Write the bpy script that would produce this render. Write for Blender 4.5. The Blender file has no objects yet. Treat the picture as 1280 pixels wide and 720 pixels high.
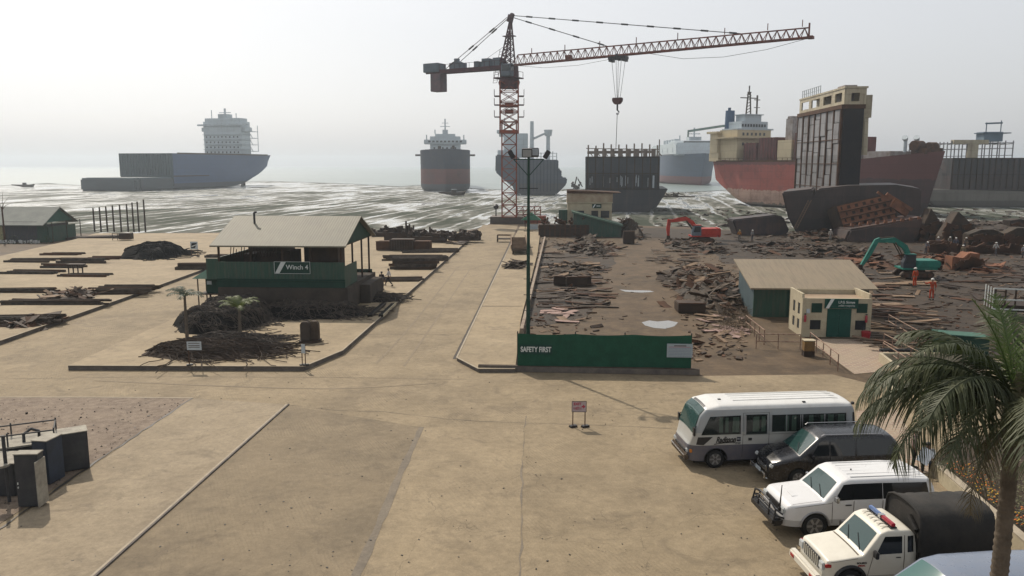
import bpy, bmesh, math, random
from math import sin, cos, tan, atan, atan2, pi, radians as R, sqrt, hypot
from mathutils import Matrix, Vector, Euler, noise
random.seed(7)
sc = bpy.context.scene
COL = sc.collection

# ---------------------------------------------------------------- camera, sky, sun, exposure
PITCH = R(8.8); F = 1000.0; CH = 12.0
cam_d = bpy.data.cameras.new('camera'); cam = bpy.data.objects.new('camera', cam_d); COL.objects.link(cam)
cam.location = (0, 0, CH); cam.rotation_euler = (R(90) - PITCH, 0, 0)
cam_d.sensor_width = 36; cam_d.lens = F * 36 / 1280; cam_d.clip_start = 0.2; cam_d.clip_end = 12000
sc.camera = cam
SUN_EL = R(46); SH = (sin(R(31)), -cos(R(31)))            # direction shadows fall on the ground
w = bpy.data.worlds.new('World'); sc.world = w; w.use_nodes = True
nt = w.node_tree; nt.nodes.clear()
out = nt.nodes.new('ShaderNodeOutputWorld'); bg = nt.nodes.new('ShaderNodeBackground')
sky = nt.nodes.new('ShaderNodeTexSky'); sky.sky_type = 'NISHITA'; sky.sun_disc = False
sky.sun_elevation = SUN_EL; sky.sun_rotation = atan2(-SH[0], -SH[1])
sky.air_density = 1.0; sky.dust_density = 3.5; sky.ozone_density = 1.0; sky.altitude = 10
hs = nt.nodes.new('ShaderNodeHueSaturation'); hs.inputs['Saturation'].default_value = 0.38
bg.inputs['Strength'].default_value = 0.14
nt.links.new(sky.outputs[0], hs.inputs['Color']); mxs = nt.nodes.new('ShaderNodeMix'); mxs.data_type = 'RGBA'; mxs.inputs[0].default_value = .55; mxs.inputs[7].default_value = (6.6, 6.7, 6.9, 1)   # thick even haze veil over the clear-sky model
nt.links.new(hs.outputs[0], mxs.inputs[6]); nt.links.new(mxs.outputs[2], bg.inputs['Color']); nt.links.new(bg.outputs[0], out.inputs['Surface'])
sun_d = bpy.data.lights.new('sun', 'SUN'); sun = bpy.data.objects.new('sun', sun_d); COL.objects.link(sun)
sun_d.energy = 4.6; sun_d.angle = R(0.6); sun_d.color = (1.0, 0.90, 0.76)
sdir = Vector((SH[0] * cos(SUN_EL), SH[1] * cos(SUN_EL), -sin(SUN_EL)))
sun.rotation_euler = sdir.to_track_quat('-Z', 'Y').to_euler(); sun.location = (-60, 100, 120)
sc.view_settings.view_transform = 'Standard'; sc.view_settings.look = 'None'
sc.view_settings.gamma = 1; sc.view_settings.use_curve_mapping = False
sc.view_settings.exposure = -0.15
sc.cycles.volume_bounces = 0; sc.cycles.max_bounces = 6
HAZE = 0.00032

# ---------------------------------------------------------------- where a pixel of the photograph lies
def ray(px, py):
    x = (px - 640) / F; y = (360 - py) / F
    return Vector((x, cos(PITCH) + y * sin(PITCH), -sin(PITCH) + y * cos(PITCH)))
def gp(px, py, z=0.0):
    d = ray(px, py); t = (z - CH) / d.z
    return Vector((d.x * t, d.y * t, z))
def at(px, py, Y):
    d = ray(px, py); t = Y / d.y
    return Vector((d.x * t, Y, CH + d.z * t))

# ---------------------------------------------------------------- materials
MATS = {}
def _new(name):
    m = bpy.data.materials.new(name); m.use_nodes = True; n = m.node_tree
    b = n.nodes['Principled BSDF']; MATS[name] = m
    return m, n, b
def c4(c): return (c[0], c[1], c[2], 1)
def _noise(n, co, scale, detail=4, rough=.6, dist=0, mapping=None):
    t = n.nodes.new('ShaderNodeTexNoise'); t.inputs['Scale'].default_value = scale
    t.inputs['Detail'].default_value = detail; t.inputs['Roughness'].default_value = rough
    t.inputs['Distortion'].default_value = dist
    if mapping:
        mp = n.nodes.new('ShaderNodeMapping'); mp.inputs['Scale'].default_value = mapping[0]
        if len(mapping) > 1: mp.inputs['Rotation'].default_value = mapping[1]
        n.links.new(co, mp.inputs['Vector']); co = mp.outputs[0]
    n.links.new(co, t.inputs['Vector'])
    return t.outputs['Fac']
def _mr(n, v, a, b, c=0, d=1):
    m = n.nodes.new('ShaderNodeMapRange'); n.links.new(v, m.inputs[0])
    for i, k in enumerate((a, b, c, d)): m.inputs[i + 1].default_value = k
    return m.outputs[0]
def _mix(n, f, a, b):
    m = n.nodes.new('ShaderNodeMix'); m.data_type = 'RGBA'
    if hasattr(f, 'is_linked'): n.links.new(f, m.inputs[0])
    else: m.inputs[0].default_value = f
    for k, v in ((6, a), (7, b)):
        if hasattr(v, 'is_linked'): n.links.new(v, m.inputs[k])
        else: m.inputs[k].default_value = c4(v)
    return m.outputs[2]
def _bump(n, b, h, strength, dist=.02):
    bp = n.nodes.new('ShaderNodeBump'); bp.inputs['Strength'].default_value = strength; bp.inputs['Distance'].default_value = dist
    n.links.new(h, bp.inputs['Height']); n.links.new(bp.outputs[0], b.inputs['Normal'])
def _co(n): return n.nodes.new('ShaderNodeTexCoord').outputs['Object']
def mat(name, col, rough=.75, metal=0, col2=None, scale=2.0, bump=.15, bscale=None, lo=.35, hi=.65, spec=.22, coat=0):
    if name in MATS: return MATS[name]
    m, n, b = _new(name); co = _co(n)
    if col2 is None: col2 = tuple(c * .78 for c in col)
    f = _mr(n, _noise(n, co, scale, 6), lo, hi)
    f2 = _mr(n, _noise(n, co, scale * 9, 4), .3, .7, .9, 1.08)
    cc = _mix(n, f, col, col2)
    mm = n.nodes.new('ShaderNodeMix'); mm.data_type = 'RGBA'; mm.blend_type = 'MULTIPLY'; mm.inputs[0].default_value = 1
    n.links.new(cc, mm.inputs[6]); n.links.new(f2, mm.inputs[7])
    n.links.new(mm.outputs[2], b.inputs['Base Color'])
    b.inputs['Roughness'].default_value = rough; b.inputs['Metallic'].default_value = metal
    b.inputs['Specular IOR Level'].default_value = spec
    if coat: b.inputs['Coat Weight'].default_value = coat; b.inputs['Coat Roughness'].default_value = .06
    if bump: _bump(n, b, _noise(n, co, bscale or scale * 12, 5), bump)
    return m
def flat(name, col, rough=.5, metal=0, spec=.5):
    if name in MATS: return MATS[name]
    m, n, b = _new(name)
    f = _mr(n, _noise(n, _co(n), 14, 3), .3, .7)
    n.links.new(_mix(n, f, col, tuple(c * .88 for c in col)), b.inputs['Base Color'])
    b.inputs['Roughness'].default_value = rough; b.inputs['Metallic'].default_value = metal; b.inputs['Specular IOR Level'].default_value = spec
    return m
def glass(name, col=(.02, .03, .03), rough=.06, trans=0):
    if name in MATS: return MATS[name]
    m, n, b = _new(name); b.inputs['Base Color'].default_value = c4(col); b.inputs['Roughness'].default_value = rough
    b.inputs['Specular IOR Level'].default_value = .7
    if trans:
        tr = n.nodes.new('ShaderNodeBsdfTransparent'); tr.inputs[0].default_value = (.75, .85, .8, 1)
        mx = n.nodes.new('ShaderNodeMixShader'); mx.inputs[0].default_value = trans
        n.links.new(b.outputs[0], mx.inputs[1]); n.links.new(tr.outputs[0], mx.inputs[2])
        n.links.new(mx.outputs[0], n.nodes['Material Output'].inputs['Surface'])
    return m
def corrug(name, col, period=.25, axis='X', rough=.55, col2=None, strength=.5, metal=0, depth=.03):
    if name in MATS: return MATS[name]
    m, n, b = _new(name); co = _co(n)
    wv = n.nodes.new('ShaderNodeTexWave'); wv.bands_direction = axis; wv.inputs['Scale'].default_value = 0.314159 / period
    n.links.new(co, wv.inputs['Vector'])
    f = _mr(n, _noise(n, co, .5, 6), .35, .7)
    st = _mr(n, _noise(n, co, 2.2, 5, mapping=((2.5, .25, .25),) if axis == 'X' else ((.25, .25, 2.5),)), .45, .75)
    a = _mix(n, f, col, col2 or tuple(c * .75 for c in col))
    n.links.new(_mix(n, _mr(n, st, 0, 1, 0, .45), a, (.09, .065, .045)), b.inputs['Base Color'])
    b.inputs['Roughness'].default_value = rough; b.inputs['Metallic'].default_value = metal
    _bump(n, b, wv.outputs['Fac'], strength, depth)
    return m
def hullpaint(name, bands, rust=.35, streak=.5, rustcol=(.13, .06, .035), rough=.6, edge=.5):
    """bands: [(z_from, colour)...] upwards; wear and runs follow the plates"""
    if name in MATS: return MATS[name]
    m, n, b = _new(name); co = _co(n)
    sp = n.nodes.new('ShaderNodeSeparateXYZ'); n.links.new(co, sp.inputs[0])
    ad = n.nodes.new('ShaderNodeMath'); ad.operation = 'MULTIPLY_ADD'
    n.links.new(_noise(n, co, .6, 8, .7), ad.inputs[0]); ad.inputs[1].default_value = edge; n.links.new(sp.outputs[2], ad.inputs[2])
    cur = bands[0][1]
    for z, c in bands[1:]:
        f = _mr(n, ad.outputs[0], z + edge * .5 - .06, z + edge * .5 + .06)
        cur = _mix(n, f, cur, c)
    st = _mr(n, _noise(n, co, 1.1, 6, .65, mapping=((1, 1, .07),)), .5, .78, 0, streak)
    cur = _mix(n, st, cur, rustcol)
    rs = _mr(n, _noise(n, co, .22, 9, .72), .5, .62, 0, rust)
    cur = _mix(n, rs, cur, tuple(c * .8 for c in rustcol))
    # welded plate seams
    bk = n.nodes.new('ShaderNodeTexBrick'); bk.inputs['Color1'].default_value = (1, 1, 1, 1); bk.inputs['Color2'].default_value = (.86, .86, .86, 1); bk.inputs['Mortar'].default_value = (.7, .7, .7, 1)
    bk.inputs['Scale'].default_value = 1; bk.inputs['Brick Width'].default_value = 6; bk.inputs['Row Height'].default_value = 2.2; bk.inputs['Mortar Size'].default_value = .07
    cb = n.nodes.new('ShaderNodeCombineXYZ'); sm = n.nodes.new('ShaderNodeMath'); sm.operation = 'ADD'
    n.links.new(sp.outputs[0], sm.inputs[0]); n.links.new(sp.outputs[1], sm.inputs[1]); n.links.new(sm.outputs[0], cb.inputs[0]); n.links.new(sp.outputs[2], cb.inputs[1])
    n.links.new(cb.outputs[0], bk.inputs['Vector'])
    mm = n.nodes.new('ShaderNodeMix'); mm.data_type = 'RGBA'; mm.blend_type = 'MULTIPLY'; mm.inputs[0].default_value = .8
    n.links.new(cur, mm.inputs[6]); n.links.new(bk.outputs[0], mm.inputs[7])
    n.links.new(mm.outputs[2], b.inputs['Base Color'])
    b.inputs['Roughness'].default_value = rough
    _bump(n, b, _noise(n, co, .8, 4), .3, .15)
    return m

# ---------------------------------------------------------------- mesh building
class MB:
    def __init__(s): s.v = []; s.f = []; s.m = []; s.X = Matrix(); s.mi = 0
    def add(s, vs, fs, mi=None):
        o = len(s.v); s.v += [s.X @ Vector(p) for p in vs]; s.f += [tuple(o + i for i in f) for f in fs]
        s.m += [s.mi if mi is None else mi] * len(fs); return s
    def box(s, x0, x1, y0, y1, z0, z1, mi=None):
        return s.add([(x0, y0, z0), (x1, y0, z0), (x1, y1, z0), (x0, y1, z0), (x0, y0, z1), (x1, y0, z1), (x1, y1, z1), (x0, y1, z1)],
                     [(0, 3, 2, 1), (4, 5, 6, 7), (0, 1, 5, 4), (1, 2, 6, 5), (2, 3, 7, 6), (3, 0, 4, 7)], mi)
    def obox(s, c, size, rot=(0, 0, 0), mi=None):
        X = s.X; s.X = X @ Matrix.Translation(c) @ Euler(rot).to_matrix().to_4x4()
        a, b, d = size[0] / 2, size[1] / 2, size[2] / 2; s.box(-a, a, -b, b, -d, d, mi); s.X = X; return s
    def bar(s, p, q, r, h=None, mi=None):
        p = Vector(p); q = Vector(q); d = q - p; L = d.length
        if L < 1e-6: return s
        X = s.X; s.X = X @ Matrix.Translation((p + q) / 2) @ d.to_track_quat('X', 'Z').to_matrix().to_4x4()
        h = h or r; s.box(-L / 2, L / 2, -r / 2, r / 2, -h / 2, h / 2, mi); s.X = X; return s
    def tube(s, p, q, r, r2=None, n=10, mi=None, cap=True):
        p = Vector(p); q = Vector(q); d = q - p; r2 = r if r2 is None else r2
        M = d.to_track_quat('Z', 'Y').to_matrix(); vs = []
        for c, rr in ((p, r), (q, r2)):
            for i in range(n): a = 2 * pi * i / n; vs.append(c + M @ Vector((rr * cos(a), rr * sin(a), 0)))
        fs = [(i, (i + 1) % n, n + (i + 1) % n, n + i) for i in range(n)]
        if cap: fs += [tuple(range(n - 1, -1, -1)), tuple(range(n, 2 * n))]
        return s.add(vs, fs, mi)
    def path(s, pts, r, n=5, mi=None, r2=None):
        pts = [Vector(p) for p in pts]; vs = []; m = len(pts)
        for k, p in enumerate(pts):
            d = (pts[min(k + 1, m - 1)] - pts[max(k - 1, 0)]); M = d.to_track_quat('Z', 'Y').to_matrix()
            rr = r if r2 is None else r + (r2 - r) * k / (m - 1)
            for i in range(n): a = 2 * pi * i / n; vs.append(p + M @ Vector((rr * cos(a), rr * sin(a), 0)))
        fs = [(k * n + i, k * n + (i + 1) % n, (k + 1) * n + (i + 1) % n, (k + 1) * n + i) for k in range(m - 1) for i in range(n)]
        fs += [tuple(range(n - 1, -1, -1)), tuple(range((m - 1) * n, m * n))]
        return s.add(vs, fs, mi)
    def prism(s, poly, a, b, axis='y', mi=None):
        """poly in the plane across axis, extruded from a to b"""
        def P(u, v, t): return {'y': (u, t, v), 'x': (t, u, v), 'z': (u, v, t)}[axis]
        n = len(poly); vs = [P(u, v, a) for u, v in poly] + [P(u, v, b) for u, v in poly]
        fs = [tuple(range(n)), tuple(range(2 * n - 1, n - 1, -1))] + [(i, n + i, n + (i + 1) % n, (i + 1) % n) for i in range(n)]
        return s.add(vs, fs, mi)
    def lathe(s, prof, n=16, mi=None, c=(0, 0, 0)):
        vs = [(c[0] + r * cos(2 * pi * i / n), c[1] + r * sin(2 * pi * i / n), c[2] + z) for r, z in prof for i in range(n)]
        fs = [(k * n + i, k * n + (i + 1) % n, (k + 1) * n + (i + 1) % n, (k + 1) * n + i) for k in range(len(prof) - 1) for i in range(n)]
        fs += [tuple(range(n - 1, -1, -1)), tuple(range((len(prof) - 1) * n, len(prof) * n))]
        return s.add(vs, fs, mi)
    def grid(s, P, mi=None, closed=False):
        nr = len(P); nc = len(P[0]); vs = [p for r in P for p in r]; fs = []
        for i in range(nr - 1):
            for j in range(nc if closed else nc - 1): fs.append((i * nc + j, i * nc + (j + 1) % nc, (i + 1) * nc + (j + 1) % nc, (i + 1) * nc + j))
        return s.add(vs, fs, mi)
    def mesh(s, name, mats, smooth=0, bevel=0, merge=False):
        me = bpy.data.meshes.new(name); me.from_pydata([tuple(v) for v in s.v], [], s.f)
        for m in (mats if isinstance(mats, (list, tuple)) else [mats]): me.materials.append(m)
        me.polygons.foreach_set('material_index', s.m)
        bm = bmesh.new(); bm.from_mesh(me)
        if merge: bmesh.ops.remove_doubles(bm, verts=bm.verts, dist=1e-4)
        bmesh.ops.recalc_face_normals(bm, faces=bm.faces)
        if bevel:
            ed = [e for e in bm.edges if len(e.link_faces) == 2 and e.calc_face_angle(0) > .6]
            bmesh.ops.bevel(bm, geom=ed, offset=bevel, segments=2, affect='EDGES', clamp_overlap=True)
        bm.to_mesh(me); bm.free()
        if smooth:
            me.polygons.foreach_set('use_smooth', [True] * len(me.polygons)); me.set_sharp_from_angle(angle=R(smooth))
        return me
    def build(s, name, mats, parent=None, loc=None, rz=0, smooth=0, bevel=0, merge=False):
        o = bpy.data.objects.new(name, s.mesh(name, mats, smooth, bevel, merge)); COL.objects.link(o)
        if parent: o.parent = parent
        if loc is not None: o.location = loc
        if rz: o.rotation_euler[2] = rz
        return o
def tag(o, label=None, cat=None, group=None, kind=None):
    for k, v in (('label', label), ('category', cat), ('group', group), ('kind', kind)):
        if v: o[k] = v
    return o
def thing(name, label, cat, loc=(0, 0, 0), rz=0, group=None):
    o = bpy.data.objects.new(name, None); COL.objects.link(o); o.location = loc; o.rotation_euler = (0, 0, rz)
    o.empty_display_size = .3
    return tag(o, label, cat, group)
def copy_tree(o, parent=None):
    c = o.copy(); COL.objects.link(c); c.parent = parent
    for ch in list(KIDS.get(o.name) or o.children): copy_tree(ch, c)
    return c
KIDS = {}
def inst(me, name, loc, rot=(0, 0, 0), label=None, cat=None, group=None, sc_=None):
    o = bpy.data.objects.new(name, me); COL.objects.link(o); o.location = loc; o.rotation_euler = rot
    if sc_: o.scale = sc_
    return tag(o, label, cat, group)
def text(s, size, m, parent, loc, rot=(pi / 2, 0, 0), shear=0, align='CENTER', thick=.004, name='lettering', bold=0, sx=1):
    cu = bpy.data.curves.new('lettering', 'FONT'); cu.body = s; cu.size = size; cu.extrude = thick; cu.shear = shear
    cu.align_x = align; cu.align_y = 'CENTER'; cu.offset = bold
    t = bpy.data.objects.new('tmp', cu); COL.objects.link(t); dg = bpy.context.evaluated_depsgraph_get()
    me = bpy.data.meshes.new_from_object(t.evaluated_get(dg)); bpy.data.objects.remove(t)
    me.materials.clear(); me.materials.append(m)
    if sx != 1:
        for v in me.vertices: v.co.x *= sx
    o = bpy.data.objects.new(name, me); COL.objects.link(o); o.location = loc; o.rotation_euler = rot; o.parent = parent
    return o
def sheet(name, pts, z, m, kind='structure', label=None, cat=None, skirt=0, **k):
    """flat ground sheet from world points; skirt gives it a side wall that deep"""
    mb = MB(); n = len(pts); P = [(p[0], p[1], z) for p in pts]
    if skirt:
        mb.add(P, [tuple(range(n))], 0); Q = [(p[0], p[1], z - skirt) for p in pts]
        mb.add(P + Q, [(i, (i + 1) % n, n + (i + 1) % n, n + i) for i in range(n)], 1)
    else: mb.add(P, [tuple(range(n))], 0)
    me = mb.mesh(name, m)
    if me.polygons[0].normal.z < 0: me.flip_normals()
    o = bpy.data.objects.new(name, me); COL.objects.link(o)
    return tag(o, label, cat, kind=kind, **k)
def wins(parent, m, boxes, name='window'):
    for b in boxes: MB().box(*b).build(name, m, parent)
YAW = -R(3.2)                                              # the yard is laid out square to the road
RD = Vector((sin(R(3.2)), cos(R(3.2)), 0)); RX = Vector((cos(R(3.2)), -sin(R(3.2)), 0))
# ================================================================ THE SETTING
def ground_mat(name, c1, c2, c3, s1, s2, bump, bs, rough=.85, brush=0, wet=None):
    m, n, b = _new(name); co = _co(n)
    f1 = _mr(n, _noise(n, co, s1, 8, .62, .6), .38, .64); f2 = _mr(n, _noise(n, co, s2, 8, .65), .42, .66)
    cur = _mix(n, f1, c1, c2); cur = _mix(n, _mr(n, f2, 0, 1, 0, .75), cur, c3)
    sp = _mr(n, _noise(n, co, s2 * 6, 6, .75), .35, .7, .82, 1.12)
    gr = _mr(n, _noise(n, co, 14, 4, .8), .25, .75, .86, 1.1)
    for q in (sp, gr):
        mm = n.nodes.new('ShaderNodeMix'); mm.data_type = 'RGBA'; mm.blend_type = 'MULTIPLY'; mm.inputs[0].default_value = 1
        n.links.new(cur, mm.inputs[6]); n.links.new(q, mm.inputs[7]); cur = mm.outputs[2]
    stn = _mr(n, _noise(n, co, .55, 7, .72, 1.2), .54, .70, 0, .5); cur = _mix(n, stn, cur, (c2[0] * .45, c2[1] * .45, c2[2] * .5))
    crk = n.nodes.new('ShaderNodeTexVoronoi'); crk.feature = 'DISTANCE_TO_EDGE'; crk.inputs['Scale'].default_value = .16; wp = n.nodes.new('ShaderNodeVectorMath'); wp.operation = 'ADD'
    nz_ = n.nodes.new('ShaderNodeTexNoise'); nz_.inputs['Scale'].default_value = .5; nz_.inputs['Detail'].default_value = 6; n.links.new(co, nz_.inputs['Vector']); sc2 = n.nodes.new('ShaderNodeVectorMath'); sc2.operation = 'SCALE'; sc2.inputs['Scale'].default_value = 2.6
    n.links.new(nz_.outputs['Color'], sc2.inputs[0]); n.links.new(co, wp.inputs[0]); n.links.new(sc2.outputs[0], wp.inputs[1]); n.links.new(wp.outputs[0], crk.inputs['Vector'])
    if brush: cur = _mix(n, _mr(n, crk.outputs['Distance'], 0, .0022, .55, 0), cur, (.05, .04, .03))
    n.links.new(cur, b.inputs['Base Color']); b.inputs['Roughness'].default_value = rough; b.inputs['Specular IOR Level'].default_value = .25
    h = _noise(n, co, bs, 6, .7)
    if brush:
        wv = n.nodes.new('ShaderNodeTexWave'); wv.bands_direction = 'Y'; wv.inputs['Scale'].default_value = brush; wv.inputs['Distortion'].default_value = 4; wv.inputs['Detail Scale'].default_value = .3
        mp = n.nodes.new('ShaderNodeMapping'); mp.inputs['Rotation'].default_value = (0, 0, R(65)); n.links.new(co, mp.inputs[0]); n.links.new(mp.outputs[0], wv.inputs['Vector'])
        mk = _mr(n, _noise(n, co, .25, 4), .48, .62)
        a = n.nodes.new('ShaderNodeMath'); a.operation = 'MULTIPLY'; n.links.new(wv.outputs['Fac'], a.inputs[0]); n.links.new(mk, a.inputs[1])
        a2 = n.nodes.new('ShaderNodeMath'); a2.operation = 'MULTIPLY_ADD'; n.links.new(a.outputs[0], a2.inputs[0]); a2.inputs[1].default_value = .5; n.links.new(h, a2.inputs[2]); h = a2.outputs[0]
    _bump(n, b, h, bump, .03)
    return m
M_conc = ground_mat('concrete_worn', (.238, .186, .117), (.178, .139, .09), (.28, .221, .142), .10, .42, .8, 9, brush=2.2)
M_conc2 = ground_mat('concrete_pale', (.275, .216, .138), (.218, .171, .11), (.315, .25, .163), .09, .3, .35, 7)
M_conc3 = ground_mat('concrete_apron', (.26, .208, .14), (.2, .16, .11), (.30, .243, .167), .15, .6, .6, 9)
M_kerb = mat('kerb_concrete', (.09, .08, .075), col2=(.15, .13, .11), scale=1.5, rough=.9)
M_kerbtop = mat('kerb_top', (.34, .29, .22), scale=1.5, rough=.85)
M_joint = flat('joint_dark', (.06, .05, .042), .95)
M_grit = ground_mat('gravel', (.19, .145, .105), (.135, .1, .075), (.26, .205, .155), .5, 2.5, 1.0, 16)
M_dirt = ground_mat('dirt', (.088, .058, .032), (.044, .030, .017), (.125, .085, .049), .11, .7, 1.0, 3, rough=.8)
M_dark = ground_mat('oily_dirt', (.034, .022, .012), (.016, .011, .007), (.062, .040, .022), .12, .6, 1.0, 3, rough=.75)
M_bank = ground_mat('mud_bank', (.05, .045, .04), (.03, .028, .026), (.08, .07, .06), .3, 1.2, 1.0, 3, rough=.5)

# mudflat: wet silt cut by shallow water mirroring the sky, glare painted in pale
m, n, b = _new('mudflat'); co = _co(n)
mp = n.nodes.new('ShaderNodeMapping'); mp.inputs['Rotation'].default_value = (0, 0, R(9)); n.links.new(co, mp.inputs[0])
va = _noise(n, mp.outputs[0], .020, 4, .5, 1.6, mapping=((1.3, .8, 1),))
vb = _noise(n, mp.outputs[0], .11, 9, .70, 1.2, mapping=((1.5, .28, 1),))
vc = _noise(n, mp.outputs[0], .55, 6, .75, .4, mapping=((1, .5, 1),))
wv = n.nodes.new('ShaderNodeTexWave'); wv.bands_direction = 'X'; wv.inputs['Scale'].default_value = .05; wv.inputs['Distortion'].default_value = 7; wv.inputs['Detail'].default_value = 4; wv.inputs['Detail Scale'].default_value = .25; n.links.new(mp.outputs[0], wv.inputs['Vector'])
def madd(a_, k, c):
    q = n.nodes.new('ShaderNodeMath'); q.operation = 'MULTIPLY_ADD'; n.links.new(a_, q.inputs[0]); q.inputs[1].default_value = k
    if hasattr(c, 'is_linked'): n.links.new(c, q.inputs[2])
    else: q.inputs[2].default_value = c
    return q.outputs[0]
tr_ = _mr(n, wv.outputs['Fac'], .88, .99)                   # water lying in the old drag marks
v_ = madd(va, 1.0, madd(vb, .9, madd(vc, .30, madd(tr_, .16, 0))))
sp = n.nodes.new('ShaderNodeSeparateXYZ'); n.links.new(co, sp.inputs[0])
v_ = madd(_mr(n, sp.outputs[1], 140, 420, -.05, .10), 1.0, v_)
wet = _mr(n, v_, 1.14, 1.30); damp = _mr(n, v_, .98, 1.14)
cc = _mix(n, damp, (.045, .052, .038), (.15, .148, .128)); cc = _mix(n, wet, cc, (.36, .38, .38))  # wet areas painted pale to hold the sun-side glare on the water
n.links.new(cc, b.inputs['Base Color']); n.links.new(_mr(n, wet, 0, 1, .9, .12), b.inputs['Roughness'])
n.links.new(_mr(n, wet, 0, 1, .04, .9), b.inputs['Specular IOR Level'])
_bump(n, b, vb, .15, .3); M_mud = m
m, n, b = _new('sea_water'); co = _co(n)
n.links.new(_mix(n, _mr(n, _noise(n, co, .01, 5, mapping=((.4, 1.6, 1),)), .4, .6), (.13, .17, .16), (.17, .21, .20)), b.inputs['Base Color'])
b.inputs['Roughness'].default_value = .32; _bump(n, b, _noise(n, co, .35, 6, .7, mapping=((.5, 1, 1),)), .7, .5); M_sea = m

# haze: one even box of air round everything, the sky outside it
m, n, b = _new('haze'); n.nodes.remove(b)
pv = n.nodes.new('ShaderNodeVolumePrincipled'); pv.inputs['Density'].default_value = HAZE; pv.inputs['Color'].default_value = (.84, .93, 1, 1); pv.inputs['Anisotropy'].default_value = .6
n.links.new(pv.outputs[0], n.nodes['Material Output'].inputs['Volume'])
hz = MB().box(-3600, 3600, -80, 3600, -3.0, 46).build('haze', m); tag(hz, 'pale blue grey haze hanging over the whole shipbreaking yard', 'haze', kind='stuff')

# big ground sheet reaching the horizon (tidal mudflat), sea lying over its far part
mb = MB(); xs = [-3500, -900, -400, -200, 0, 200, 400, 900, 3500]; ys = [-70, 60, 200, 330, 460, 700, 1500, 3500]
mb.grid([[(x, y, -1.2 if y < 300 else -1.35) for x in xs] for y in ys]); tag(mb.build('mudflat', M_mud), kind='structure')
pts = []
edge = [(0, 232), (60, 229), (105, 232), (150, 229), (240, 231), (330, 226), (420, 229), (500, 233), (530, 231), (600, 236), (650, 238), (720, 236), (800, 240), (860, 240), (940, 236), (1010, 236), (1180, 236), (1280, 232)]
far = [gp(px, py, -1.2) for px, py in edge]
P0 = [(-3500, 340)] + [(p.x, p.y) for p in far] + [(3500, 330), (3500, 3500), (-3500, 3500)]
sheet('sea', P0, -1.18, [M_sea])

# the yard: dirt plateau with a bank down to the mud
bankpx = [(-420, 300), (-120, 296), (0, 296), (90, 292), (290, 290.5), (450, 291), (520, 291), (570, 290), (604, 284), (612, 279.5), (664, 279.5), (700, 280), (760, 278), (800, 282), (860, 284), (905, 287), (990, 291), (1080, 290), (1150, 286), (1200, 281), (1290, 277), (1500, 275)]
bk = [gp(*p) for p in bankpx]
bk2 = [(p.x, p.y) for p in bk] + [(260, 160), (260, -60), (-200, -60), (-200, 100)]
sheet('ground', bk2, 0, [M_dirt, M_bank], skirt=1.6)
mb = MB(); fr = [(p.x, p.y, 0) for p in bk]; lo_ = []
for i, p in enumerate(bk):                                  # rough mud slope at the yard's foot
    lo_.append((p.x + random.uniform(-1, 1), p.y + random.uniform(2.5, 7), -1.19))
mb.grid([[ (a[0], a[1] - .3, -.02) for a in fr], lo_]); tag(mb.build('mud_bank', M_bank), kind='structure')

def pix(l, z=0): return [(gp(px, py, z).x, gp(px, py, z).y) for px, py in l]
# concrete road surface: forecourt, cross road, main road to the crane, left road
road = pix([(-500, 760), (1500, 760), (1500, 566), (1190, 505), (1040, 468), (870, 470), (598, 464), (571, 449), (648, 281), (604, 281), (430, 440), (380, 458), (85, 459), (330, 352), (340, 330), (260, 326), (0, 428), (-500, 620)])
road = [(-60, -20), (60, -20)] + road[2:-1] + [(-60, 22)]
sheet('road', road, .004, [M_conc])
# raised slabs with kerb faces
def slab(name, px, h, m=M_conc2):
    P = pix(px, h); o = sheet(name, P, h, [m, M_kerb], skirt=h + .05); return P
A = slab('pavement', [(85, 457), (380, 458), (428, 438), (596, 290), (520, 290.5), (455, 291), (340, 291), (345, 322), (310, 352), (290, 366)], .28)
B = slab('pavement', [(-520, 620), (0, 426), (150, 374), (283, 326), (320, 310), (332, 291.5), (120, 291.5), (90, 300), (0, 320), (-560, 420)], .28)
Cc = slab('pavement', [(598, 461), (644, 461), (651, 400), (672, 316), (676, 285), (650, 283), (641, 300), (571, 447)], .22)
# light kerb arris along the slabs
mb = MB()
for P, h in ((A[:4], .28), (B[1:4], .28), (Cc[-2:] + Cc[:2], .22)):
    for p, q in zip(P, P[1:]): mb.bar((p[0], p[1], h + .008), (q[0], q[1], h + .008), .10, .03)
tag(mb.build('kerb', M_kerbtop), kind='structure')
# joints and strips in the forecourt
def strip(name, pts, wd, z, m, kind='structure', jag=0):
    W = [gp(*p, 0) for p in pts]; mb = MB(); L = []; Rr = []
    W2 = []
    for a, c in zip(W, W[1:]):
        n_ = max(1, int((c - a).length / .6)) if jag else 1
        W2 += [a.lerp(c, i / n_) for i in range(n_)]
    W2.append(W[-1])
    for i, p in enumerate(W2):
        d = (W2[min(i + 1, len(W2) - 1)] - W2[max(i - 1, 0)]).normalized(); nn = Vector((-d.y, d.x, 0))
        s_ = 1 + random.uniform(-jag, jag); off = nn * random.uniform(-jag, jag) * .06
        L.append(p + nn * wd / 2 * s_ + off + Vector((0, 0, z))); Rr.append(p - nn * wd / 2 * s_ + off + Vector((0, 0, z)))
    mb.grid([L, Rr]); return tag(mb.build(name, m), kind=kind)
M_patch = ground_mat('concrete_patch', (.165, .138, .105), (.135, .113, .088), (.19, .155, .115), .5, 1.5, .4, 8)
M_conc4 = ground_mat('concrete_greyish', (.195, .152, .098), (.15, .118, .078), (.228, .179, .117), .16, .5, .8, 9, brush=2.4)
M_conc5 = ground_mat('concrete_light', (.258, .202, .128), (.202, .158, .102), (.295, .233, .15), .13, .5, .7, 9, brush=1.8)
sheet('pavement', pix([(362, 507), (524, 534), (470, 665), (436, 740), (95, 745)]), .008, [M_conc4])
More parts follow.
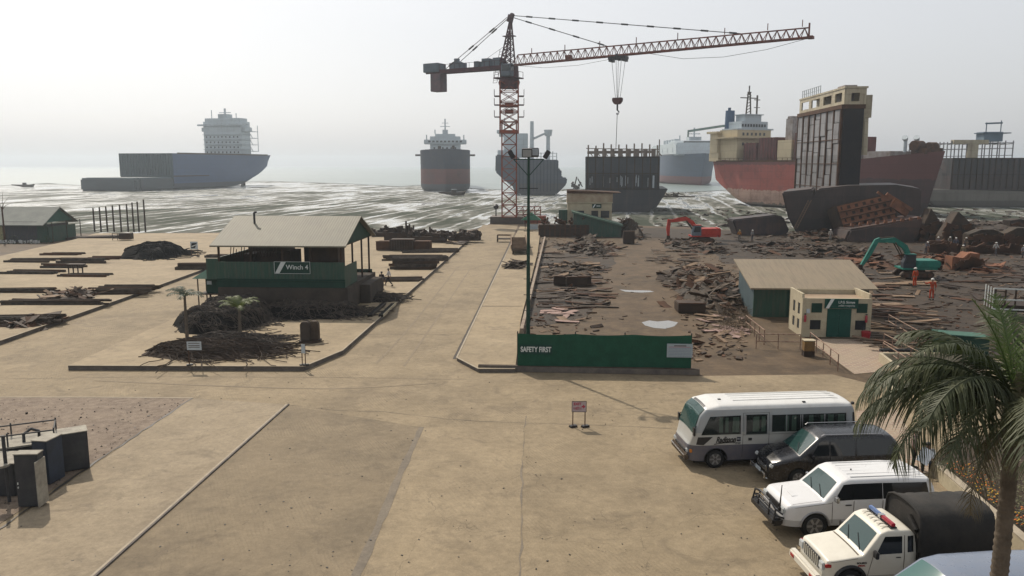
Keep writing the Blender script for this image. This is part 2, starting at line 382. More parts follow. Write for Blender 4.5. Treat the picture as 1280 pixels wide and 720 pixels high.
sheet('pavement', pix([(530, 535), (655, 531), (651, 640), (648, 760), (440, 760), (476, 665)]), .008, [M_conc5])
def blob2(px):
    W = [gp(*p) for p in px]; c = sum(W, Vector()) / len(W); rx = max(abs((p - c).x) for p in W); ry = max(abs((p - c).y) for p in W); return [(c.x + rx * cos(k * pi / 14) * (1 + .35 * noise.noise(Vector((k * .6, c.x, c.y)))), c.y + ry * sin(k * pi / 14) * (1 + .35 * noise.noise(Vector((k * .6, c.y, c.x))))) for k in range(28)]
strip('road_seam', [(438, 735), (470, 665), (497, 600), (527, 534)], .28, .012, M_patch, jag=.25)
strip('road_joint', [(650, 740), (652, 640), (653, 560), (657, 520)], .05, .012, M_patch, jag=.9)
strip('road_joint', [(357, 506), (420, 513), (480, 515), (560, 524), (600, 527), (760, 532), (840, 536)], .03, .012, M_patch, jag=.6)
strip('road_joint', [(568, 449), (600, 384), (638, 303)], .22, .016, M_joint, jag=.1)
strip('road_joint', [(601, 386), (653, 386)], .12, .235, M_joint)
strip('road_joint', [(0, 474), (200, 471), (430, 472), (600, 475)], .03, .012, M_patch, jag=.5)
for y in (300, 312, 328, 350, 380, 418):
    x0 = 395 + (462 - y) * 1.22 + 8; x1 = 571 + (448 - y) * .4825 - 4
    strip('road_joint', [(x0, y), (x1, y)], .05, .012, M_patch, jag=.4)
# paler screeded strip with a low steel-edged upstand, gravel bed beyond it
P = pix([(240, 498), (360, 506), (118, 722), (60, 775), (-180, 775), (0, 664)])
sheet('pavement', P, .016, [M_conc3])
mb = MB(); a = gp(361, 506); c = gp(60, 774)
mb.bar(a + Vector((0, 0, .03)), c + Vector((0, 0, .03)), .07, .07); tag(mb.build('kerb', M_kerb), kind='structure')
mb = MB(); d = Vector((-.10, 0, .02)); mb.bar(a + d, c + d, .10, .04); tag(mb.build('kerb', M_kerbtop), kind='structure')
sheet('gravel', pix([(240, 498), (0, 497), (-400, 497), (-500, 640), (-300, 900), (0, 655)]), .02, [M_grit], kind='stuff', label='pale gravel bed beside the steel cabinets', cat='gravel')
strip('gravel_edge', [(0, 497), (120, 497), (242, 498)], .12, .03, M_kerbtop)
strip('gravel_edge', [(241, 498), (170, 545), (120, 578), (60, 620), (-10, 668)], .07, .03, M_bank, jag=.9)
mb = MB()
for i in range(700):                                        # loose stones on the gravel
    px = random.uniform(-20, 250); py = random.uniform(500, 640)
    if (px - 240) / -240 * 157 + 498 < py: continue
    p = gp(px, py); s_ = random.uniform(.02, .09) * (1 if random.random() < .95 else 2)
    mb.obox((p.x, p.y, .02 + s_ * .08), (s_, s_ * random.uniform(.4, .8), s_ * .25), (random.random(), random.random(), random.random() * 6))
tag(mb.build('loose_stones', M_bank), 'small dark stones strewn over the pale gravel', 'stones', kind='stuff')
mb = MB()
for i in range(260):                                        # crumbs and chips lying about the forecourt
    px = random.uniform(0, 1000); py = random.uniform(470, 720); p = gp(px, py); s_ = random.uniform(.01, .045)
    mb.obox((p.x, p.y, .012 + s_ * .2), (s_ * 1.5, s_, s_ * .5), (0, 0, random.random() * 6))
tag(mb.build('concrete_chips', M_bank), 'small dark chips scattered over the concrete forecourt', 'chips', kind='stuff')

M_tyrem = ground_mat('tyre_mark', (.20, .158, .108), (.225, .178, .122), (.175, .138, .095), .8, 3, .3, 9)
for pts in ([(470, 455), (520, 400), (575, 330)], [(505, 458), (545, 400), (592, 330)], [(120, 476), (260, 482), (420, 486), (560, 478)]):
    W = [gp(*p) for p in pts]; C = []
    for i in range(len(W) - 1):
        p0, p1, p2, p3 = W[max(i - 1, 0)], W[i], W[i + 1], W[min(i + 2, len(W) - 1)]
        for k in range(6): t_ = k / 6; C.append(.5 * ((2 * p1) + (p2 - p0) * t_ + (2 * p0 - 5 * p1 + 4 * p2 - p3) * t_ ** 2 + (3 * p1 - p0 - 3 * p2 + p3) * t_ ** 3))
    L = []; Rr = []
    for i, p in enumerate(C):
        d = (C[min(i + 1, len(C) - 1)] - C[max(i - 1, 0)]).normalized(); nn = Vector((-d.y, d.x, 0)); wd = .07 + .05 * noise.noise(p * .5); L.append(p + nn * wd + Vector((0, 0, .014))); Rr.append(p - nn * wd + Vector((0, 0, .014)))
    tag(MB().grid([L, Rr]).build('tyre_track', M_tyrem), kind='structure')
# darker oily ground over the right half of the yard and tyre-worn lanes
def blob(px, z, n=40, amp=.16, seed=0):
    """closed outline through pixel points, roughened in the ground plane"""
    W = [gp(*p) for p in px]; out = []
    for i in range(len(W)):
        a, c = W[i], W[(i + 1) % len(W)]; k = max(2, int((c - a).length / .8))
        for j in range(k):
            p = a.lerp(c, j / k); q = noise.noise(Vector((p.x * .7, p.y * .35, seed))) * amp
            out.append((p.x + q * 3, p.y + q * 5))
    return out
sheet('oily_ground', blob([(905, 330), (880, 300), (800, 296), (720, 300), (690, 292), (760, 283), (900, 288), (1080, 291), (1270, 280), (1500, 290), (1600, 400), (1290, 440), (1180, 450), (1110, 410), (1085, 350), (1000, 330)], 0, seed=3), .004, [M_dark])
sheet('oily_ground', blob([(675, 318), (760, 312), (770, 330), (735, 352), (760, 372), (720, 405), (660, 408), (662, 360)], 0, seed=5, amp=.3), .006, [M_dark])
m, n, b = _new('puddle_water'); b.inputs['Base Color'].default_value = (.16, .15, .13, 1); b.inputs['Roughness'].default_value = .08; _bump(n, b, _noise(n, _co(n), 2, 3), .1, .02); M_pud = m
for q in ([(802, 403), (812, 400.5), (822, 402), (836, 400.5), (848, 403), (843, 408), (832, 411), (818, 410), (806, 407)],
          [(774, 362), (792, 363), (812, 363.5), (818, 365), (800, 366), (782, 364.5)]):
    sheet('puddle', blob(q, 0, seed=9, amp=.05), .012, [M_pud])
# brick apron before the gas store, cream-edged planters
P = pix([(1008, 424), (1078, 424), (1122, 446), (1110, 464), (1068, 468), (1010, 426)])
m, n, b = _new('brick_paving'); co = _co(n); bkx = n.nodes.new('ShaderNodeTexBrick'); bkx.inputs['Scale'].default_value = 1; bkx.inputs['Brick Width'].default_value = .5; bkx.inputs['Row Height'].default_value = .25; bkx.inputs['Mortar Size'].default_value = .03
bkx.inputs['Color1'].default_value = (.27, .19, .13, 1); bkx.inputs['Color2'].default_value = (.2, .13, .1, 1); bkx.inputs['Mortar'].default_value = (.3, .26, .2, 1)
n.links.new(co, bkx.inputs['Vector']); n.links.new(_mix(n, _mr(n, _noise(n, co, .6, 6), .4, .65, 0, .7), bkx.outputs[0], (.25, .2, .14)), b.inputs['Base Color']); b.inputs['Roughness'].default_value = .9; M_brick = m
sheet('brick_paving', P, .022, [m])
sheet('pavement', pix([(1112, 446), (1170, 444), (1300, 452), (1400, 560), (1190, 510)]), .02, [M_conc3])
sheet('brick_paving', pix([(1070, 514), (1120, 512), (1150, 560), (1170, 590), (1100, 600), (1072, 540)]), .022, [m])
# ================================================================ SHIPS AND HULL SECTIONS
MUD = -1.3
def hull(mb, L, B, H, bow=.25, stern=.12, flare=.25, rake=6, bilge=2.5, sheer=1.5, n=26, cut_bow=False, cut_stern=False, srake=5, sup=.55):
    """closed hull along +x (stern at 0, bow at L), centred on y=0, keel at z=0"""
    rows = []
    for i in range(n + 1):
        t = i / n; x = t * L
        fb = 1 if cut_bow else min(1, max(0, (1 - t) / bow)); fs = 1 if cut_stern else min(1, max(0, t / stern))
        wt = B / 2 * (1 - (1 - fb) ** 2.6) * (.80 + .20 * fs ** .6); wb = B / 2 * (1 - (1 - fb) ** 1.7) * (1 - (1 - fs) ** 2 * .4)
        top = H + sheer * (max(0, t - .6) / .4) ** 2 + sheer * .4 * (max(0, .2 - t) / .2)
        ring = []
        prof = [(0, 0), (.75, 0), (.95, .06), (1, .18), (1, .4), (1, .7), (1, 1)]
        for k, (fy, fz) in enumerate(prof):
            wv = wb + (wt - wb) * fz ** 1.2
            bz = bilge / H
            z = top * fz if fz > .2 else H * fz * bz / .18
            dx = (rake * (fz) * (1 - fb) ** 1.5 * (0 if cut_bow else 1)) - (srake * min(1, fz / .18) * (1 - fs) ** 1.5 * (0 if cut_stern else 1))
            zz = z + (0 if cut_stern else (1 - fs) ** 2 * H * sup * (1 - fz))
            ring.append((x + dx, max(wv, .08) * fy, zz))
        full = ring + [(p[0], -p[1], p[2]) for p in reversed(ring[1:])]
        rows.append(full)
    mb.grid(rows, closed=False)
    # deck and ends
    nr = len(rows[0]); o = len(mb.v)
    half = 7
    mb.grid([[r[6] for r in rows], [r[7] for r in rows]], 1)
    mb.add(rows[0], [tuple(range(nr))], 2 if cut_stern else 0); mb.add(rows[-1], [tuple(range(nr))], 2 if cut_bow else 0)
def place(o, p, ang): o.location = p; o.rotation_euler[2] = ang; return o
def block(mb, x0, x1, y0, y1, z0, z1, mi=0): mb.box(x0, x1, y0, y1, z0, z1, mi)
def windows_row(parent, x, y0, y1, z, n, w_, h, m, name='window', axis='x', t=.08):
    for i in range(n):
        y = y0 + (y1 - y0) * (i + .5) / n; mb = MB()
        if axis == 'x': mb.box(x - t, x + t, y - w_ / 2, y + w_ / 2, z, z + h)
        else: mb.box(y - w_ / 2, y + w_ / 2, x - t, x + t, z, z + h)
        mb.build(name, m, parent)
M_win = glass('ship_window', (.02, .025, .03), .15)
M_white = hullpaint('ship_white', [(0, (.44, .50, .53))], rust=.05, streak=.22)
M_pale = mat('ship_pale', (.42, .47, .5), scale=.4)
M_steel = mat('dark_steel', (.024, .017, .013), col2=(.052, .031, .019), scale=.7, rough=.7, bump=.4)
M_rust = mat('rusty_steel', (.085, .040, .020), col2=(.045, .022, .013), scale=.8, rough=.85, bump=.5)
M_rust2 = mat('red_rust', (.20, .085, .045), col2=(.11, .05, .03), scale=.8, rough=.85, bump=.5)
M_greyrust = mat('grey_scrap', (.082, .060, .042), col2=(.038, .027, .019), scale=1.2, rough=.8, bump=.5)
M_tan = mat('tan_scrap', (.21, .145, .095), col2=(.12, .08, .052), scale=1.2, rough=.85, bump=.4)
M_deck = mat('ship_deck', (.10, .06, .05), scale=.5)

# --- container ship far left, cut open at its near end
a = thing('container_ship', 'faded blue container ship cut open at its near end, tall white bridge tower', 'ship', (-178, 425, MUD), R(75.5), 'beached ships being broken up')
hb = hullpaint('hull_blue', [(0, (.035, .045, .065)), (3.2, (.025, .065, .15))], rust=.12, streak=.15, rustcol=(.06, .07, .09))
hc = hullpaint('hull_cut_teal', [(0, (.03, .045, .055)), (6, (.015, .055, .075))], rust=.15, streak=.35, rustcol=(.05, .05, .05))
mb = MB(); mb.X = Matrix.Translation((0, 16.5, 0)) @ Matrix.Translation((92, 0, 0)) @ Matrix.Rotation(pi, 4, 'Z')
hull(mb, 92, 33, 19, stern=.42, cut_bow=True, srake=9, sup=.62, sheer=0, n=30)
mb.build('hull', [hb, M_deck, hc], a, smooth=40)
mb = MB()
mb.prism([(0, .3), (33, .3), (33, 6.6), (0, 6.6)], -26, 0, 'x'); 
mb.prism([(0, 0), (33, 0), (33, 6.4), (0, 6.4)], -29, -26, 'x')
mb.build('double_bottom', hc, a, bevel=.8)
mb = MB()
for i in range(20): mb.box(-.5, -.05, .6 + i * 1.68, .9 + i * 1.68, 7, 18.9)
for z in (7, 11, 15, 18.6): mb.box(-.7, -.05, .3, 32.7, z, z + .3)
mb.build('bulkhead_frame', mat('teal_steel', (.035, .075, .09), scale=.4), a)
mb = MB(); mb.box(0, 30, -.25, -.02, 6.8, 7.3); mb.box(4, 92, -.12, .1, 18.6, 19.4); mb.build('side_rail', M_steel, a)
s_ = MB(); s_.box(70, 80, 4, 30, 18, 39); s_.box(71, 79, 2, 32, 33, 35.5); s_.box(70.4, 79, 5, 29, 39, 41)
for z in (22, 25, 28, 31): s_.box(69.4, 80.6, 3.4, 30.6, z, z + .25)
tw = s_.build('bridge_tower', M_white, a, bevel=.2)
for z in (20, 23, 26, 29.2, 36.5):
    wins(tw, M_win, [(69.85, 69.97, 6 + i * 2.7, 6.8 + i * 2.7, z, z + 1.0) for i in range(9)])
mb = MB(); mb.box(69, 71, -1, 33.5, 36.4, 37.4); mb.bar((74, 17, 41), (74, 17, 47), .9); mb.bar((74, 13, 44.5), (74, 21, 44.5), .4); mb.bar((72, 25, 41), (72, 25, 46), .35); mb.bar((72, 8, 41), (72, 8, 44), .35); mb.box(71, 77, 14, 20, 41, 43.5); mb.build('mast', M_pale, a)
mb = MB()
for z in (21, 25, 29, 33): mb.box(79.9, 84, 1, 5, z, z + .3); mb.bar((83.8, 1.2, z), (83.8, 1.2, z + 4), .3); mb.bar((83.8, 4.8, z), (80, 4.8, z + 4), .3)
mb.build('stair_gallery', M_pale, a)
mb = MB(); mb.box(88, 90, 15.5, 17.5, 0, 7); mb.tube((84, 16.5, 3), (87, 16.5, 3), 1.2); mb.build('rudder', M_steel, a)

# --- tanker seen end on
b_ = thing('tanker', 'dark tanker with faded red lower hull seen head on, left of the tower crane', 'ship', (-41.8, 510, MUD), R(-90) + R(4.6), 'beached ships being broken up')
h1 = hullpaint('hull_dark_red', [(0, (.07, .075, .085)), (3.6, (.13, .045, .04)), (11.0, (.022, .032, .055))], rust=.3, streak=.25, edge=1.5, rustcol=(.08, .07, .07))
mb = MB(); hull(mb, 118, 25, 19.5, bow=.13, rake=1.5, sheer=1.2, stern=.2); mb.build('hull', [h1, M_deck, M_steel], b_, smooth=40)
mb = MB(); mb.box(14, 30, -9, 9, 19, 29.5); mb.box(22, 31, -12.5, 12.5, 25, 27.6); mb.box(18, 28, -6, 6, 29.5, 31)
tw = mb.build('bridge_tower', M_white, b_, bevel=.2)
wins(tw, M_win, [(31.0, 31.12, -10 + i * 2.3, -8.6 + i * 2.3, 26, 27) for i in range(9)] + [(30, 30.12, -7 + i * 2.5, -6 + i * 2.5, 22, 23.2) for i in range(6)])
mb = MB(); mb.bar((24, 0, 31), (24, 0, 40), .8); mb.bar((24, -3, 35.5), (24, 3, 35.5), .35); mb.bar((24, -2, 37.5), (24, 2, 37.5), .3); mb.box(22, 26, -1.6, 1.6, 31, 33.5)
mb.build('mast', M_pale, b_)
for x, y, z0, z1 in ((27, -11, 27, 30.5), (27, 11, 27, 30.5), (27, -6, 31, 33.5)): MB().bar((x, y, z0), (x, y, z1), .65).build('signal_post', M_pale, b_)
for b3 in ((100, 103, -15, -10, 17.3, 18.2), (100, 103, 10, 15, 17.3, 18.2), (112, 114, -3.5, -2, 20, 22)): MB().box(*b3).build('deck_fitting', M_steel, b_)
MB().tube((108, 4, 20), (108, 4, 22.4), .7).build('deck_vent', M_steel, b_)

# --- half-cut ship behind the crane mast
c_ = thing('cut_cargo_ship', 'grey half-cut cargo ship with white funnel posts standing behind the tower crane mast', 'ship', (0, 0, 0), 0, 'beached ships being broken up')
p = at(668, 240, 352); c_.location = (p.x, 352, MUD); c_.rotation_euler[2] = -R(1.4)
hg = hullpaint('hull_slate', [(0, (.075, .08, .085)), (5, (.065, .085, .11))], rust=.15, streak=.35, rustcol=(.04, .045, .055))
mb = MB(); mb.prism([(-6.5, 0), (9.5, 0), (14, 4.6), (14.3, 7.5), (11.8, 7.5), (11.8, 11), (10.4, 11), (10.4, 15.2), (-7, 15.2), (-7, 3)], 0, 12)
mb.prism([(-8.5, .5), (-6.8, .2), (-6.8, 16.4), (-17, 17.5), (-17.2, 10), (-13.5, 6.5), (-9.6, 3.6)], 2, 46)
mb.build('hull', hg, c_, bevel=.5)
mb = MB()
for i in range(12): mb.box(-6.6 + i * 1.5, -6.3 + i * 1.5, -.35, -.02, 1.5, 15)
mb.build('shell_frame', mat('slate_frame', (.05, .06, .075), scale=.5), c_); mb = MB()
for i in range(9): mb.bar((-4 + i * 1.7, .5, 15.2), (-4 + i * 1.7, .5, 18.2 + random.uniform(-.5, .6)), .35)
mb.bar((-4, .5, 18), (9.8, .5, 18), .25); mb.bar((-4, .5, 16.6), (9.8, .5, 16.6), .2)
mb.build('cut_frame', M_pale, c_)
mb = MB(); mb.box(-14, -3, 14, 24, 16.2, 27); mb.box(-17, -9, 14, 19, 27, 28.5); mb.box(-16, -10, 15, 18, 25.5, 27); mb.bar((-13.5, 16, 28), (-13.5, 16, 34), .5)
mb.box(-16.5, -13, 10, 16, 16, 19.5); mb.build('bridge_tower', M_white, c_, bevel=.15)
mb = MB(); mb.tube((-1.2, 8, 15), (-1.2, 8, 32), 1.0, .8); mb.tube((-1.2, 8, 24.2), (5, 8, 27), .55); mb.tube((6, 8, 15), (6, 8, 27.5), .95, .8); mb.tube((6, 8, 25.6), (6, 8, 28.3), 1.5, 1.9); mb.build('cargo_post', M_white, c_, smooth=40)

# --- dark cut midship section with posts standing on its top edge
d_ = thing('cut_hull_section', 'dark cut hull section with stanchions on top, behind the cream winch house', 'hull section', (0, 0, 0), 0, 'hull sections cut from ships')
p = at(777, 240, 224); d_.location = (p.x, 224, MUD); d_.rotation_euler[2] = -R(7.8)
hd = hullpaint('hull_charcoal', [(0, (.026, .028, .034)), (6.2, (.014, .016, .02)), (10.4, (.028, .035, .045))], rust=.25, streak=.45, rustcol=(.10, .08, .075))
mb = MB(); mb.prism([(-10, .2), (7, 0), (9.8, 1.6), (12.6, 6.4), (12.6, 6.6), (10.3, 6.5), (10.3, 15.4), (-10.2, 15.4)], 0, 30); mb.build('hull', hd, d_, bevel=.15)
mb = MB()
for i in range(10): x = -9.6 + i * 2.15; mb.box(x, x + .25, -.3, -.02, 6.6, 15.2)
for z in (10.6, 15.1, 6.4): mb.box(-10.1, 10.2, -.4, -.02, z, z + .22)
mb.build('shell_frame', M_steel, d_)
for i in range(16):
    x = random.uniform(-9, 9.5); MB().box(x, x + .12, -.06, -.03, random.uniform(7, 8.5), random.uniform(9.3, 10.4)).build('scratch_mark', M_pale, d_)
MB().box(8.4, 8.9, -.1, -.02, 6.8, 10.2).build('cut_slot', M_pale, d_)
mb = MB()
for i in range(10): x = -9.4 + i * 2.1; mb.bar((x, .3, 15.4), (x, .3, 18.6 + random.uniform(-.3, .5)), .4); mb.bar((x, .3, 17), (x + 1.2, .3, 15.5), .25)
mb.bar((-10, .3, 17.6), (10, .3, 17.3), .22); mb.bar((-10, 8, 16.6), (9, 8, 16.8), .8); 
for i in range(8): x = -8 + i * 2.3; mb.box(x, x + 1.2, 6, 7, 15.4, 17.6)
mb.bar((10, .4, 15), (10, .4, 20), .3); mb.build('stanchion', mat('stanchion_tan', (.20, .16, .13), scale=1), d_)

# --- pale car carrier far behind
e_ = thing('car_carrier', 'pale white and blue grey car carrier ship far off behind the red ship', 'ship', (0, 0, 0), 0, 'beached ships being broken up')
p = at(872, 230, 520); e_.location = (p.x, 520, MUD); e_.rotation_euler[2] = R(-90) - R(1)
he = hullpaint('hull_bluegrey', [(0, (.16, .06, .06)), (5.5, (.05, .08, .13))], rust=.1, streak=.1)
mb = MB(); mb.X = Matrix.Translation((-120, 0, 0)); hull(mb, 130, 34, 19, bow=.42, rake=9, sheer=1); mb.build('hull', [he, M_deck, M_steel], e_, smooth=40)
mb = MB(); mb.prism([(-100, 19), (2, 19), (-1, 27), (-6, 27), (-8, 28.5), (-26, 28.5), (-28, 27), (-100, 27)], -14.5, 14.5, 'y'); mb.X = Matrix.Identity(4)
sp_ = mb.build('superstructure', M_white, e_, bevel=.8)
for i in range(5): MB().box(-30 - i * 10, -26 - i * 10, -11, -8, 27, 30).build('vent_housing', M_pale, sp_); MB().box(-30 - i * 10, -27 - i * 10, 6, 10, 27, 29).build('vent_housing', M_pale, sp_)
for i in range(4): MB().box(-12 - i * 20, -11 - i * 20, -14.7, -14.45, 21, 24).build('side_door', M_pale, sp_)
mb = MB(); mb.box(-4.95, -3.0, -9, 9, 27.05, 28); mb.build('window', M_win, sp_)
mb = MB(); mb.bar((-16, 0, 28), (-16, 0, 37), .9); mb.bar((-16, -4, 33), (-16, 4, 33), .5); mb.box(-22, -12, -4, 4, 28.4, 31); mb.build('mast', M_pale, e_)
for x, y, z1 in ((-16, 11, 33), (-18, -9, 32)): MB().bar((x, y, 28), (x, y, z1), .7).build('signal_post', M_pale, e_)

# --- broken wreck fragments left of the dark section
for i, (px, py, s_, lab) in enumerate([(722, 236, 1.0, 'twisted deck winch wreck standing in the surf left of the dark hull section'), (838, 246, 1.6, 'low broken hull plate lying in the shallows right of the dark hull section'), (752, 272, .0, '')]):
    if s_ == 0: continue
    p = gp(px, py, -1.2); mb = MB()
    for k in range(14):
        q = Vector((random.uniform(-3, 3), random.uniform(-1, 1), random.uniform(0, 3.4 if i == 0 else .8)))
        mb.obox(q * s_, (random.uniform(1, 3) * s_, .4, random.uniform(.3, 1.4) * (1 if i == 0 else .5)), (random.uniform(-.3, .3), random.uniform(-.9, .9), random.uniform(-.5, .5)))
    if i == 0: mb.tube((-2, 0, 0), (-.5, 0, 6.5), .35); mb.tube((0, 0, 5.5), (2.6, 0, 1), .3)
    else: mb.obox((3, 0, .2), (14, 2.5, .5), (0, .03, .2))
    o = mb.build('wreckage', M_greyrust if i else M_steel, None, p); tag(o, lab, 'wreckage')

# --- the long red bulk carrier, bow towards the yard
f_ = thing('bulk_carrier', 'long rusty red bulk carrier with cream deckhouse and deck cranes, bow towards the yard', 'ship', (73, 264, MUD), R(-65.6), 'beached ships being broken up')
hr = hullpaint('hull_red', [(0, (.14, .12, .10)), (1.3, (.40, .26, .20)), (5.2, (.27, .055, .038)), (13.1, (.14, .035, .028))], rust=.42, streak=.5, edge=3.4, rustcol=(.12, .045, .035))
hr2 = hullpaint('hull_bow_dark', [(0, (.035, .02, .02)), (3.5, (.05, .026, .028)), (9.5, (.10, .032, .03))], rust=.5, streak=.4, edge=2.5, rustcol=(.10, .035, .03))
BM = 17
mb = MB(); mb.X = Matrix.Translation((-9, BM / 2, 0)); hull(mb, 73.5, BM, 14, bow=.22, rake=4.5, stern=.22, srake=5, sheer=2.6, n=30, sup=.5)
o = mb.build('hull', [hr, M_deck, M_steel, hr2], f_, smooth=40)
for p_ in o.data.polygons:
    if p_.material_index == 0 and p_.center.x > 50: p_.material_index = 3
mb = MB(); mb.box(-10, 50, -.06, .02, 14.0, 14.5)
for i in range(28): mb.box(-10 + i * 2.2, -9.9 + i * 2.2, .05, .15, 14, 15.2)
mb.box(-10, 50, .05, .13, 15.1, 15.2); mb.build('bulwark', M_rust, f_)
Mcream = hullpaint('ship_cream', [(0, (.50, .42, .27))], rust=.1, streak=.4, rustcol=(.28, .18, .1)); Mhatch = mat('hatch_red', (.15, .05, .045), col2=(.09, .04, .035), scale=.5)
mb = MB(); mb.box(-10, -1, 1, 15, 14.2, 24.5); mb.box(-10.5, .4, -1.5, 17, 21.6, 22.1); mb.box(-14, -9, 0, 16, 14.2, 17); mb.box(-13.5, -9.5, -.2, 1.2, 17, 23.5); mb.box(-14.5, -9, -1, 16, 23.4, 24.1)
dh = mb.build('deckhouse', Mcream, f_, bevel=.1)
mb = MB(); mb.box(-8.5, -1.5, 3, 14, 24.5, 27.2); mb.box(-9, -.9, 1, 16, 24.4, 24.9); mb.box(-7, -2.5, 5, 12, 27.2, 29.4); mb.box(-7.4, -2, 4.4, 12.6, 29.3, 29.6); mb.build('bridge', M_white, dh, bevel=.1)
for z, n_ in ((25.4, 9), (22.6, 6), (19.4, 6)):
    x = -1.45 if z > 25 else -.95
    wins(dh, M_win, [(x, x + .12, 3 + i * (10.4 / n_), 3.7 + i * (10.4 / n_), z, z + .9) for i in range(n_)])
mb = MB(); mb.tube((-9, 4.2, 24), (-9, 4.2, 31), 1.7, 1.5, 12); mb.tube((-9.4, 4.2, 31), (-9.4, 4.2, 32), .5); mb.build('funnel', mat('funnel_blue', (.07, .12, .2), scale=.5), f_, smooth=40)
mb = MB()
for y in (7.5, 9.5): mb.bar((-5, y, 29), (-5, 8.5 + (y - 8.5) * .4, 37), .35)
for z in range(30, 37): mb.bar((-5, 7.6, z), (-5, 9.4, z + .9), .18)
mb.bar((-5, 8.5, 36), (-5, 8.5, 39), .3); mb.bar((-5, 5, 35), (-5, 12, 35), .3); m2 = MB(); m2.bar((-5, 12, 29), (-5, 12, 36), .4); m2.bar((-5, 10.8, 34.5), (-5, 13.2, 34.5), .25); m2.bar((-5, 10.8, 32), (-5, 13.2, 32), .2); m2.build('radar_mast', M_greyrust, f_)
mb.build('mast', M_greyrust, f_)
for x0, x1, z1 in ((1.5, 7.5, 20), (8.5, 16.5, 21.5), (24, 33.5, 22.5), (36, 42, 21)):
    mb = MB(); mb.box(x0, x1, 1.5, 15, 14.2, z1); hh = mb.build('hatch_cover', Mhatch, f_, bevel=.1)
    mb = MB()
    for k in range(int((x1 - x0) / 1.3)): mb.box(x0 + .5 + k * 1.3, x0 + .65 + k * 1.3, 1.35, 1.48, 14.3, z1 - .1)
    mb.build('rib', M_deck, hh)
Mcrane = mat('crane_grey', (.33, .31, .30), col2=(.2, .16, .14), scale=.6)
for x, y, z1, s_ in ((19.5, 5, 25.5, 1.1), (21.5, 9, 27.5, .9), (34.8, 7, 28, 1.6), (46, 4, 27.5, .9)):
    mb = MB(); mb.tube((x, y, 14), (x, y, z1 - 6), 1.3 * s_); mb.obox((x, y, z1 - 3), (2.8 * s_, 2.8 * s_, 9)); mb.obox((x - .2, y, z1 + 1.8), (1.6 * s_, 2.6 * s_, .8)); mb.build('crane_pedestal', Mcrane, f_, bevel=.15)
mb = MB(); mb.bar((-9, 2, 26), (-22, -3, 24.6), .9, .7); mb.tube((-22, -3, 24.4), (-22, -3, 22.6), .3); mb.bar((34, 7, 24), (22, 9, 22.4), .8, .9); mb.bar((34, 7, 28), (23, 9, 23), .12); mb.bar((34, 7, 28), (26, 8, 26), .12); mb.build('crane_boom', mat('boom_green', (.22, .30, .28), scale=.6), f_)
mb = MB(); mb.box(17, 23, 1.5, 15, 14.2, 20.5); mb.build('mast_house', Mcream, f_, bevel=.1)
mb = MB()
mb.box(49, 58, 2.3, 14.7, 14.6, 16.7); mb.build('forecastle', Mcrane, f_, bevel=.15)
mb = MB()
for x, y in ((60, 5), (61, 8)): mb.tube((x, y, 16.4), (x, y, 19.5), .45); mb.tube((x, y, 19.5), (x + .3, y - .7, 20.2), .6, .8)
mb.build('ventilator', M_white, f_, smooth=40)
mb = MB(); mb.tube((62.5, 5, 17.9), (62.5, 8, 17.9), 1.4, n=14); mb.tube((64.5, 8, 17.7), (64.5, 10.5, 17.7), 1.2, n=14); mb.box(61.5, 66, 5.5, 11.5, 15.8, 17.4); mb.build('anchor_winch', M_rust, f_)

# --- tall standing slice of ship side near the shore
g_ = thing('upright_hull_slice', 'tall upright slice of ship side with pale ribs and cream deck on top', 'hull section', (56.9, 140, -.4), R(-4.0), 'hull sections cut from ships')
mk = mat('slice_dark', (.010, .010, .013), col2=(.02, .016, .016), scale=.4, bump=.4); ml = hullpaint('slice_pale', [(0, (.15, .15, .155)), (14, (.22, .22, .23))], rust=.5, streak=.8, rustcol=(.06, .04, .035))
Mc2 = hullpaint('slice_cream', [(0, (.40, .35, .24))], rust=.3, streak=.6, rustcol=(.12, .07, .05))
mb = MB(); mb.box(0, 3.3, 0, 27, 0, 22.3); mb.build('slab', mk, g_)
mb = MB()
for i in range(7):
    y = 1.4 + i * 3.75; z0 = 4.8 + random.uniform(0, 1.6); zz = z0
    while zz < 21.2:
        h = random.uniform(2.5, 5); mb.box(-.15 - random.uniform(0, .18), -.003, y, y + 2.7 + random.uniform(-.3, .3), zz, min(21.7, zz + h)); zz += h + .12
mb.build('pale_panel', ml, g_)
mb = MB()
for i in range(8): y = .4 + i * 3.75; mb.box(-.42, -.003, y, y + .3, 4.2, 21.9)
for z in (8.2, 12.4, 16.6): mb.box(-.36, -.003, 0, 27, z, z + .12)
mb.box(-.5, 3.5, -.1, 27.1, 21.8, 22.5); mb.build('rib', M_rust, g_)
mb = MB(); mb.box(-.2, 3.7, -.25, 27.2, 25.2, 25.5); 
for y0, y1 in ((0, 1.4), (5.0, 7.0), (11.6, 13.8), (19, 20.6), (25.6, 27)): mb.box(-.1, .15, y0, y1, 22.5, 25.2)
for y0, y1 in ((1.4, 5.0), (7, 11.6), (13.8, 19), (20.6, 25.6)): mb.box(-.1, .12, y0, y1, 22.5, 23.1); mb.box(-.1, .12, y0, y1, 24.6, 25.2)
mb.box(0, 1.0, -.1, .1, 22.5, 25.2); mb.box(2.4, 3.5, -.1, .1, 22.5, 25.2); mb.box(1.0, 2.4, -.1, .1, 24.4, 25.2); mb.box(1.0, 2.4, -.1, .1, 22.5, 23.0); mb.box(3.2, 3.5, .1, 27, 22.5, 25.2)
mb.build('cream_deckhouse_wall', Mc2, g_)
mb = MB()
for i in range(10): y = 14 + i * 1.3; mb.bar((0, y, 25.4), (0, y, 27), .12)
mb.bar((0, 14, 26.9), (0, 26, 26.9), .1); mb.bar((0, 14, 26.2), (0, 26, 26.2), .08); mb.build('railing', M_pale, g_)
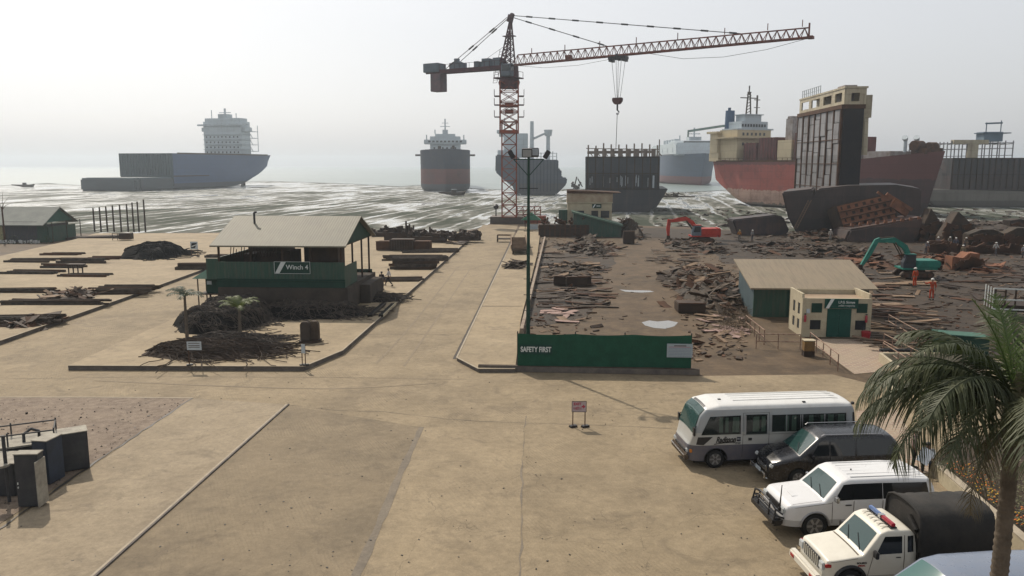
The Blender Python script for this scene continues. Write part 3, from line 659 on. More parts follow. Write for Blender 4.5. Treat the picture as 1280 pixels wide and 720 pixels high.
mb = MB(); mb.box(1.5, 3.6, 5, 9, 5, 26.2)
mb.build('inner_web', Mcrane, g_)
mb = MB(); mb.tube((5.0, 5, 14), (5.0, 5, 23.8), 1.1, .8, n=8); mb.box(4.1, 6, 4, 6, 20.5, 24.4); mb.build('post', Mc2, g_)

# --- the wide lower bilge part it stands on
k_ = thing('bilge_section', 'wide dark curved ship bottom section lying under the tall upright slice', 'hull section', (0, 0, 0), 0, 'hull sections cut from ships')
mb = MB(); sh_ = Matrix.Identity(4); sh_[0][1] = .40; mb.X = Matrix.Translation((0, 134, 0)) @ sh_ @ Matrix.Translation((0, -134, 0))
def pr(l, Y): return [(at(x, y, Y).x, at(x, y, Y).z) for x, y in l]
mb.prism(pr([(977, 240), (1016, 236), (1016, 245), (1022, 236), (1060, 232), (1120, 231), (1152, 236), (1150, 272), (1141, 300), (1080, 303), (1035, 303), (1000, 300), (985, 272)], 134), 134, 150)
mb.build('hull', hullpaint('bilge_dark', [(0, (.018, .013, .013)), (3, (.03, .02, .018))], rust=.3, streak=.4, edge=2, rustcol=(.09, .05, .04)), k_, bevel=.25)
mb = MB(); a1 = at(992, 285, 133.6); a2 = at(1010, 250, 133.6)
for o_ in (0, .5): mb.bar(a1 + Vector((o_, -.2, 0)), a2 + Vector((o_, -.2, 0)), .09)
for i in range(14): q = a1.lerp(a2, i / 14); mb.bar(q + Vector((0, -.2, 0)), q + Vector((.5, -.2, 0)), .07)
mb.build('ladder', M_tan, k_)
# rusty honeycomb piece with lightening holes leaning on it
o = thing('perforated_bottom_piece', 'orange rusty cut block with rows of round lightening holes leaning in front of dark hull', 'scrap block', at(1046, 291, 129))
def leanP(u, v): a_ = at(1046, 258, 129); b2 = at(1112, 243, 129); c2 = at(1056, 288, 128); return a_ + (b2 - a_) * u + (c2 - a_) * v - o.location
mb = MB(); nu, nv = 34, 16; idx = {}; vs = []; fs = []
holes = [((i + .5) / 7 + (.06 if j % 2 else 0), (j + .5) / 4) for j in range(4) for i in range(7)]
for i in range(nu + 1):
    for j in range(nv + 1): vs.append(leanP(i / nu, j / nv))
for i in range(nu):
    for j in range(nv):
        u, v = (i + .5) / nu, (j + .5) / nv
        if any(((u - hx) * 1.5) ** 2 + ((v - hy) * .75) ** 2 < .0022 for hx, hy in holes): continue
        fs.append((i * (nv + 1) + j, (i + 1) * (nv + 1) + j, (i + 1) * (nv + 1) + j + 1, i * (nv + 1) + j + 1))
mb.add(vs, fs); mb.build('holed_plate', M_rust2, o)
mb = MB(); q = [leanP(-.02, -.05), leanP(1.02, -.05), leanP(1.02, 1.05), leanP(-.02, 1.05)]; mb.add([v + Vector((.2, .7, -.1)) for v in q] + [v + Vector((0, 3.5, -1)) for v in q], [(0, 1, 2, 3), (4, 5, 6, 7), (0, 1, 5, 4), (1, 2, 6, 5), (2, 3, 7, 6), (3, 0, 4, 7)]); mb.build('backing_block', M_steel, o)
for v_ in (.25, .52, .78):
    mb = MB(); mb.bar(leanP(0, v_) + Vector((0, -.15, 0)), leanP(1, v_) + Vector((0, -.15, 0)), .35, .16); mb.build('stiffener', M_rust, o)
mb = MB(); mb.bar(leanP(.95, -.05), leanP(1.3, .8), .5); mb.bar(leanP(.8, -.2), leanP(1.15, .75), .4); mb.obox(leanP(1.1, .6), (3.4, .5, 1.4), (0, .5, .2)); mb.build('torn_girder', M_rust2, o)
o = thing('curved_bottom_block', 'dark rust brown curved ship bottom block lying on the ground below the holed piece', 'hull section', gp(1100, 303), 0, 'hull sections cut from ships')
mb = MB(); L = lambda px, py: at(px, py, 126) - gp(1100, 303)
mb.prism([(L(x, y).x, L(x, y).z) for x, y in [(1052, 300), (1058, 286), (1100, 279), (1150, 270), (1146, 292), (1134, 304), (1060, 306)]], 1, 7); mb.build('shell', hullpaint('block_brown', [(0, (.03, .018, .016)), (2.2, (.06, .03, .022))], rust=.4), o, bevel=.3)
mb = MB()
for i in range(9): mb.obox((-4 + i * 1.3, 1.2, 2.6 + i * .13), (.5, .3, .5), (0, .2, 0))
mb.build('cut_lug', M_rust2, o)

# --- right-hand cut ship with open framework above
h_ = thing('cut_ship_hull', 'dark cut ship hull with an open deck framework above, at the right edge', 'ship', (0, 0, 0), 0, 'beached ships being broken up')
p = at(1230, 250, 250); h_.location = (p.x, 250, MUD)
mb = MB(); mb.prism([(-17.5, 2.0), (-15.5, .4), (-10, 0), (60, -.2), (60, 4), (-18, 5.6)], 0, 24)
mb.build('lower_hull', hullpaint('hull_olive', [(0, (.075, .07, .06)), (2, (.14, .13, .11))], rust=.25, streak=.5, rustcol=(.07, .05, .04)), h_, bevel=.4)
mb = MB(); mb.box(-9.8, 60, 2, 20, 5.3, 15.2); mb.build('upper_hull', hullpaint('hull_black_rust', [(0, (.03, .022, .02)), (9.6, (.02, .021, .022))], rust=.35, streak=.6, rustcol=(.10, .05, .04)), h_)
mb = MB()
for i in range(22): mb.box(-9.6 + i * 1.9, -9.4 + i * 1.9, 1.6, 1.99, 5.6, 15.1)
for z in (10, 15): mb.box(-9.8, 60, 1.7, 1.99, z, z + .25)
mb.build('shell_frame', M_steel, h_)
mb = MB()
for i in range(13): x = -17 + i * 2.4; zt = 20.4 - max(0, (-x - 10)) * .25
for row in range(2):
    for i in range(13):
        x = -17 + i * 2.45; zt = 20.2 + (i > 3) * .5 - row * .3; mb.bar((x, 8 + row * 7, 6), (x, 8 + row * 7, zt), .26)
    for z in (11.5, 13.5, 15.6, 17.8, 19.6): mb.bar((-17.5, 8 + row * 7, z), (12.6, 8 + row * 7, z + .5), .2)
for i in range(13): x = -17 + i * 2.45; mb.bar((x, 8, 19.8), (x, 15, 19.6), .25)
mb.build('deck_frame', mat('frame_grey', (.19, .19, .2), scale=.6), h_)
mb = MB(); mb.box(-7, 4, 7, 9, 19.6, 20.9); mb.box(-2.4, 1, 7.2, 7.6, 14, 19.6); mb.build('frame_panel', Mc2, h_)
mb = MB(); mb.box(2.6, 8.6, 7.4, 12, 20.4, 23.4); mb.box(2, 11, 7, 12.4, 22.9, 23.2); mb.bar((3.4, 8, 23.2), (3.4, 8, 26.4), .3); mb.bar((8, 8, 23.2), (8, 8, 27), .3); mb.bar((3, 8, 26), (8.4, 8, 26.2), .5); mb.build('wheelhouse', mat('house_bluegrey', (.13, .18, .23), scale=.5), h_, bevel=.1)
i_ = thing('distant_red_ship', 'distant ship with orange red upper side between the bulk carrier bow and the cut ship', 'ship', (0, 0, 0), 0, 'beached ships being broken up')
p = at(1185, 228, 400); i_.location = (p.x, 400, MUD)
mb = MB(); hull(mb, 60, 14, 11, bow=.3, rake=4); o = mb.build('hull', [hullpaint('hull_orange', [(0, (.1, .11, .13)), (4.6, (.36, .10, .06))], rust=.1, streak=.1), M_deck, M_steel], i_, smooth=40); o.location = (-28, 0, 0)
mb = MB(); mb.box(-6, 2, -5, 5, 11, 14); mb.build('hatch', Mhatch, i_)
# small boats on the mud
for px, py, lab in ((27, 234, 'small dark boat on the mud far left of the blue ship'), (563, 244.5, 'small boat lying on the mud below the head-on tanker'), (60, 232, None)):
    if not lab: continue
    p = gp(px, py, -1.2); mb = MB(); hull(mb, 6, 2.4, 1.4, bow=.5, rake=1, bilge=.5, sheer=.5, n=10); mb.obox((1.6, 0, 1.9), (1.8, 1.4, 1.2))
    o = thing('small_boat', lab, 'boat', p, R(20), 'small boats on the mud'); mb.build('hull', [M_steel, M_deck, M_steel], o)
    mb = MB(); mb.obox((1.6, 0, 2.6), (2.2, 1.8, .12)); mb.build('cabin_roof', M_pale, o)
# ================================================================ TOWER CRANE, LAMP MAST
Mcr = mat('crane_red', (.26, .06, .03), col2=(.14, .045, .03), scale=1.5, rough=.65)
Mcd = mat('crane_dark_red', (.095, .04, .05), col2=(.05, .03, .035), scale=1, rough=.7)
Mcg = mat('crane_grey_blue', (.12, .15, .18), scale=1, rough=.6)
Mblk = flat('black_metal', (.015, .015, .017), .5)
DC = 163.0
base = at(636.5, 274, DC)
t = thing('tower_crane', 'red lattice tower crane with long jib and hanging hook at the road end', 'crane', (base.x, DC, 0), R(-30))
X0 = Matrix.Rotation(R(30), 4, 'Z')                          # mast stays square to the road
ZB = at(640, 271, DC).z; ZJ = at(640, 84, DC).z; ZP = at(646, 18, DC).z; hw = 1.45
def lattice(mb, hw0, hw1, z0, z1, n, r=.16, cross=True):
    for sx in (-1, 1):
        for sy in (-1, 1): mb.bar((sx * hw0, sy * hw0, z0), (sx * hw1, sy * hw1, z1), r * 1.5)
    for i in range(n):
        a, b2 = z0 + (z1 - z0) * i / n, z0 + (z1 - z0) * (i + 1) / n
        ha, hb_ = hw0 + (hw1 - hw0) * i / n, hw0 + (hw1 - hw0) * (i + 1) / n
        for k in range(4):
            c, s = (1, 0, -1, 0)[k], (0, 1, 0, -1)[k]
            def Q(u, h, z): return (c * h - s * u * h, s * h + c * u * h, z)
            mb.bar(Q(-1, ha, a), Q(1, ha, a), r * .8)
            mb.bar(Q(-1, ha, a), Q(1, hb_, b2), r * .7)
            if cross: mb.bar(Q(1, ha, a), Q(-1, hb_, b2), r * .7)
mb = MB(); mb.X = X0; lattice(mb, hw, hw, ZB, at(640, 150, DC).z, 8); mb.build('lower_mast', Mcr, t)
mb = MB(); mb.X = X0; za = at(640, 165, DC).z; zb = at(640, 102, DC).z; lattice(mb, hw + .35, hw + .35, za, zb, 5, .18); mb.box(-hw - .5, hw + .5, -hw - .5, hw + .5, za - .3, za + .3); mb.box(-hw - .45, hw + .45, -hw - .45, hw + .45, (za + zb) / 2, (za + zb) / 2 + .35)
for z in (za + 4, (za + zb) / 2 + .4): mb.obox((0, 0, z), (hw * 1.2, hw * 1.2, .8))
mb.build('climbing_frame', Mcr, t)
mb = MB(); mb.X = X0
for z in (at(640, 120, DC).z, at(640, 131, DC).z, at(640, 146, DC).z):
    for s in (-1, 1):
        x0, x1 = s * (hw + .35), s * (hw + 1.5); mb.box(min(x0, x1), max(x0, x1), -1.4, 1.4, z - .1, z)
        for y in (-1.3, 0, 1.3): mb.bar((x1, y, z), (x1, y, z + 1.2), .08)
        for h in (.6, 1.2): mb.bar((x1, -1.4, z + h), (x1, 1.4, z + h), .07)
mb.build('platform', Mcd, t)
mb = MB(); zt = at(640, 103, DC).z; mb.lathe([(hw * 1.25, zt - 1.2), (hw * 1.5, zt), (hw * 1.35, zt + .6)], 16); mb.build('slewing_ring', Mcd, t)
mb = MB(); mb.box(-1.35, 1.35, -1.35, 1.35, zt + .4, ZJ + .2); mb.box(-2.6, 2.3, -1.8, 1.8, zt + .7, zt + .9)
for x in (-2.5, 2.2):
    for y in (-1.7, 0, 1.7): mb.bar((x, y, zt + .9), (x, y, zt + 2.0), .07)
    mb.bar((x, -1.7, zt + 2), (x, 1.7, zt + 2), .07)
mb.build('turntable', Mcd, t)
mb = MB(); mb.box(-.2, 1.9, -2.9, -1.36, zt + .95, zt + 3.3); cabin = mb.build('operator_cab', Mcg, t, bevel=.12)
mb = MB(); mb.box(1.9, 1.94, -2.8, -1.5, zt + 1.9, zt + 3.1); mb.box(.1, 1.7, -2.95, -2.91, zt + 1.9, zt + 3.1); mb.build('window', M_win, cabin)
mb = MB(); mb.X = Matrix.Translation((-.2, 0, 0))
for sx in (-1, 1):
    for sy in (-1, 1): mb.bar((sx * 1.3 - .2, sy * .9, ZJ), (.55, sy * .25, ZP - 1), .24)
for i in range(8):
    a, b2 = i / 8, (i + 1) / 8; z0 = ZJ + (ZP - 1 - ZJ) * a; z1 = ZJ + (ZP - 1 - ZJ) * b2
    xa0, xa1 = -1.5 + 2.05 * a, 1.1 - .55 * a; xb0, xb1 = -1.5 + 2.05 * b2, 1.1 - .55 * b2; ya, yb = .9 - .65 * a, .9 - .65 * b2
    for s in (-1, 1): mb.bar((xa0, s * ya, z0), (xb1, s * yb, z1), .13); mb.bar((xa1, s * ya, z0), (xb0, s * yb, z1), .13); mb.bar((xa0, s * ya, z0), (xa1, s * ya, z0), .12)
    mb.bar((xa0, -ya, z0), (xa0, ya, z0), .1); mb.bar((xa0, -ya, z0), (xb0, yb, z1), .1)
mb.obox((.5, 0, ZP - .8), (1.0, .8, 1.4), (0, .3, 0)); mb.tube((.9, -.3, ZP - .2), (.9, .3, ZP - .2), .4); mb.box(-.9, 1.4, -.7, .7, ZP - 4.2, ZP - 4.05)
for x in (-2.6, -1.7): mb.bar((x - .4, -.9, ZP - 13), (x + 1.0, -.4, ZP - 6.5), .07)
for i in range(12): f = i / 12; mb.bar((-3 + 1.4 * f, -.9 + .5 * f, ZP - 13 + 6.5 * f), (-2.1 + 1.4 * f, -.9 + .5 * f, ZP - 13 + 6.5 * f), .06)
mb.build('cat_head', Mcd, t)
# jib: triangular lattice
LJ = 55.2; dz = 1.1
def jp(s, v, w_): return Vector((1.2 + s * LJ, v, ZJ + .3 + s * dz + w_))
mb = MB()
for v in (-.75, .75): mb.bar(jp(0, v, 0), jp(1, v, 0), .22)
mb.bar(jp(.015, 0, 1.9), jp(1, 0, 1.55), .2)
N = 38
for i in range(N):
    s0, s1 = i / N, (i + 1) / N; sm_ = (s0 + s1) / 2; h = 1.9 - .35 * sm_
    for v in (-.75, .75): mb.bar(jp(s0, v, 0), jp(sm_, 0, h), .1); mb.bar(jp(sm_, 0, h), jp(s1, v, 0), .1)
    mb.bar(jp(s0, -.75, 0), jp(s1, .75, 0), .08); mb.bar(jp(s0, -.75, 0), jp(s0, .75, 0), .08)
for s in (.07, .2, .33, .46, .6, .75, .88, .98): mb.bar(jp(s, 0, 1.8), jp(s, 0, 2.9), .12)
mb.bar(jp(1, 0, -.2), jp(1, 0, 2.3), .25); mb.obox(jp(1.005, 0, 0), (.9, 1.6, .4)); mb.obox(jp(.215, 0, .5), (1.0, 1.0, .8))
mb.build('jib', mat('jib_dark', (.20, .055, .035), col2=(.12, .06, .05), scale=.6), t)
# counter jib with counterweights
LC = 19.5; mb = MB()
mb.box(-LC, -1.2, -1.1, -.8, ZJ - .4, ZJ + .35); mb.box(-LC, -1.2, .8, 1.1, ZJ - .4, ZJ + .35); mb.box(-LC, -1.2, -.8, .8, ZJ - .1, ZJ + .05); mb.build('counter_jib', Mcd, t)
mb = MB(); mb.box(-LC - .4, -LC + 3.4, -1.5, 1.5, ZJ - .1, ZJ + 1.7)
mb.build('ballast_crate', Mcg, t, bevel=.08)
mb = MB(); mb.box(-LC + 1.2, -LC + 3.8, -1.2, 1.2, ZJ - 4.0, ZJ - .4); mb.build('counterweight', mat('counterweight', (.16, .10, .11), col2=(.10, .09, .1), scale=.8), t, bevel=.08)
mb = MB()
for x in (-3.2, -5.8): mb.box(x, x + 1.7, -1, 1, ZJ + .35, ZJ + 1.9)
mb.box(-7.7, -6.7, -.9, .9, ZJ + .35, ZJ + 1.5); mb.tube((-12, -.8, ZJ + 1.1), (-12, .8, ZJ + 1.1), .8, n=12); mb.box(-13.6, -10.6, -1, 1, ZJ + .35, ZJ + 1.5); mb.tube((-12.4, 0, ZJ + 1), (-12.4, 0, ZJ + 2.4), .6); mb.build('hoist_winch', Mcg, t)
mb = MB()
for i in range(16): x = -LC + i * 1.2; mb.bar((x, -1.1, ZJ + .3), (x, -1.1, ZJ + 1.3), .06)
mb.bar((-LC, -1.1, ZJ + 1.3), (-1.4, -1.1, ZJ + 1.3), .06); mb.build('handrail', Mcd, t)
mb = MB(); top = Vector((.7, 0, ZP - .6))
def tie(mb, p, q, n_):
    mb.tube(p, q, .075, n=5); d = q - p
    for i in range(n_): c = p + d * ((i + .6) / n_); mb.tube(c, c + d.normalized() * 1.3, .17, n=6)
for v in (-.5, .5): tie(mb, top + Vector((-1, v * .6, 0)), Vector((-LC + 5, v * 2, ZJ + .4)), 3)
tie(mb, top, jp(.36, 0, 1.8), 4); tie(mb, top + Vector((.2, 0, .3)), jp(.80, 0, 1.7), 9)
mb.path([jp(.02, 0, -.2), jp(.12, 0, -1.0), jp(.25, 0, -1.1), jp(.40, 0, -.4)], .03, 4)
mb.path([jp(.5, 0, -.1), jp(.62, 0, -1.6), jp(.75, 0, -1.9), jp(.88, 0, -1.3), jp(1, 0, -.1)], .035, 4)
mb.bar((-8, 0, ZJ + .5), (-1.2, 0, ZP - 6), .05); mb.build('tie_rods', Mblk, t)
# trolley and hook block: at photo x ~ 773
sT = .398; pT = jp(sT, 0, -.45); mb = MB(); mb.obox(pT, (3.4, 1.7, .5)); mb.obox(pT + Vector((-1.3, 0, -.2)), (.5, 1.9, .9)); mb.obox(pT + Vector((1.3, 0, -.2)), (.5, 1.9, .9))
mb.obox(pT + Vector((0, 0, .1)), (.5, 1.9, 1.0)); mb.build('trolley', Mblk, t)
hk = pT + Vector((0, 0, -7.8)); mb = MB()
for dx, q in ((-1.3, -.4), (-.45, -.1), (0, 0), (.6, .1), (1.4, .5)): mb.tube(pT + Vector((dx, 0, -.3)), hk + Vector((q, 0, .6)), .04, n=4)
mb.build('hoist_rope', Mblk, t)
mb = MB(); mb.prism([(-.95, .7), (.95, .7), (.95, .1), (.5, -.5), (-.5, -.5), (-.95, .1)], -.45, .45); mb.X = Matrix.Identity(4); hb2 = mb.build('hook_block', flat('hook_red', (.07, .02, .018), .6), t, hk, bevel=.1)
mb = MB(); mb.tube((0, 0, -.5), (0, 0, -1.6), .16); mb.path([(0, 0, -1.5), (.35, 0, -1.9), (.2, 0, -2.3), (-.2, 0, -2.2)], .12, 6)
mb.path([(0, 0, -2), (-.05, 0, -5), (-.15, 0, -9.5)], .06, 4); mb.build('hook', Mblk, hb2)
# foundation
o = thing('crane_foundation', 'low concrete foundation block under the tower crane at the end of the road', 'foundation', gp(633, 280), YAW)
mb = MB(); mb.box(-3.35, 3.5, .2, 6.8, 0, ZB); mb.build('block', mat('found_conc', (.15, .125, .11), scale=.8), o, bevel=.04)
mb = MB()
for i in range(26): mb.box(-3.3 + i * .26, -3.2 + i * .26, .12, .2, .1, ZB - .1)
mb.build('front_ribs', M_kerb, o); mb = MB()
for x in (2, 3.2, 4.4, 5.6, 6.8): mb.bar((x, 4, ZB), (x, 4, ZB + 2), .18)
for z in (.3, 1.1, 1.9): mb.bar((2, 4, ZB + z), (7, 4, ZB + z), .16)
for i in range(4): mb.bar((2 + i * 1.2, 4, ZB + .3), (3.2 + i * 1.2, 4, ZB + 1.9), .12)
mb.box(2, 8, 3, 5, -.3, ZB); mb.build('side_lattice', Mcr, o)
o = thing('post_with_sign', 'small dark round-topped post at the left end of the crane foundation', 'post', at(620, 270, 163))
mb = MB(); mb.tube((0, 0, 0), (0, 0, 1.4), .12); mb.build('post', Mblk, o); mb = MB(); mb.lathe([(.1, 0), (.5, .3), (.55, .8), (.2, 1.1)], 10, c=(0, 0, 1.3)); mb.build('lamp_head', Mblk, o)

# lamp mast behind the green fence
lp = gp(660, 456)
Mgp = mat('pole_green', (.014, .045, .032), scale=2, rough=.6)
t = thing('floodlight_mast', 'tall thin dark green floodlight mast with four lamps behind the green fence', 'lamp post', lp)
Hm = 13.0
mb = MB(); mb.tube((0, 0, 0), (0, 0, 6), .13, .11, 10); mb.tube((0, 0, 6), (0, 0, Hm - .5), .10, .07, 10); mb.tube((0, 0, 0), (0, 0, .2), .3); mb.build('pole', Mgp, t, smooth=40)
mb = MB()
for i in range(9): z = 2.4 + i * .95; mb.bar((-.28, 0, z), (.28, 0, z), .035)
mb.bar((-.55, 0, Hm - 2.4), (.55, 0, Hm - 2.4), .05); mb.build('climbing_rung', Mblk, t)
mb = MB(); mb.bar((0, 0, Hm - 1.7), (-.85, 0, Hm - .75), .05); mb.bar((0, 0, Hm - 1.7), (.85, 0, Hm - .75), .05); mb.bar((-.9, 0, Hm - .72), (.9, 0, Hm - .72), .06); mb.build('bracket', Mgp, t)
for c, rot in (((-1.0, 0, Hm - .45), (0, -.5, 0)), ((-.1, -.2, Hm - .35), (.2, 0, 0)), ((.3, .2, Hm - .33), (-.2, 0, 0)), ((1.05, 0, Hm - .45), (0, .55, 0))):
    mb = MB(); mb.obox((0, 0, 0), (.28 if abs(c[0]) > .5 else .6, .3, .5), (0, 0, 0)); l = mb.build('floodlight', Mblk, t, c, bevel=.03); l.rotation_euler = rot
    if abs(c[0]) < .5: mb = MB(); mb.box(-.25, .25, -.165, -.152, -.2, .2); mb.build('lamp_glass', flat('lamp_glass', (.25, .27, .28), .3), l)
# ================================================================ PEOPLE
M_skin = flat('skin', (.16, .085, .055), .6)
M_hair = flat('hair', (.012, .01, .01), .7)
def skin_mesh(name, verts, edges, m, sub=1, root=0):
    me = bpy.data.meshes.new('sk'); me.from_pydata([v[0] for v in verts], edges, [])
    o = bpy.data.objects.new('sk', me); COL.objects.link(o)
    o.modifiers.new('s', 'SKIN'); sv = me.skin_vertices[0].data
    for i, v in enumerate(verts):
        r = v[1]; sv[i].radius = (r, r) if not isinstance(r, tuple) else r; sv[i].use_root = (i == root)
    o.modifiers.new('u', 'SUBSURF').levels = sub
    dg = bpy.context.evaluated_depsgraph_get(); out = bpy.data.meshes.new_from_object(o.evaluated_get(dg))
    out.name = name; out.materials.clear(); out.materials.append(m); out.polygons.foreach_set('use_smooth', [True] * len(out.polygons))
    bpy.data.objects.remove(o); return out
def pose(kind):
    """joints, facing -y, feet at z=0"""
    J = dict(pel=(0, 0, .95), wai=(0, 0, 1.08), che=(0, .01, 1.32), nec=(0, .01, 1.48), hd=(0, -.02, 1.60), top=(0, 0, 1.69))
    for s, k in ((-1, 'l'), (1, 'r')):
        J[k + 'sh'] = (s * .19, .01, 1.42); J[k + 'el'] = (s * .27, .02, 1.13); J[k + 'wr'] = (s * .28, -.06, .90); J[k + 'ha'] = (s * .28, -.08, .82)
        J[k + 'hip'] = (s * .09, 0, .90); J[k + 'kn'] = (s * .11, -.02, .50); J[k + 'an'] = (s * .12, .02, .09); J[k + 'to'] = (s * .13, -.13, .035)
    if kind == 'walk':
        J.update(lkn=(-.09, -.22, .53), lan=(-.09, -.33, .13), lto=(-.09, -.48, .08), rkn=(.09, .08, .50), ran=(.09, .36, .16), rto=(.09, .27, .03), lel=(-.25, .13, 1.15), lwr=(-.25, .17, .92), lha=(-.25, .15, .84), rel=(.25, -.1, 1.16), rwr=(.24, -.28, 1.03), rha=(.23, -.35, .99))
    if kind == 'work':
        J.update(wai=(0, -.02, 1.08), che=(0, -.10, 1.30), nec=(0, -.17, 1.45), hd=(0, -.25, 1.54), top=(0, -.25, 1.64), lsh=(-.19, -.12, 1.39), rsh=(.19, -.12, 1.39), lel=(-.22, -.26, 1.16), lwr=(-.12, -.45, 1.05), lha=(-.08, -.52, 1.03), rel=(.23, -.24, 1.15), rwr=(.14, -.44, 1.02), rha=(.1, -.51, 1.0))
    if kind == 'point':
        J.update(rel=(.42, -.04, 1.30), rwr=(.55, -.16, 1.40), rha=(.58, -.22, 1.44))
    if kind == 'sit':
        J.update(pel=(0, 0, .50), wai=(0, .0, .63), che=(0, -.05, .86), nec=(0, -.08, 1.02), hd=(0, -.14, 1.13), top=(0, -.13, 1.23))
        for s, k in ((-1, 'l'), (1, 'r')):
            J[k + 'sh'] = (s * .19, -.05, .96); J[k + 'el'] = (s * .24, -.14, .70); J[k + 'wr'] = (s * .14, -.36, .66); J[k + 'ha'] = (s * .10, -.43, .65)
            J[k + 'hip'] = (s * .1, 0, .47); J[k + 'kn'] = (s * .13, -.42, .50); J[k + 'an'] = (s * .13, -.40, .09); J[k + 'to'] = (s * .14, -.55, .035)
    return J
PM = {}
def person(lab, loc, rz, kind='stand', shirt=(.3, .3, .3), legs=(.03, .03, .04), helmet=None, group=None, scale=1, coverall=False):
    J = pose(kind); V = Vector
    if ('b', kind) not in PM:
        order = ['pel', 'wai', 'che', 'nec', 'hd', 'top']; rad = dict(pel=(.135, .10), wai=(.125, .09), che=(.155, .105), nec=.052, hd=(.078, .095), top=(.06, .075), sh=.06, el=.042, wr=.03, ha=.038, hip=.085, kn=.058, an=.042, to=.036)
        vs = [(J[k], rad[k]) for k in order]; es = [(0, 1), (1, 2), (2, 3), (3, 4), (4, 5)]
        for k in 'lr':
            i = len(vs); vs += [(J[k + q], rad[q]) for q in ('sh', 'el', 'wr', 'ha')]; es += [(2, i), (i, i + 1), (i + 1, i + 2), (i + 2, i + 3)]
            h = V(J[k + 'ha']); d = (h - V(J[k + 'wr'])).normalized(); sd = V((1, 0, 0)) if abs(d.x) < .7 else V((0, 0, 1))
            for f in range(4):
                a = h + sd * (f - 1.5) * .019; L = (.062, .072, .068, .052)[f]; j = len(vs)
                vs += [(tuple(a + d * .035), .009), (tuple(a + d * (.035 + L * .6)), .0085), (tuple(a + d * (.03 + L) + V((0, -.02, -.006))), .007)]; es += [(i + 3, j), (j, j + 1), (j + 1, j + 2)]
            j = len(vs); tb = V(J[k + 'wr']).lerp(h, .5) + sd * (-.035 if k == 'r' else .035); vs += [(tuple(tb), .011), (tuple(tb + d * .045 + sd * (-.012 if k == 'r' else .012)), .009)]; es += [(i + 3, j), (j, j + 1)]
            i = len(vs); vs += [(J[k + q], rad[q]) for q in ('hip', 'kn', 'an', 'to')]; es += [(0, i), (i, i + 1), (i + 1, i + 2), (i + 2, i + 3)]
        PM['b', kind] = skin_mesh('body', vs, es, M_skin)
        vs = [(J['wai'], (.145, .105)), (J['che'], (.175, .125)), (tuple(V(J['che']).lerp(V(J['nec']), .6)), .085), (J['pel'], (.15, .115))]; es = [(0, 1), (1, 2), (0, 3)]
        for k in 'lr':
            i = len(vs); w_ = .5; vs += [(J[k + 'sh'], .075), (J[k + 'el'], .058), (tuple(V(J[k + 'el']).lerp(V(J[k + 'wr']), .8)), .046)]; es += [(1, i), (i, i + 1), (i + 1, i + 2)]
        PM['s', kind] = (vs, es)
        vs = [(J['pel'], (.15, .118)), (tuple(V(J['pel']).lerp(V(J['wai']), .5)), (.145, .108))]; es = [(0, 1)]
        for k in 'lr':
            i = len(vs); vs += [(J[k + 'hip'], .10), (J[k + 'kn'], .075), (tuple(V(J[k + 'an']) + V((0, 0, .03))), .062)]; es += [(0, i), (i, i + 1), (i + 1, i + 2)]
        PM['t', kind] = (vs, es)
    def cl(key, nm, col):
        kk = (key, kind, col)
        if kk not in PM:
            vs, es = PM[key, kind]; PM[kk] = skin_mesh(nm, vs, es, mat('cloth_%g_%g_%g' % col, col, col2=tuple(c * .7 for c in col), scale=5, rough=.9, bump=.3))
        return PM[kk]
    o = bpy.data.objects.new('person', PM['b', kind]); COL.objects.link(o); o.location = loc; o.rotation_euler[2] = rz; o.scale = (scale,) * 3
    tag(o, lab, 'person', group)
    for nm, me in (('shirt', cl('s', 'shirt', shirt)), ('trousers', cl('t', 'trousers', legs))):
        c = bpy.data.objects.new(nm, me); COL.objects.link(c); c.parent = o
    hd = V(J['hd']); f = V((0, -1, 0))
    mb = MB()
    for s in (-1, 1): mb.obox(hd + V((s * .032, -.088, .022)), (.022, .012, .012))
    mb.build('eyes', M_hair, o); mb = MB(); mb.obox(hd + V((0, -.10, -.008)), (.022, .03, .04)); mb.obox(hd + V((0, -.085, -.048)), (.045, .012, .012)); 
    for s in (-1, 1): mb.obox(hd + V((s * .082, 0, 0)), (.018, .035, .055))
    mb.build('face_features', M_skin, o, smooth=60)
    if helmet:
        mb = MB(); mb.lathe([(.118, .03), (.122, .07), (.105, .125), (.06, .155), (.01, .165)], 14, c=hd); mb.obox(hd + V((0, -.13, .035)), (.17, .09, .015)); mb.build('helmet', flat('helmet_%g' % helmet[2], helmet, .4), o, smooth=50)
    else:
        mb = MB(); mb.lathe([(.088, .03), (.098, .07), (.09, .11), (.05, .14), (.01, .145)], 12, c=hd + V((0, .015, 0))); mb.obox(hd + V((0, .06, .01)), (.15, .06, .11)); mb.build('hair', M_hair, o, smooth=60, bevel=.01)
    mb = MB()
    for k in 'lr': a_, t_ = V(J[k + 'an']), V(J[k + 'to']); c = (a_ + t_) / 2; mb.obox(V((c.x, c.y + .02, max(.045, min(a_.z, t_.z) + .012))), (.105, .28, .09), (atan2(-(t_.z - a_.z + .055), -(t_.y - a_.y)) * .9 if kind == 'walk' else 0, 0, 0))
    mb.build('shoes', M_hair, o, bevel=.02)
    return o
ORG = (.42, .06, .02); WH = (.62, .60, .55)
person('person in orange coverall standing still, left of the pair by the teal excavator', gp(1143, 359), R(200), 'stand', ORG, ORG, WH, scale=1.12)
person('person in orange coverall raising one arm, nearer of the pair by the teal excavator', gp(1164, 375), R(170), 'point', ORG, (.40, .055, .02), WH, scale=1.12)
person('person in white shirt and dark trousers walking left past the steel stacks', gp(486, 357.5, .28), R(-90), 'walk', (.5, .5, .52), (.02, .02, .025))
person('person in dark clothes standing beside the brown drum at the winch building', gp(477.5, 362, .28), R(160), 'stand', (.05, .05, .06), (.03, .03, .035))
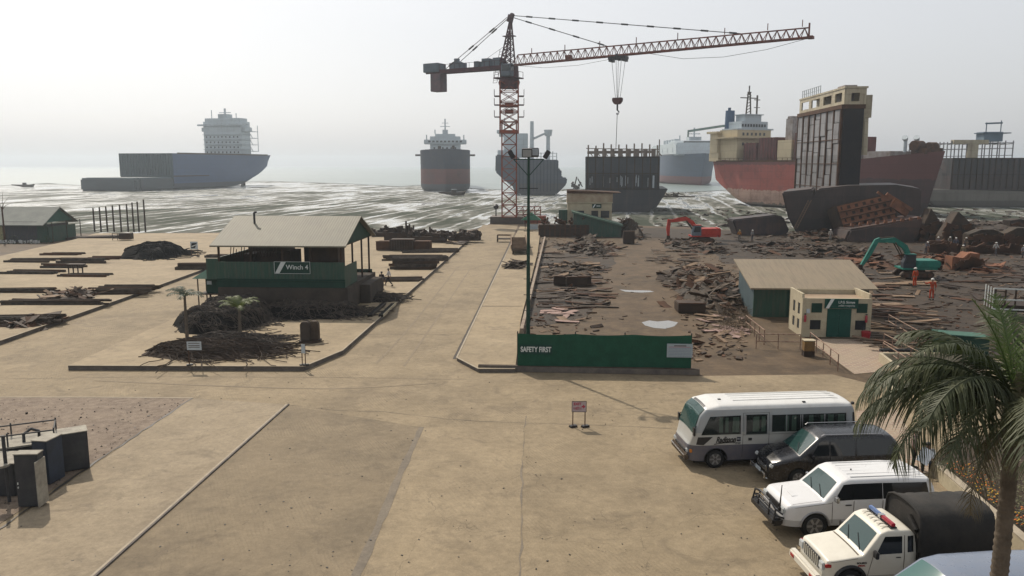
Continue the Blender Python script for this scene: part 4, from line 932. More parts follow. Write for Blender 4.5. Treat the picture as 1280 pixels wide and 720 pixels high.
person('person in orange vest standing in the yard right of the red excavator', gp(924, 301), R(10), 'stand', (.45, .18, .03), (.12, .11, .1), (.5, .4, .1))
person('person in grey clothes standing just right of the worker in the orange vest', gp(940, 301), R(30), 'stand', (.22, .22, .22), (.06, .06, .07), WH)
person('person in pale shirt standing under the dark cut hull section with the ladder', gp(1037.5, 302), R(0), 'stand', (.40, .38, .34), (.2, .19, .17), WH, scale=1.1)
for px, py, k, sh, lab in ((1157, 318, 'work', (.12, .12, .14), 'person bending over scrap just behind the cab of the teal excavator'), (1172, 312, 'stand', (.1, .1, .12), 'person in dark clothes at the left end of the helmeted crew'),
        (1186, 311, 'work', (.16, .14, .12), 'person bending over a plate between two standing helmeted workers'), (1194, 313, 'stand', (.08, .09, .12), 'person in dark blue standing in the helmeted crew, second from its right end'),
        (1205, 312, 'work', (.14, .12, .1), 'person stooping at the right end of the helmeted crew'), (1203, 324, 'stand', (.2, .16, .1), 'person standing behind the rust orange drum stack'),
        (1244, 320, 'walk', (.42, .42, .40), 'person in pale shirt walking past the grey block at the right edge'), (1279, 324, 'stand', (.25, .25, .27), 'person in grey cut by the right frame edge')):
    person(lab, gp(px, py), random.uniform(-1, 1), k, sh, (.06, .055, .06), WH, scale=1.05, group='workers in the scrap yard')
# two people by the parked cars, half behind the palm fronds
person('person in pinkish shirt standing by the planter kerb behind the black minivan', gp(1141, 586), R(60), 'stand', (.30, .20, .19), (.02, .02, .025), scale=.98)
p2_ = person('person in white top and dark trousers sitting on planter kerb holding a white paper', gp(1158, 590), R(-30), 'sit', (.50, .50, .52), (.02, .022, .03))
o = inst(MB().obox((0, 0, 0), (.45, .012, .62)).mesh('paper_sheet', [flat('paper', (.62, .66, .7), .7)]), 'paper_sheet', p2_.location + Vector((-.30, -.38, .80)), (-.5, .5, -.4), 'large white paper sheet held by the person sitting on the planter kerb', 'paper')

# ================================================================ BUILDINGS OF THE YARD
Mgreen = corrug('green_sheet', (.010, .055, .034), .28, 'X', .6, (.007, .038, .025))
Mgreen2 = mat('green_board', (.010, .042, .029), col2=(.007, .03, .021), scale=1.2, rough=.7)
Mroof = corrug('roof_tan', (.205, .16, .105), .22, 'X', .7, (.18, .145, .095), strength=.3)
Mroof2 = corrug('roof_olive', (.14, .132, .092), .22, 'X', .7, (.115, .108, .08), strength=.3)
Mcreamw = mat('cream_wall', (.42, .37, .26), col2=(.33, .28, .20), scale=.9, rough=.9, bump=.2)
Mplinth = mat('plinth_conc', (.07, .056, .045), col2=(.045, .037, .031), scale=.8, rough=.95)
Mwhite = flat('sign_white', (.55, .58, .56), .6); Mdk = flat('dark_interior', (.012, .013, .015), .9)
def gable(mb, x0, x1, y0, y1, ze, zr, over, th=.12):
    ym = (y0 + y1) / 2
    for s, ya in ((1, y0), (-1, y1)):
        sl = (zr - ze) / (ym - y0); yo = ya - s * over; zo = ze - over * sl
        mb.add([(x0 - over, yo, zo), (x1 + over, yo, zo), (x1 + over, ym, zr), (x0 - over, ym, zr), (x0 - over, yo, zo - th), (x1 + over, yo, zo - th), (x1 + over, ym, zr - th), (x0 - over, ym, zr - th)],
               [(0, 1, 2, 3), (7, 6, 5, 4), (0, 4, 5, 1), (1, 5, 6, 2), (3, 2, 6, 7), (0, 3, 7, 4)])
# winch building
wb = gp(277, 388, .28)
t = thing('winch_building', 'open-sided green winch building with olive sheet roof and Winch 4 sign on concrete plinth', 'building', (wb.x - .2, wb.y, .28), YAW)
mb = MB(); mb.box(0, 10.6, 0, 10, -.02, 1.9); mb.box(10.6, 11.5, 4, 9, -.02, 1.6); mb.box(-1.8, 0, 4, 8, -.02, 1.2)
mb.build('plinth', Mplinth, t, bevel=.04)
mb = MB(); mb.box(0, 10.35, .15, .25, 1.9, 3.95); mb.box(10.25, 10.35, .25, 4.2, 1.9, 3.6); mb.box(0, .1, .25, 9.8, 1.9, 4.3); mb.box(-1.0, 0, .3, .4, 2.5, 4.2); mb.box(0, 10.35, 9.7, 9.8, 1.9, 2.2)
mb.build('wall', Mgreen, t); mb = MB(); mb.box(-.05, 10.4, .02, .14, 2.45, 2.6); mb.box(-.05, 10.4, .02, .14, 1.92, 2.42); mb.build('lower_band', Mgreen2, t)
mb = MB(); gable(mb, 0, 10.3, 0, 10, 5.45, 7.35, .35); mb.build('roof', Mroof2, t)
mb = MB(); mb.add([(10.3, .2, 5.3), (10.3, 9.8, 5.3), (10.3, 5, 7.15), (10.22, .2, 5.3), (10.22, 9.8, 5.3), (10.22, 5, 7.15)], [(0, 1, 2), (5, 4, 3), (0, 3, 4, 1), (1, 4, 5, 2), (2, 5, 3, 0)]); mb.build('gable_panel', Mgreen2, t)
for x in (.1, 2.7, 5.3, 7.6, 10.1):
    for y in (.3, 9.7): MB().bar((x, y, 1.9), (x, y, 5.35), .14).build('post', M_steel, t)
for y in (3.4, 6.6): MB().bar((10.2, y, 1.9), (10.2, y, 5.6), .13).build('post', M_steel, t)
mb = MB(); mb.bar((0, .3, 5.3), (10.3, .3, 5.3), .2); mb.bar((0, 9.7, 5.3), (10.3, 9.7, 5.3), .2); mb.bar((10.2, .3, 5.3), (10.2, 9.7, 5.3), .18)
for x in (0, 2.6, 5.2, 7.8, 10.2): mb.bar((x, .3, 5.3), (x, 5, 7.1), .1); mb.bar((x, 5, 7.1), (x, 9.7, 5.3), .1); mb.bar((x, .3, 5.25), (x, 9.7, 5.25), .1)
mb.build('roof_truss', M_steel, t)
mb = MB(); mb.tube((1.9, 3.6, 6.6), (1.9, 3.6, 7.7), .09); mb.tube((1.9, 3.6, 7.7), (2.1, 3.6, 7.75), .1); mb.build('vent_pipe', Mblk, t)
# machinery inside, seen through the open band
w1 = thing('winch_machine', 'dark winch machine standing on the floor inside the winch building', 'machine', t.location + Vector((0, 0, 1.9)), YAW)
mb = MB(); mb.tube((2.0, 4, 1.4), (4.4, 4, 1.4), 1.1, n=16); mb.box(1.2, 2, 2.6, 5.4, 0, 2.4); mb.box(4.5, 5.2, 2.6, 5.4, 0, 2.6); mb.build('drum', M_steel, w1)
for b3 in ((.5, 3.4, 5.5, 9.2, 0, 2.7), (7.3, 9.5, 1.5, 3.6, 0, 3.1)): MB().box(*b3).build('control_cabinet', M_steel, w1)
mb = MB(); mb.box(5.9, 6.3, 4, 6, 0, 3.2); mb.build('engine', mat('engine_dark', (.03, .032, .036), scale=1), w1)
mb = MB()
for i in range(18): x = .8 + i * .22; mb.bar((x, .9, 2.4), (x + .1, .9, 3.3 - (i % 4) * .15), .05)
mb.bar((.6, .9, 3.35), (5.0, .9, 3.4), .07); mb.build('pipework', M_steel, w1)
mb = MB()
for i in range(14): mb.bar((.4 + i * .37, .9, 3.38), (.5 + i * .37, .9, 2.9 - random.random() * .3), .06)
s_ = MB().box(4.7, 7.6, -.06, .0, 3.05, 4.0).build('sign_board', Mgreen2, t); s_.location = (.0, .13, 0)
mb = MB(); mb.prism([(4.75, 3.08), (5.1, 3.08), (5.65, 3.98), (5.25, 3.98)], -.09, -.064); mb.build('slash_emblem', Mwhite, s_)
text('Winch 4', .52, Mwhite, s_, (6.55, -.066, 3.55), bold=.006)
mb = MB()
for a_, b2 in (((4.7, 3.05), (7.6, 3.05)), ((4.7, 4), (7.6, 4)), ((4.7, 3.05), (4.7, 4)), ((7.6, 3.05), (7.6, 4))): mb.bar((a_[0], -.075, a_[1]), (b2[0], -.075, b2[1]), .025)
mb.build('sign_border', Mwhite, s_)
# kiosk left of it
q = gp(262, 382, .28); t = thing('kiosk', 'small green tank kiosk with pyramid roof on legs, left of the winch building', 'kiosk', q, YAW)
mb = MB()
for x in (-.9, 1.0):
    for y in (0, 1.6): MB().bar((x, y, 0), (x, y, 2.35), .08).build('post', M_steel, t)
mb = MB(); mb.add([(-1.25, -.3, 2.3), (1.35, -.3, 2.3), (1.35, 1.9, 2.3), (-1.25, 1.9, 2.3), (.05, .8, 3.25)], [(0, 1, 4), (1, 2, 4), (2, 3, 4), (3, 0, 4), (3, 2, 1, 0)]); mb.build('roof', mat('kiosk_green', (.05, .12, .09), scale=1), t)
MB().box(-.35, .9, .3, 1.4, 1.0, 2.3).build('tank', Mgreen2, t, bevel=.05); mb = MB(); mb.box(-.9, 1.0, 0, 1.6, .92, 1.0); mb.bar((-.1, .5, 0), (-.1, .5, 1), .12); mb.build('shelf', M_steel, t)
MB().box(-.25, .15, .27, .298, 1.75, 2.05).build('notice_plate', M_pale, t)
o = thing('brown_drum', 'dark brown square drum beside the plinth of the winch building', 'drum', gp(468, 369, .28)); MB().obox((0, 0, .75), (1.1, 1.1, 1.5)).build('body', M_rust, o, bevel=.08); MB().obox((0, 0, 1.52), (.95, .95, .08)).build('lid', M_steel, o, bevel=.02)
# chunky box on the slab
q = gp(384, 428, .28); o = thing('machine_box', 'pair of dark rounded machine boxes standing on the slab before the winch building', 'machine', q, YAW)
for x, m_ in ((-.12, Mplinth), (.38, M_greyrust)):
    mb = MB(); mb.prism([(-.32, .12), (.32, .12), (.32, 1.15), (.2, 1.38), (-.2, 1.38), (-.32, 1.2)], x * .6, x * .6 + .42, 'y'); oo = mb.build('housing', m_, o, bevel=.04); oo.location.x = x
mb = MB(); mb.box(-.5, .75, -.2, .8, 0, .12); mb.build('skid', M_steel, o)
def two_leg_sign(name, lab, cat, loc, w_, h_, z0, rz=0, face=None, cols=(M_steel,), feet=True, legs=(-.85, .85)):
    o = thing(name, lab, cat, loc, rz)
    for l in legs:
        MB().bar((l * w_ / 2, 0, 0), (l * w_ / 2, 0, z0 + h_), .045).build('leg', M_rust, o)
        if feet: MB().obox((l * w_ / 2 + .02, 0, .05), (.36, .22, .10), (0, 0, .5)).build('foot', Mblk, o, bevel=.02)
    b2 = MB().box(-w_ / 2, w_ / 2, -.05, -.026, z0, z0 + h_).build('panel', face or Mwhite, o, bevel=.004)
    return o, b2
Mpink = flat('sign_pink', (.40, .33, .34), .6); Mred = flat('sign_red', (.35, .02, .05), .5)
o, pn = two_leg_sign('exit_sign', 'small white sign on two legs reading EXIT with red arrow on the forecourt', 'sign', gp(723.5, 534), .66, .50, .75, face=Mpink)
text('EXIT', .17, Mred, pn, (-.08, -.053, 1.12), bold=.006); text('বািহর', .17, Mred, pn, (-.08, -.053, .89), bold=.004)
mb = MB(); mb.prism([(.11, .97), (.18, .97), (.18, .90), (.29, 1.0), (.18, 1.10), (.18, 1.03), (.11, 1.03)], -.058, -.051); mb.build('arrow', Mred, pn)
mb = MB(); [mb.bar(a_, b2, .02) for a_, b2 in (((-.33, -.053, .75), (.33, -.053, .75)), ((-.33, -.053, 1.25), (.33, -.053, 1.25)), ((-.33, -.053, .75), (-.33, -.053, 1.25)), ((.33, -.053, .75), (.33, -.053, 1.25)))]; mb.build('frame', M_greyrust, pn)
o, pn = two_leg_sign('notice_sign', 'grey notice board on a single post in front of the dark cable pile', 'sign', gp(244.5, 457, .28), .85, .50, .95, face=M_pale, legs=(-.85,))
for z in (1.10, 1.2, 1.34): MB().box(-.33, .33, -.056, -.05, z, z + .04).build('text_line', M_greyrust, pn)
o, pn = two_leg_sign('small_sign', 'narrow pale sign on two thin legs at the kerb corner below the machine boxes', 'sign', gp(380, 457, .28), .22, .55, .75, face=M_pale)
o, pn = two_leg_sign('hoarding_sign', 'small black and white picture sign on two legs on the upper left slab', 'sign', gp(243.5, 321, .28), .95, 1.0, .95, face=M_pale)
mb = MB(); mb.prism([(-.4, 1.1), (.1, 1.1), (.4, 1.8), (-.3, 1.75)], -.056, -.051); mb.build('picture', Mdk, pn); mb = MB(); mb.prism([(-.3, 1.25), (.3, 1.5), (.3, 1.6), (-.3, 1.4)], -.062, -.057); mb.build('stripe', Mwhite, pn)

# left building
q = gp(48, 303); t = thing('green_shed', 'green and grey gabled shed with pale roof at the far left of the yard', 'building', (q.x, q.y, 0), YAW)
mb = MB(); mb.box(-5.5, 0, 0, .2, 0, 3.2); mb.box(-.1, 0, .2, 8, 0, 2.6); mb.build('wall', corrug('shed_dark', (.03, .034, .045), .3, 'X', .6, (.02, .024, .03)), t)
mb = MB(); mb.box(-.1, 1.6, 0, .15, 0, 3.0); mb.box(1.7, 1.8, 0, 7, .0, 2.4)
mb.build('green_panel', Mgreen, t); mb = MB(); gable(mb, -13, 1.0, -.3, 8, 3.0, 5.3, .5); mb.build('roof', mat('roof_grey', (.17, .18, .16), col2=(.13, .14, .13), scale=.5), t)
mb = MB(); mb.add([(1.0, 0, 3), (1.0, 8, 3), (1.0, 4, 5.1), (.9, 0, 3), (.9, 8, 3), (.9, 4, 5.1)], [(0, 1, 2), (5, 4, 3), (0, 3, 4, 1), (1, 4, 5, 2), (2, 5, 3, 0)]); mb.build('gable_panel', mat('gable_green', (.04, .11, .085), scale=1), t)
mb = MB(); mb.box(-13, -5.5, -.2, 7, 0, 3.0); mb.build('yellow_wall', mat('wall_yellow', (.30, .27, .14), scale=.6), t)
for y in (.3, 4, 7.7): MB().bar((2.2, y, 0), (2.2, y, 3.1), .1).build('post', M_steel, t)
mb = MB(); mb.tube((-4.2, -1, 3), (-4.2, -1, 5.2), .13); mb.path([(-4.2, -1, 5), (-3.8, -1, 6), (-3.0, -1, 7)], .06, 5, r2=.02); mb.path([(-4.2, -1, 5), (-4.5, -1, 6.2), (-4.9, -1, 7)], .05, 5, r2=.02)
tr = thing('bare_tree', 'thin bare tree stem rising in front of the far left shed roof', 'tree', t.location + Vector((-4.2, -1.5, 0)))
mb = MB(); mb.tube((0, 0, 0), (0, 0, 5.2), .16, .1); mb.build('trunk', M_rust, tr); mb = MB()
for a_, b2 in (((.4, 6.2), (1.3, 7.2)), ((-.3, 6.3), (-.5, 7.6)), ((.15, 6.4), (.3, 7.9)), ((.6, 5.8), (1.6, 6.2))): mb.path([(0, 0, 5.1), (a_[0], 0, a_[1]), (b2[0], .1, b2[1])], .06, 5, r2=.015)
mb.build('branch', M_rust, tr)
mb = MB()
for i in range(26): mb.obox((-8 + i * .36 + random.random() * .2, -1.4 - random.random() * .5, .25), (.25, .2, .35 + random.random() * .3), (0, 0, random.random()))
tag(mb.build('rubble_row', flat('white_rubble', (.5, .5, .48), .9), None, t.location), 'row of small white stones along the front of the far left shed', 'stones', kind='stuff')
mb = MB()
for i in range(260): x = random.uniform(-9, 3); mb.obox((x, -1 - random.random() * 1.6, random.random() ** 2 * 1.3), (.16, .02, .12), (random.random() * 3, random.random() * 3, random.random() * 3))
tag(mb.build('low_shrub', mat('shrub_leaf', (.04, .055, .025), scale=3), None, t.location), 'low dry shrubs growing along the front of the far left shed', 'shrubs', kind='stuff')
# row of posts by the water
for i, (px, top) in enumerate([(118.5, 260), (126.5, 259), (134.5, 258), (142.8, 257), (151.8, 256), (160.5, 255), (167.5, 253), (174, 252), (182, 249.5)]):
    q = gp(px, 290); zt = at(px, top, q.y).z; mb = MB(); mb.tube((0, 0, 0), (0, 0, zt), .15, .13, 8)
    if px == 118.5: pass
    o = mb.build('mooring_post', M_steel, None, q, smooth=40); tag(o, 'dark upright steel post in the row of nine at the left shore', 'post', 'steel posts along the left shore')
o = thing('crate_cart', 'small dark crate with open frame on the upper left slab near the posts', 'crate', gp(158, 300, .28)); MB().box(-.9, .9, -.6, .6, .15, 1.1).build('crate', M_steel, o, bevel=.03); mb = MB()
for x in (-1.9, -1.1): mb.bar((x, -.5, 0), (x, -.5, 1.1), .07)
mb.bar((-1.9, -.5, 1.05), (-.9, -.5, 1.05), .07); mb.bar((-1.9, -.5, .3), (-.9, -.5, .3), .07); mb.build('frame', M_steel, o)
o = thing('concrete_ramp', 'low concrete ramp slab jutting from the far left shed towards the posts', 'ramp', gp(82, 300)); mb = MB(); mb.prism([(0, 0), (9, 0), (9.2, .7), (0, .35)], 0, 3); mb.build('slab', Mplinth, o); mb = MB(); mb.box(0, 9.1, -.05, 3.05, .7, .74); 

# winch house by the shore, with green wing
q = gp(709, 293); t = thing('winch_house', 'two-storey cream winch house with a green lean-to wing near the shore', 'building', (q.x, 138, 0), YAW)
wd = 7.6; mb = MB(); mb.box(0, wd, 0, 6, 0, 5.4); mb.box(-.15, wd + .15, -.15, 6.15, 5.4, 5.6); mb.build('wall', Mcreamw, t, bevel=.03)
mb = MB(); mb.box(-.1, wd + .1, -.12, 6, 5.6, 7.1); mb.build('parapet', mat('parapet_cream', (.36, .30, .21), col2=(.27, .2, .14), scale=1), t, bevel=.03); mb = MB(); mb.prism([(-.1, 7.1), (wd + 1.5, 7.1), (wd + 1.5, 7.2), (-.1, 7.6)], -.4, 6.4); mb.build('roof', M_rust, t)
for x in (1.7, 4.1, 5.7): 
    w_ = MB().box(x, x + 1.15 + (x > 5) * .3, -.06, .02, 2.9, 4.1).build('window', M_win, t)
s_ = MB().box(4.2, 5.8, -.1, -.03, 4.55, 5.25).build('sign_board', Mgreen2, t); mb = MB(); mb.prism([(4.25, 4.6), (4.45, 4.6), (4.85, 5.2), (4.62, 5.2)], -.14, -.103); mb.build('slash_emblem', Mwhite, s_); mb = MB(); mb.box(4.95, 5.6, -.13, -.102, 4.85, 4.98); mb.build('lettering', Mwhite, s_)
mb = MB(); L = lambda px, py: at(px, py, 133.5) - Vector((q.x, 133.5, 0))
a1, a2, b1, b2 = L(719, 266), L(778, 282), L(719, 293), L(778, 297.5)
mb.prism([(a1.x, a1.z), (a2.x, a2.z), (a2.x, 0), (a1.x, 0)], -4.5, -.16); mb.build('green_wing', Mgreen, t)
mb = MB(); mb.prism([(a1.x - .3, a1.z), (a2.x + .3, a2.z - .1), (a2.x + .3, a2.z + .15), (a1.x - .3, a1.z + .28)], -4.8, -.16); mb.build('wing_roof', mat('wing_roof', (.10, .16, .12), scale=1), t)
mb = MB(); mb.box(-1.5, 0, .5, 2.5, 0, 4.2); mb.build('green_door_panel', Mgreen, t)
mb = MB(); mb.path([(1, -4, 5), (-2, -4.2, 6.8), (-4.6, -4.4, 4.3)], .12, 5)
# long low dark bin wall in front of the sea edge
o = thing('dark_bin_row', 'row of dark steel bins standing between the crane foundation and the winch house', 'bin', gp(694, 296), YAW)
mb = MB(); mb.box(-2.8, 5.6, 0, 3.2, 0, 2.0); mb.build('bin_wall', M_steel, o); mb = MB()
for i in range(10): mb.box(-2.7 + i * .85, -2.5 + i * .85, -.1, -.002, 0, 2.05)
mb.box(-2.9, 5.7, -.12, -.002, 1.4, 1.5); mb.build('rib', M_rust, o); mb = MB()
for i in range(30): mb.obox((random.uniform(-2, 5), random.uniform(.3, 2.8), 2 + random.random() * .8), (random.uniform(.3, 1.6), .2, .3), (random.random(), random.random(), random.random() * 3))
mb.build('scrap_fill', M_rust, o)
o = thing('green_canopy', 'small green pyramid canopy beside the lamp mast near the crane foundation', 'canopy', gp(664, 288), YAW)
for x in (-1.1, 1.1): MB().bar((x, 0, 0), (x, 0, 1.9), .1).build('post', M_steel, o)
mb = MB(); mb.add([(-1.8, -.6, 1.9), (1.8, -.6, 1.9), (1.8, 1.8, 1.9), (-1.8, 1.8, 1.9), (0, .5, 3.3)], [(0, 1, 4), (1, 2, 4), (2, 3, 4), (3, 0, 4), (3, 2, 1, 0)]); mb.build('roof', mat('canopy_green', (.045, .14, .085), scale=1), o)
MB().box(-.4, 1.2, -.5, .5, 0, 1.1).build('box', M_pale, o)
o = thing('flatbed_frame', 'long pale steel chute tilted along the road edge beside the lamp mast', 'frame', gp(647, 318, .22), YAW + .06)
mb = MB(); mb.box(-.8, 1.3, -.3, 15, .5, .75); mb.build('bed', M_greyrust, o); mb = MB()
for y in range(0, 15, 2): mb.box(-.85, 1.35, y, y + .15, .76, 1.0)
mb.box(-.9, -.75, -.3, 15, .76, 1.3); mb.box(1.25, 1.4, -.3, 15, .76, 1.3); mb.build('side_rail', M_tan, o)
for y in (0, 14):
    for x in (-.7, 1.1): MB().box(x, x + .2, y, y + .3, 0, .5).build('leg', M_steel, o)
o = thing('low_cart', 'low dark cart frame standing on the road before the crane foundation', 'cart', gp(630, 303), YAW)
mb = MB(); mb.box(-1.1, 1.1, 0, 1.4, .45, .6); mb.build('bed', M_steel, o, bevel=.03)
for x in (-1.05, 1.05):
    for y in (.05, 1.35): MB().bar((x, y, 0), (x, y, 1.1), .12).build('post', M_steel, o)
for y in (.05, 1.35): MB().bar((-1.1, y, 1.08), (1.1, y, 1.08), .1).build('rail', M_rust, o)

# tan-roofed shed and gas store
A1 = gp(941, 396); t = thing('tan_roof_shed', 'green shed with a large tan lean-to sheet roof in the middle of the yard', 'building', (A1.x, A1.y, 0), YAW)
wS = 8.9; mb = MB(); mb.box(0, wS, 0, .12, 0, 2.35); mb.box(wS - .12, wS, .12, 5.4, 0, 2.3); mb.build('wall', Mgreen, t)
mb = MB(); mb.prism([(.12, 0), (5.4, 0), (5.4, 3.6), (.12, 2.35)], 0, .12, 'x'); mb.build('side_wall', mat('shed_side', (.07, .10, .11), scale=.8), t)
mb = MB(); mb.prism([(-.55, 2.28), (5.9, 3.82), (5.9, 3.94), (-.55, 2.40)], -.4, wS + .5, 'x'); mb.build('roof', Mroof, t)
mb = MB(); mb.box(2.6, 4.0, -.03, .0, .05, 2.1); mb.build('door', Mgreen2, t)
G = gp(1001, 421); t = thing('gas_store', 'small cream gas storage building with green double door and green signboard', 'building', (G.x, G.y, 0), YAW)
w_, d_g, h_ = 4.75, 3.1, 2.75
mb = MB(); mb.box(0, w_, .0, .18, 0, h_); mb.box(w_ - .16, w_, .18, d_g, 0, h_ + .3); mb.box(0, w_, d_g - .15, d_g, 0, h_ + .2)
# left wall with four openings
for y0, y1, z0, z1 in ((.18, d_g, 0, .45), (.18, d_g, 1.15, 1.5), (.18, d_g, 2.3, h_ + .3), (.18, .55, .45, 1.15), (1.05, 1.7, .45, 1.15), (2.2, d_g, .45, 1.15), (.18, .55, 1.5, 2.3), (1.05, 1.7, 1.5, 2.3), (2.2, d_g, 1.5, 2.3)): mb.box(0, .16, y0, y1, z0, z1)
mb.build('wall', Mcreamw, t); mb = MB(); mb.box(.16, w_ - .16, .18, d_g - .15, 2.45, 2.6); mb.build('roof', mat('store_roof', (.30, .22, .15), scale=1), t)
for x, z in ((.62, 1.75), (.58, .55), (3.72, 1.75), (3.68, .55)): MB().box(x, x + .72, -.03, .03, z, z + .66).build('shutter', Mgreen2 if z > 1 else Mdk, t)
for y in (.55, 1.7):
    for z in (.45, 1.5): MB().box(.04, .12, y, y + .5, z, z + .8 - (z < 1) * .1).build('window', Mdk, t)
for x in (1.72, 2.55): MB().box(x, x + .82, -.035, .02, .02, 2.02).build('door', mat('door_green', (.012, .065, .05), scale=2), t, bevel=.01)
s_ = MB().box(1.5, 3.78, -.09, -.03, 2.06, 2.74).build('sign_board', mat('sign_green', (.012, .06, .045), scale=3), t)
mb = MB(); mb.prism([(1.56, 2.07), (1.78, 2.07), (2.13, 2.73), (1.9, 2.73)], -.115, -.094); mb.build('slash_emblem', Mwhite, s_)
text('L.P.G. Storage', .24, Mwhite, s_, (2.98, -.096, 2.50), bold=.004, sx=.82); text('এলিপিজ সংরক্ষণাগার', .15, Mwhite, s_, (2.98, -.096, 2.24), sx=.8)
MB().box(.28, .52, -.05, .0, 1.7, 2.0).build('meter_box', M_pale, t)
for x in (.10, 4.28):
    o = thing('fire_extinguisher', 'red fire extinguisher hung on the cream gas store wall, ' + ('left end' if x < 1 else 'right of the door'), 'extinguisher', t.matrix_basis @ Vector((x + .1, -.1, 1.15)) if False else (Matrix.Translation((G.x, G.y, 0)) @ Matrix.Rotation(YAW, 4, 'Z')) @ Vector((x + .1, -.1, 1.1)), YAW, 'fire extinguishers on the gas store')
    MB().lathe([(.08, 0), (.085, .05), (.085, .42), (.03, .5)], 12).build('cylinder', flat('ext_red', (.30, .02, .03), .4), o, smooth=40); MB().obox((0, 0, .55), (.12, .06, .08)).build('valve', Mblk, o)
o = thing('red_bucket', 'red bucket on the ground at the right corner of the gas store', 'bucket', gp(1082, 424)); MB().lathe([(.2, 0), (.26, .02), (.32, .55), (.3, .56), (.24, .1)], 14).build('pail', flat('bucket_red', (.32, .02, .025), .5), o, smooth=40); MB().path([(-.3, 0, .5), (-.2, 0, .8), (.2, 0, .8), (.3, 0, .5)], .015).build('handle', Mblk, o)
o = thing('rust_cabinet', 'yellow brown rusted metal cabinet at the handrail before the gas store', 'cabinet', gp(1011.5, 446), YAW); MB().box(-.32, .32, 0, .5, .35, 1.0).build('body', mat('cab_ochre', (.20, .12, .04), col2=(.12, .07, .035), scale=3), o, bevel=.02); MB().box(-.33, .33, -.01, .51, 0, .35).build('base', M_steel, o); MB().box(-.36, .36, -.04, .54, 1.0, 1.05).build('top', Mcreamw, o)
Mrail = mat('rail_worn', (.30, .22, .16), col2=(.14, .07, .05), scale=5, rough=.7)
def railing(lab, pts, hgt=1.0, group='worn handrails by the ramps', nrail=2, step=1.5):
    W = [gp(*p) for p in pts]; o = thing('handrail', lab, 'handrail', W[0], 0, group)
    for a_, b2 in zip(W, W[1:]):
        n_ = max(1, round((b2 - a_).length / step))
        for i in range(n_ + 1): c = a_.lerp(b2, i / n_) - W[0]; MB().tube(c, c + Vector((0, 0, hgt)), .035, n=6).build('post', Mrail, o)
        for k in range(nrail): z = hgt * (1 - k * .48); MB().tube(a_ - W[0] + Vector((0, 0, z)), b2 - W[0] + Vector((0, 0, z)), .032, n=6).build('rail', Mrail, o)
railing('worn handrail running down from the gas store to the road, beside the ochre cabinet', [(1012, 434), (1047, 464)])
railing('worn handrail sloping down at the left end of the gas store', [(932, 411), (955, 431)])
railing('straight handrail crossing in front of the tan-roofed shed', [(945, 436), (1000, 437)])
railing('handrail behind the planter, nearest the gas store right side', [(1104, 436), (1150, 462)])
railing('handrail left of the green slope roof, in front of the timber', [(1110, 410), (1160, 440)])
railing('short handrail on the ramp between planter and gas store', [(1103, 444), (1132, 464)], .8)
# cream-edged planters
def planter(lab, px, h, fill, zf=.25):
    P = [gp(x, y) for x, y in px]; o = thing('planter', lab, 'planter', P[0]); mb = MB()
    for a_, b2 in zip(P, P[1:]): mb.bar(a_ - P[0] + Vector((0, 0, h / 2)), b2 - P[0] + Vector((0, 0, h / 2)), .18, h)
    mb.build('kerb_wall', Mcreamw, o); return P
planter('cream-edged concrete planter corner in front of the palm, right of the gas store', [(1230, 452), (1100, 452), (1131, 477), (1160, 500)], .55, None)
sheet('paved_pit', [(p.x, p.y) for p in [gp(1104, 452), gp(1230, 452), gp(1230, 500), gp(1162, 500)]], .026, [M_dark])
planter('short cream kerb island beside the road, just below the larger planter corner', [(1150, 484), (1110, 484), (1128, 500)], .22, None)
mb = MB(); mb.box(-.15, 6, -.1, .1, .56, .7); o = thing('dark_trough', 'long dark trough on top of the planter back edge', 'trough', gp(1102, 450)); mb.build('body', Mdk, o)
# green slope roof and truck body at right edge
o = thing('green_slope_roof', 'small dark green sheet hut standing behind the palm crown', 'hut', gp(1176, 452), YAW); mb = MB(); mb.prism([(0, 0), (2.8, 0), (2.8, 1.5), (0, 1.7)], 0, 1.2); mb.build('wall', Mgreen2, o); mb = MB(); mb.prism([(-.1, 1.7), (2.9, 1.5), (2.9, 1.56), (-.1, 1.76)], -.1, 1.3); mb.build('roof', mat('kiosk_green', (.05, .12, .09), scale=1), o)
o = thing('truck_body', 'open truck body with white slatted rails cut by the right frame edge', 'truck body', gp(1240, 400), R(-16))
mb = MB(); mb.box(0, 7, 0, 2.4, .7, .85); mb.build('floor', M_steel, o)
MB().box(0, 7, .1, 2.3, .86, 1.2).build('load', M_steel, o)
for k in range(10): MB().box(k * .7, k * .7 + .12, -.06, .0, .8, 2.5).build('stake', M_steel, o)
for z in (.85, 1.6, 2.45): MB().box(-.05, 7, -.1, -.062, z, z + .10).build('rail', Mwhite, o)
for k in range(4): MB().box(.0 - .05, .0, .1 + k * .7, .2 + k * .7, .8, 2.5).build('tail_stake', Mwhite, o)
for x in (1.2, 5): 
    X = MB(); X.X = Matrix.Translation((x, .1, .5)) @ Matrix.Rotation(pi / 2, 4, 'X'); X.lathe([(.3, -.1), (.5, -.1), (.5, .12), (.3, .12)], 18); X.build('wheel', Mblk, o)
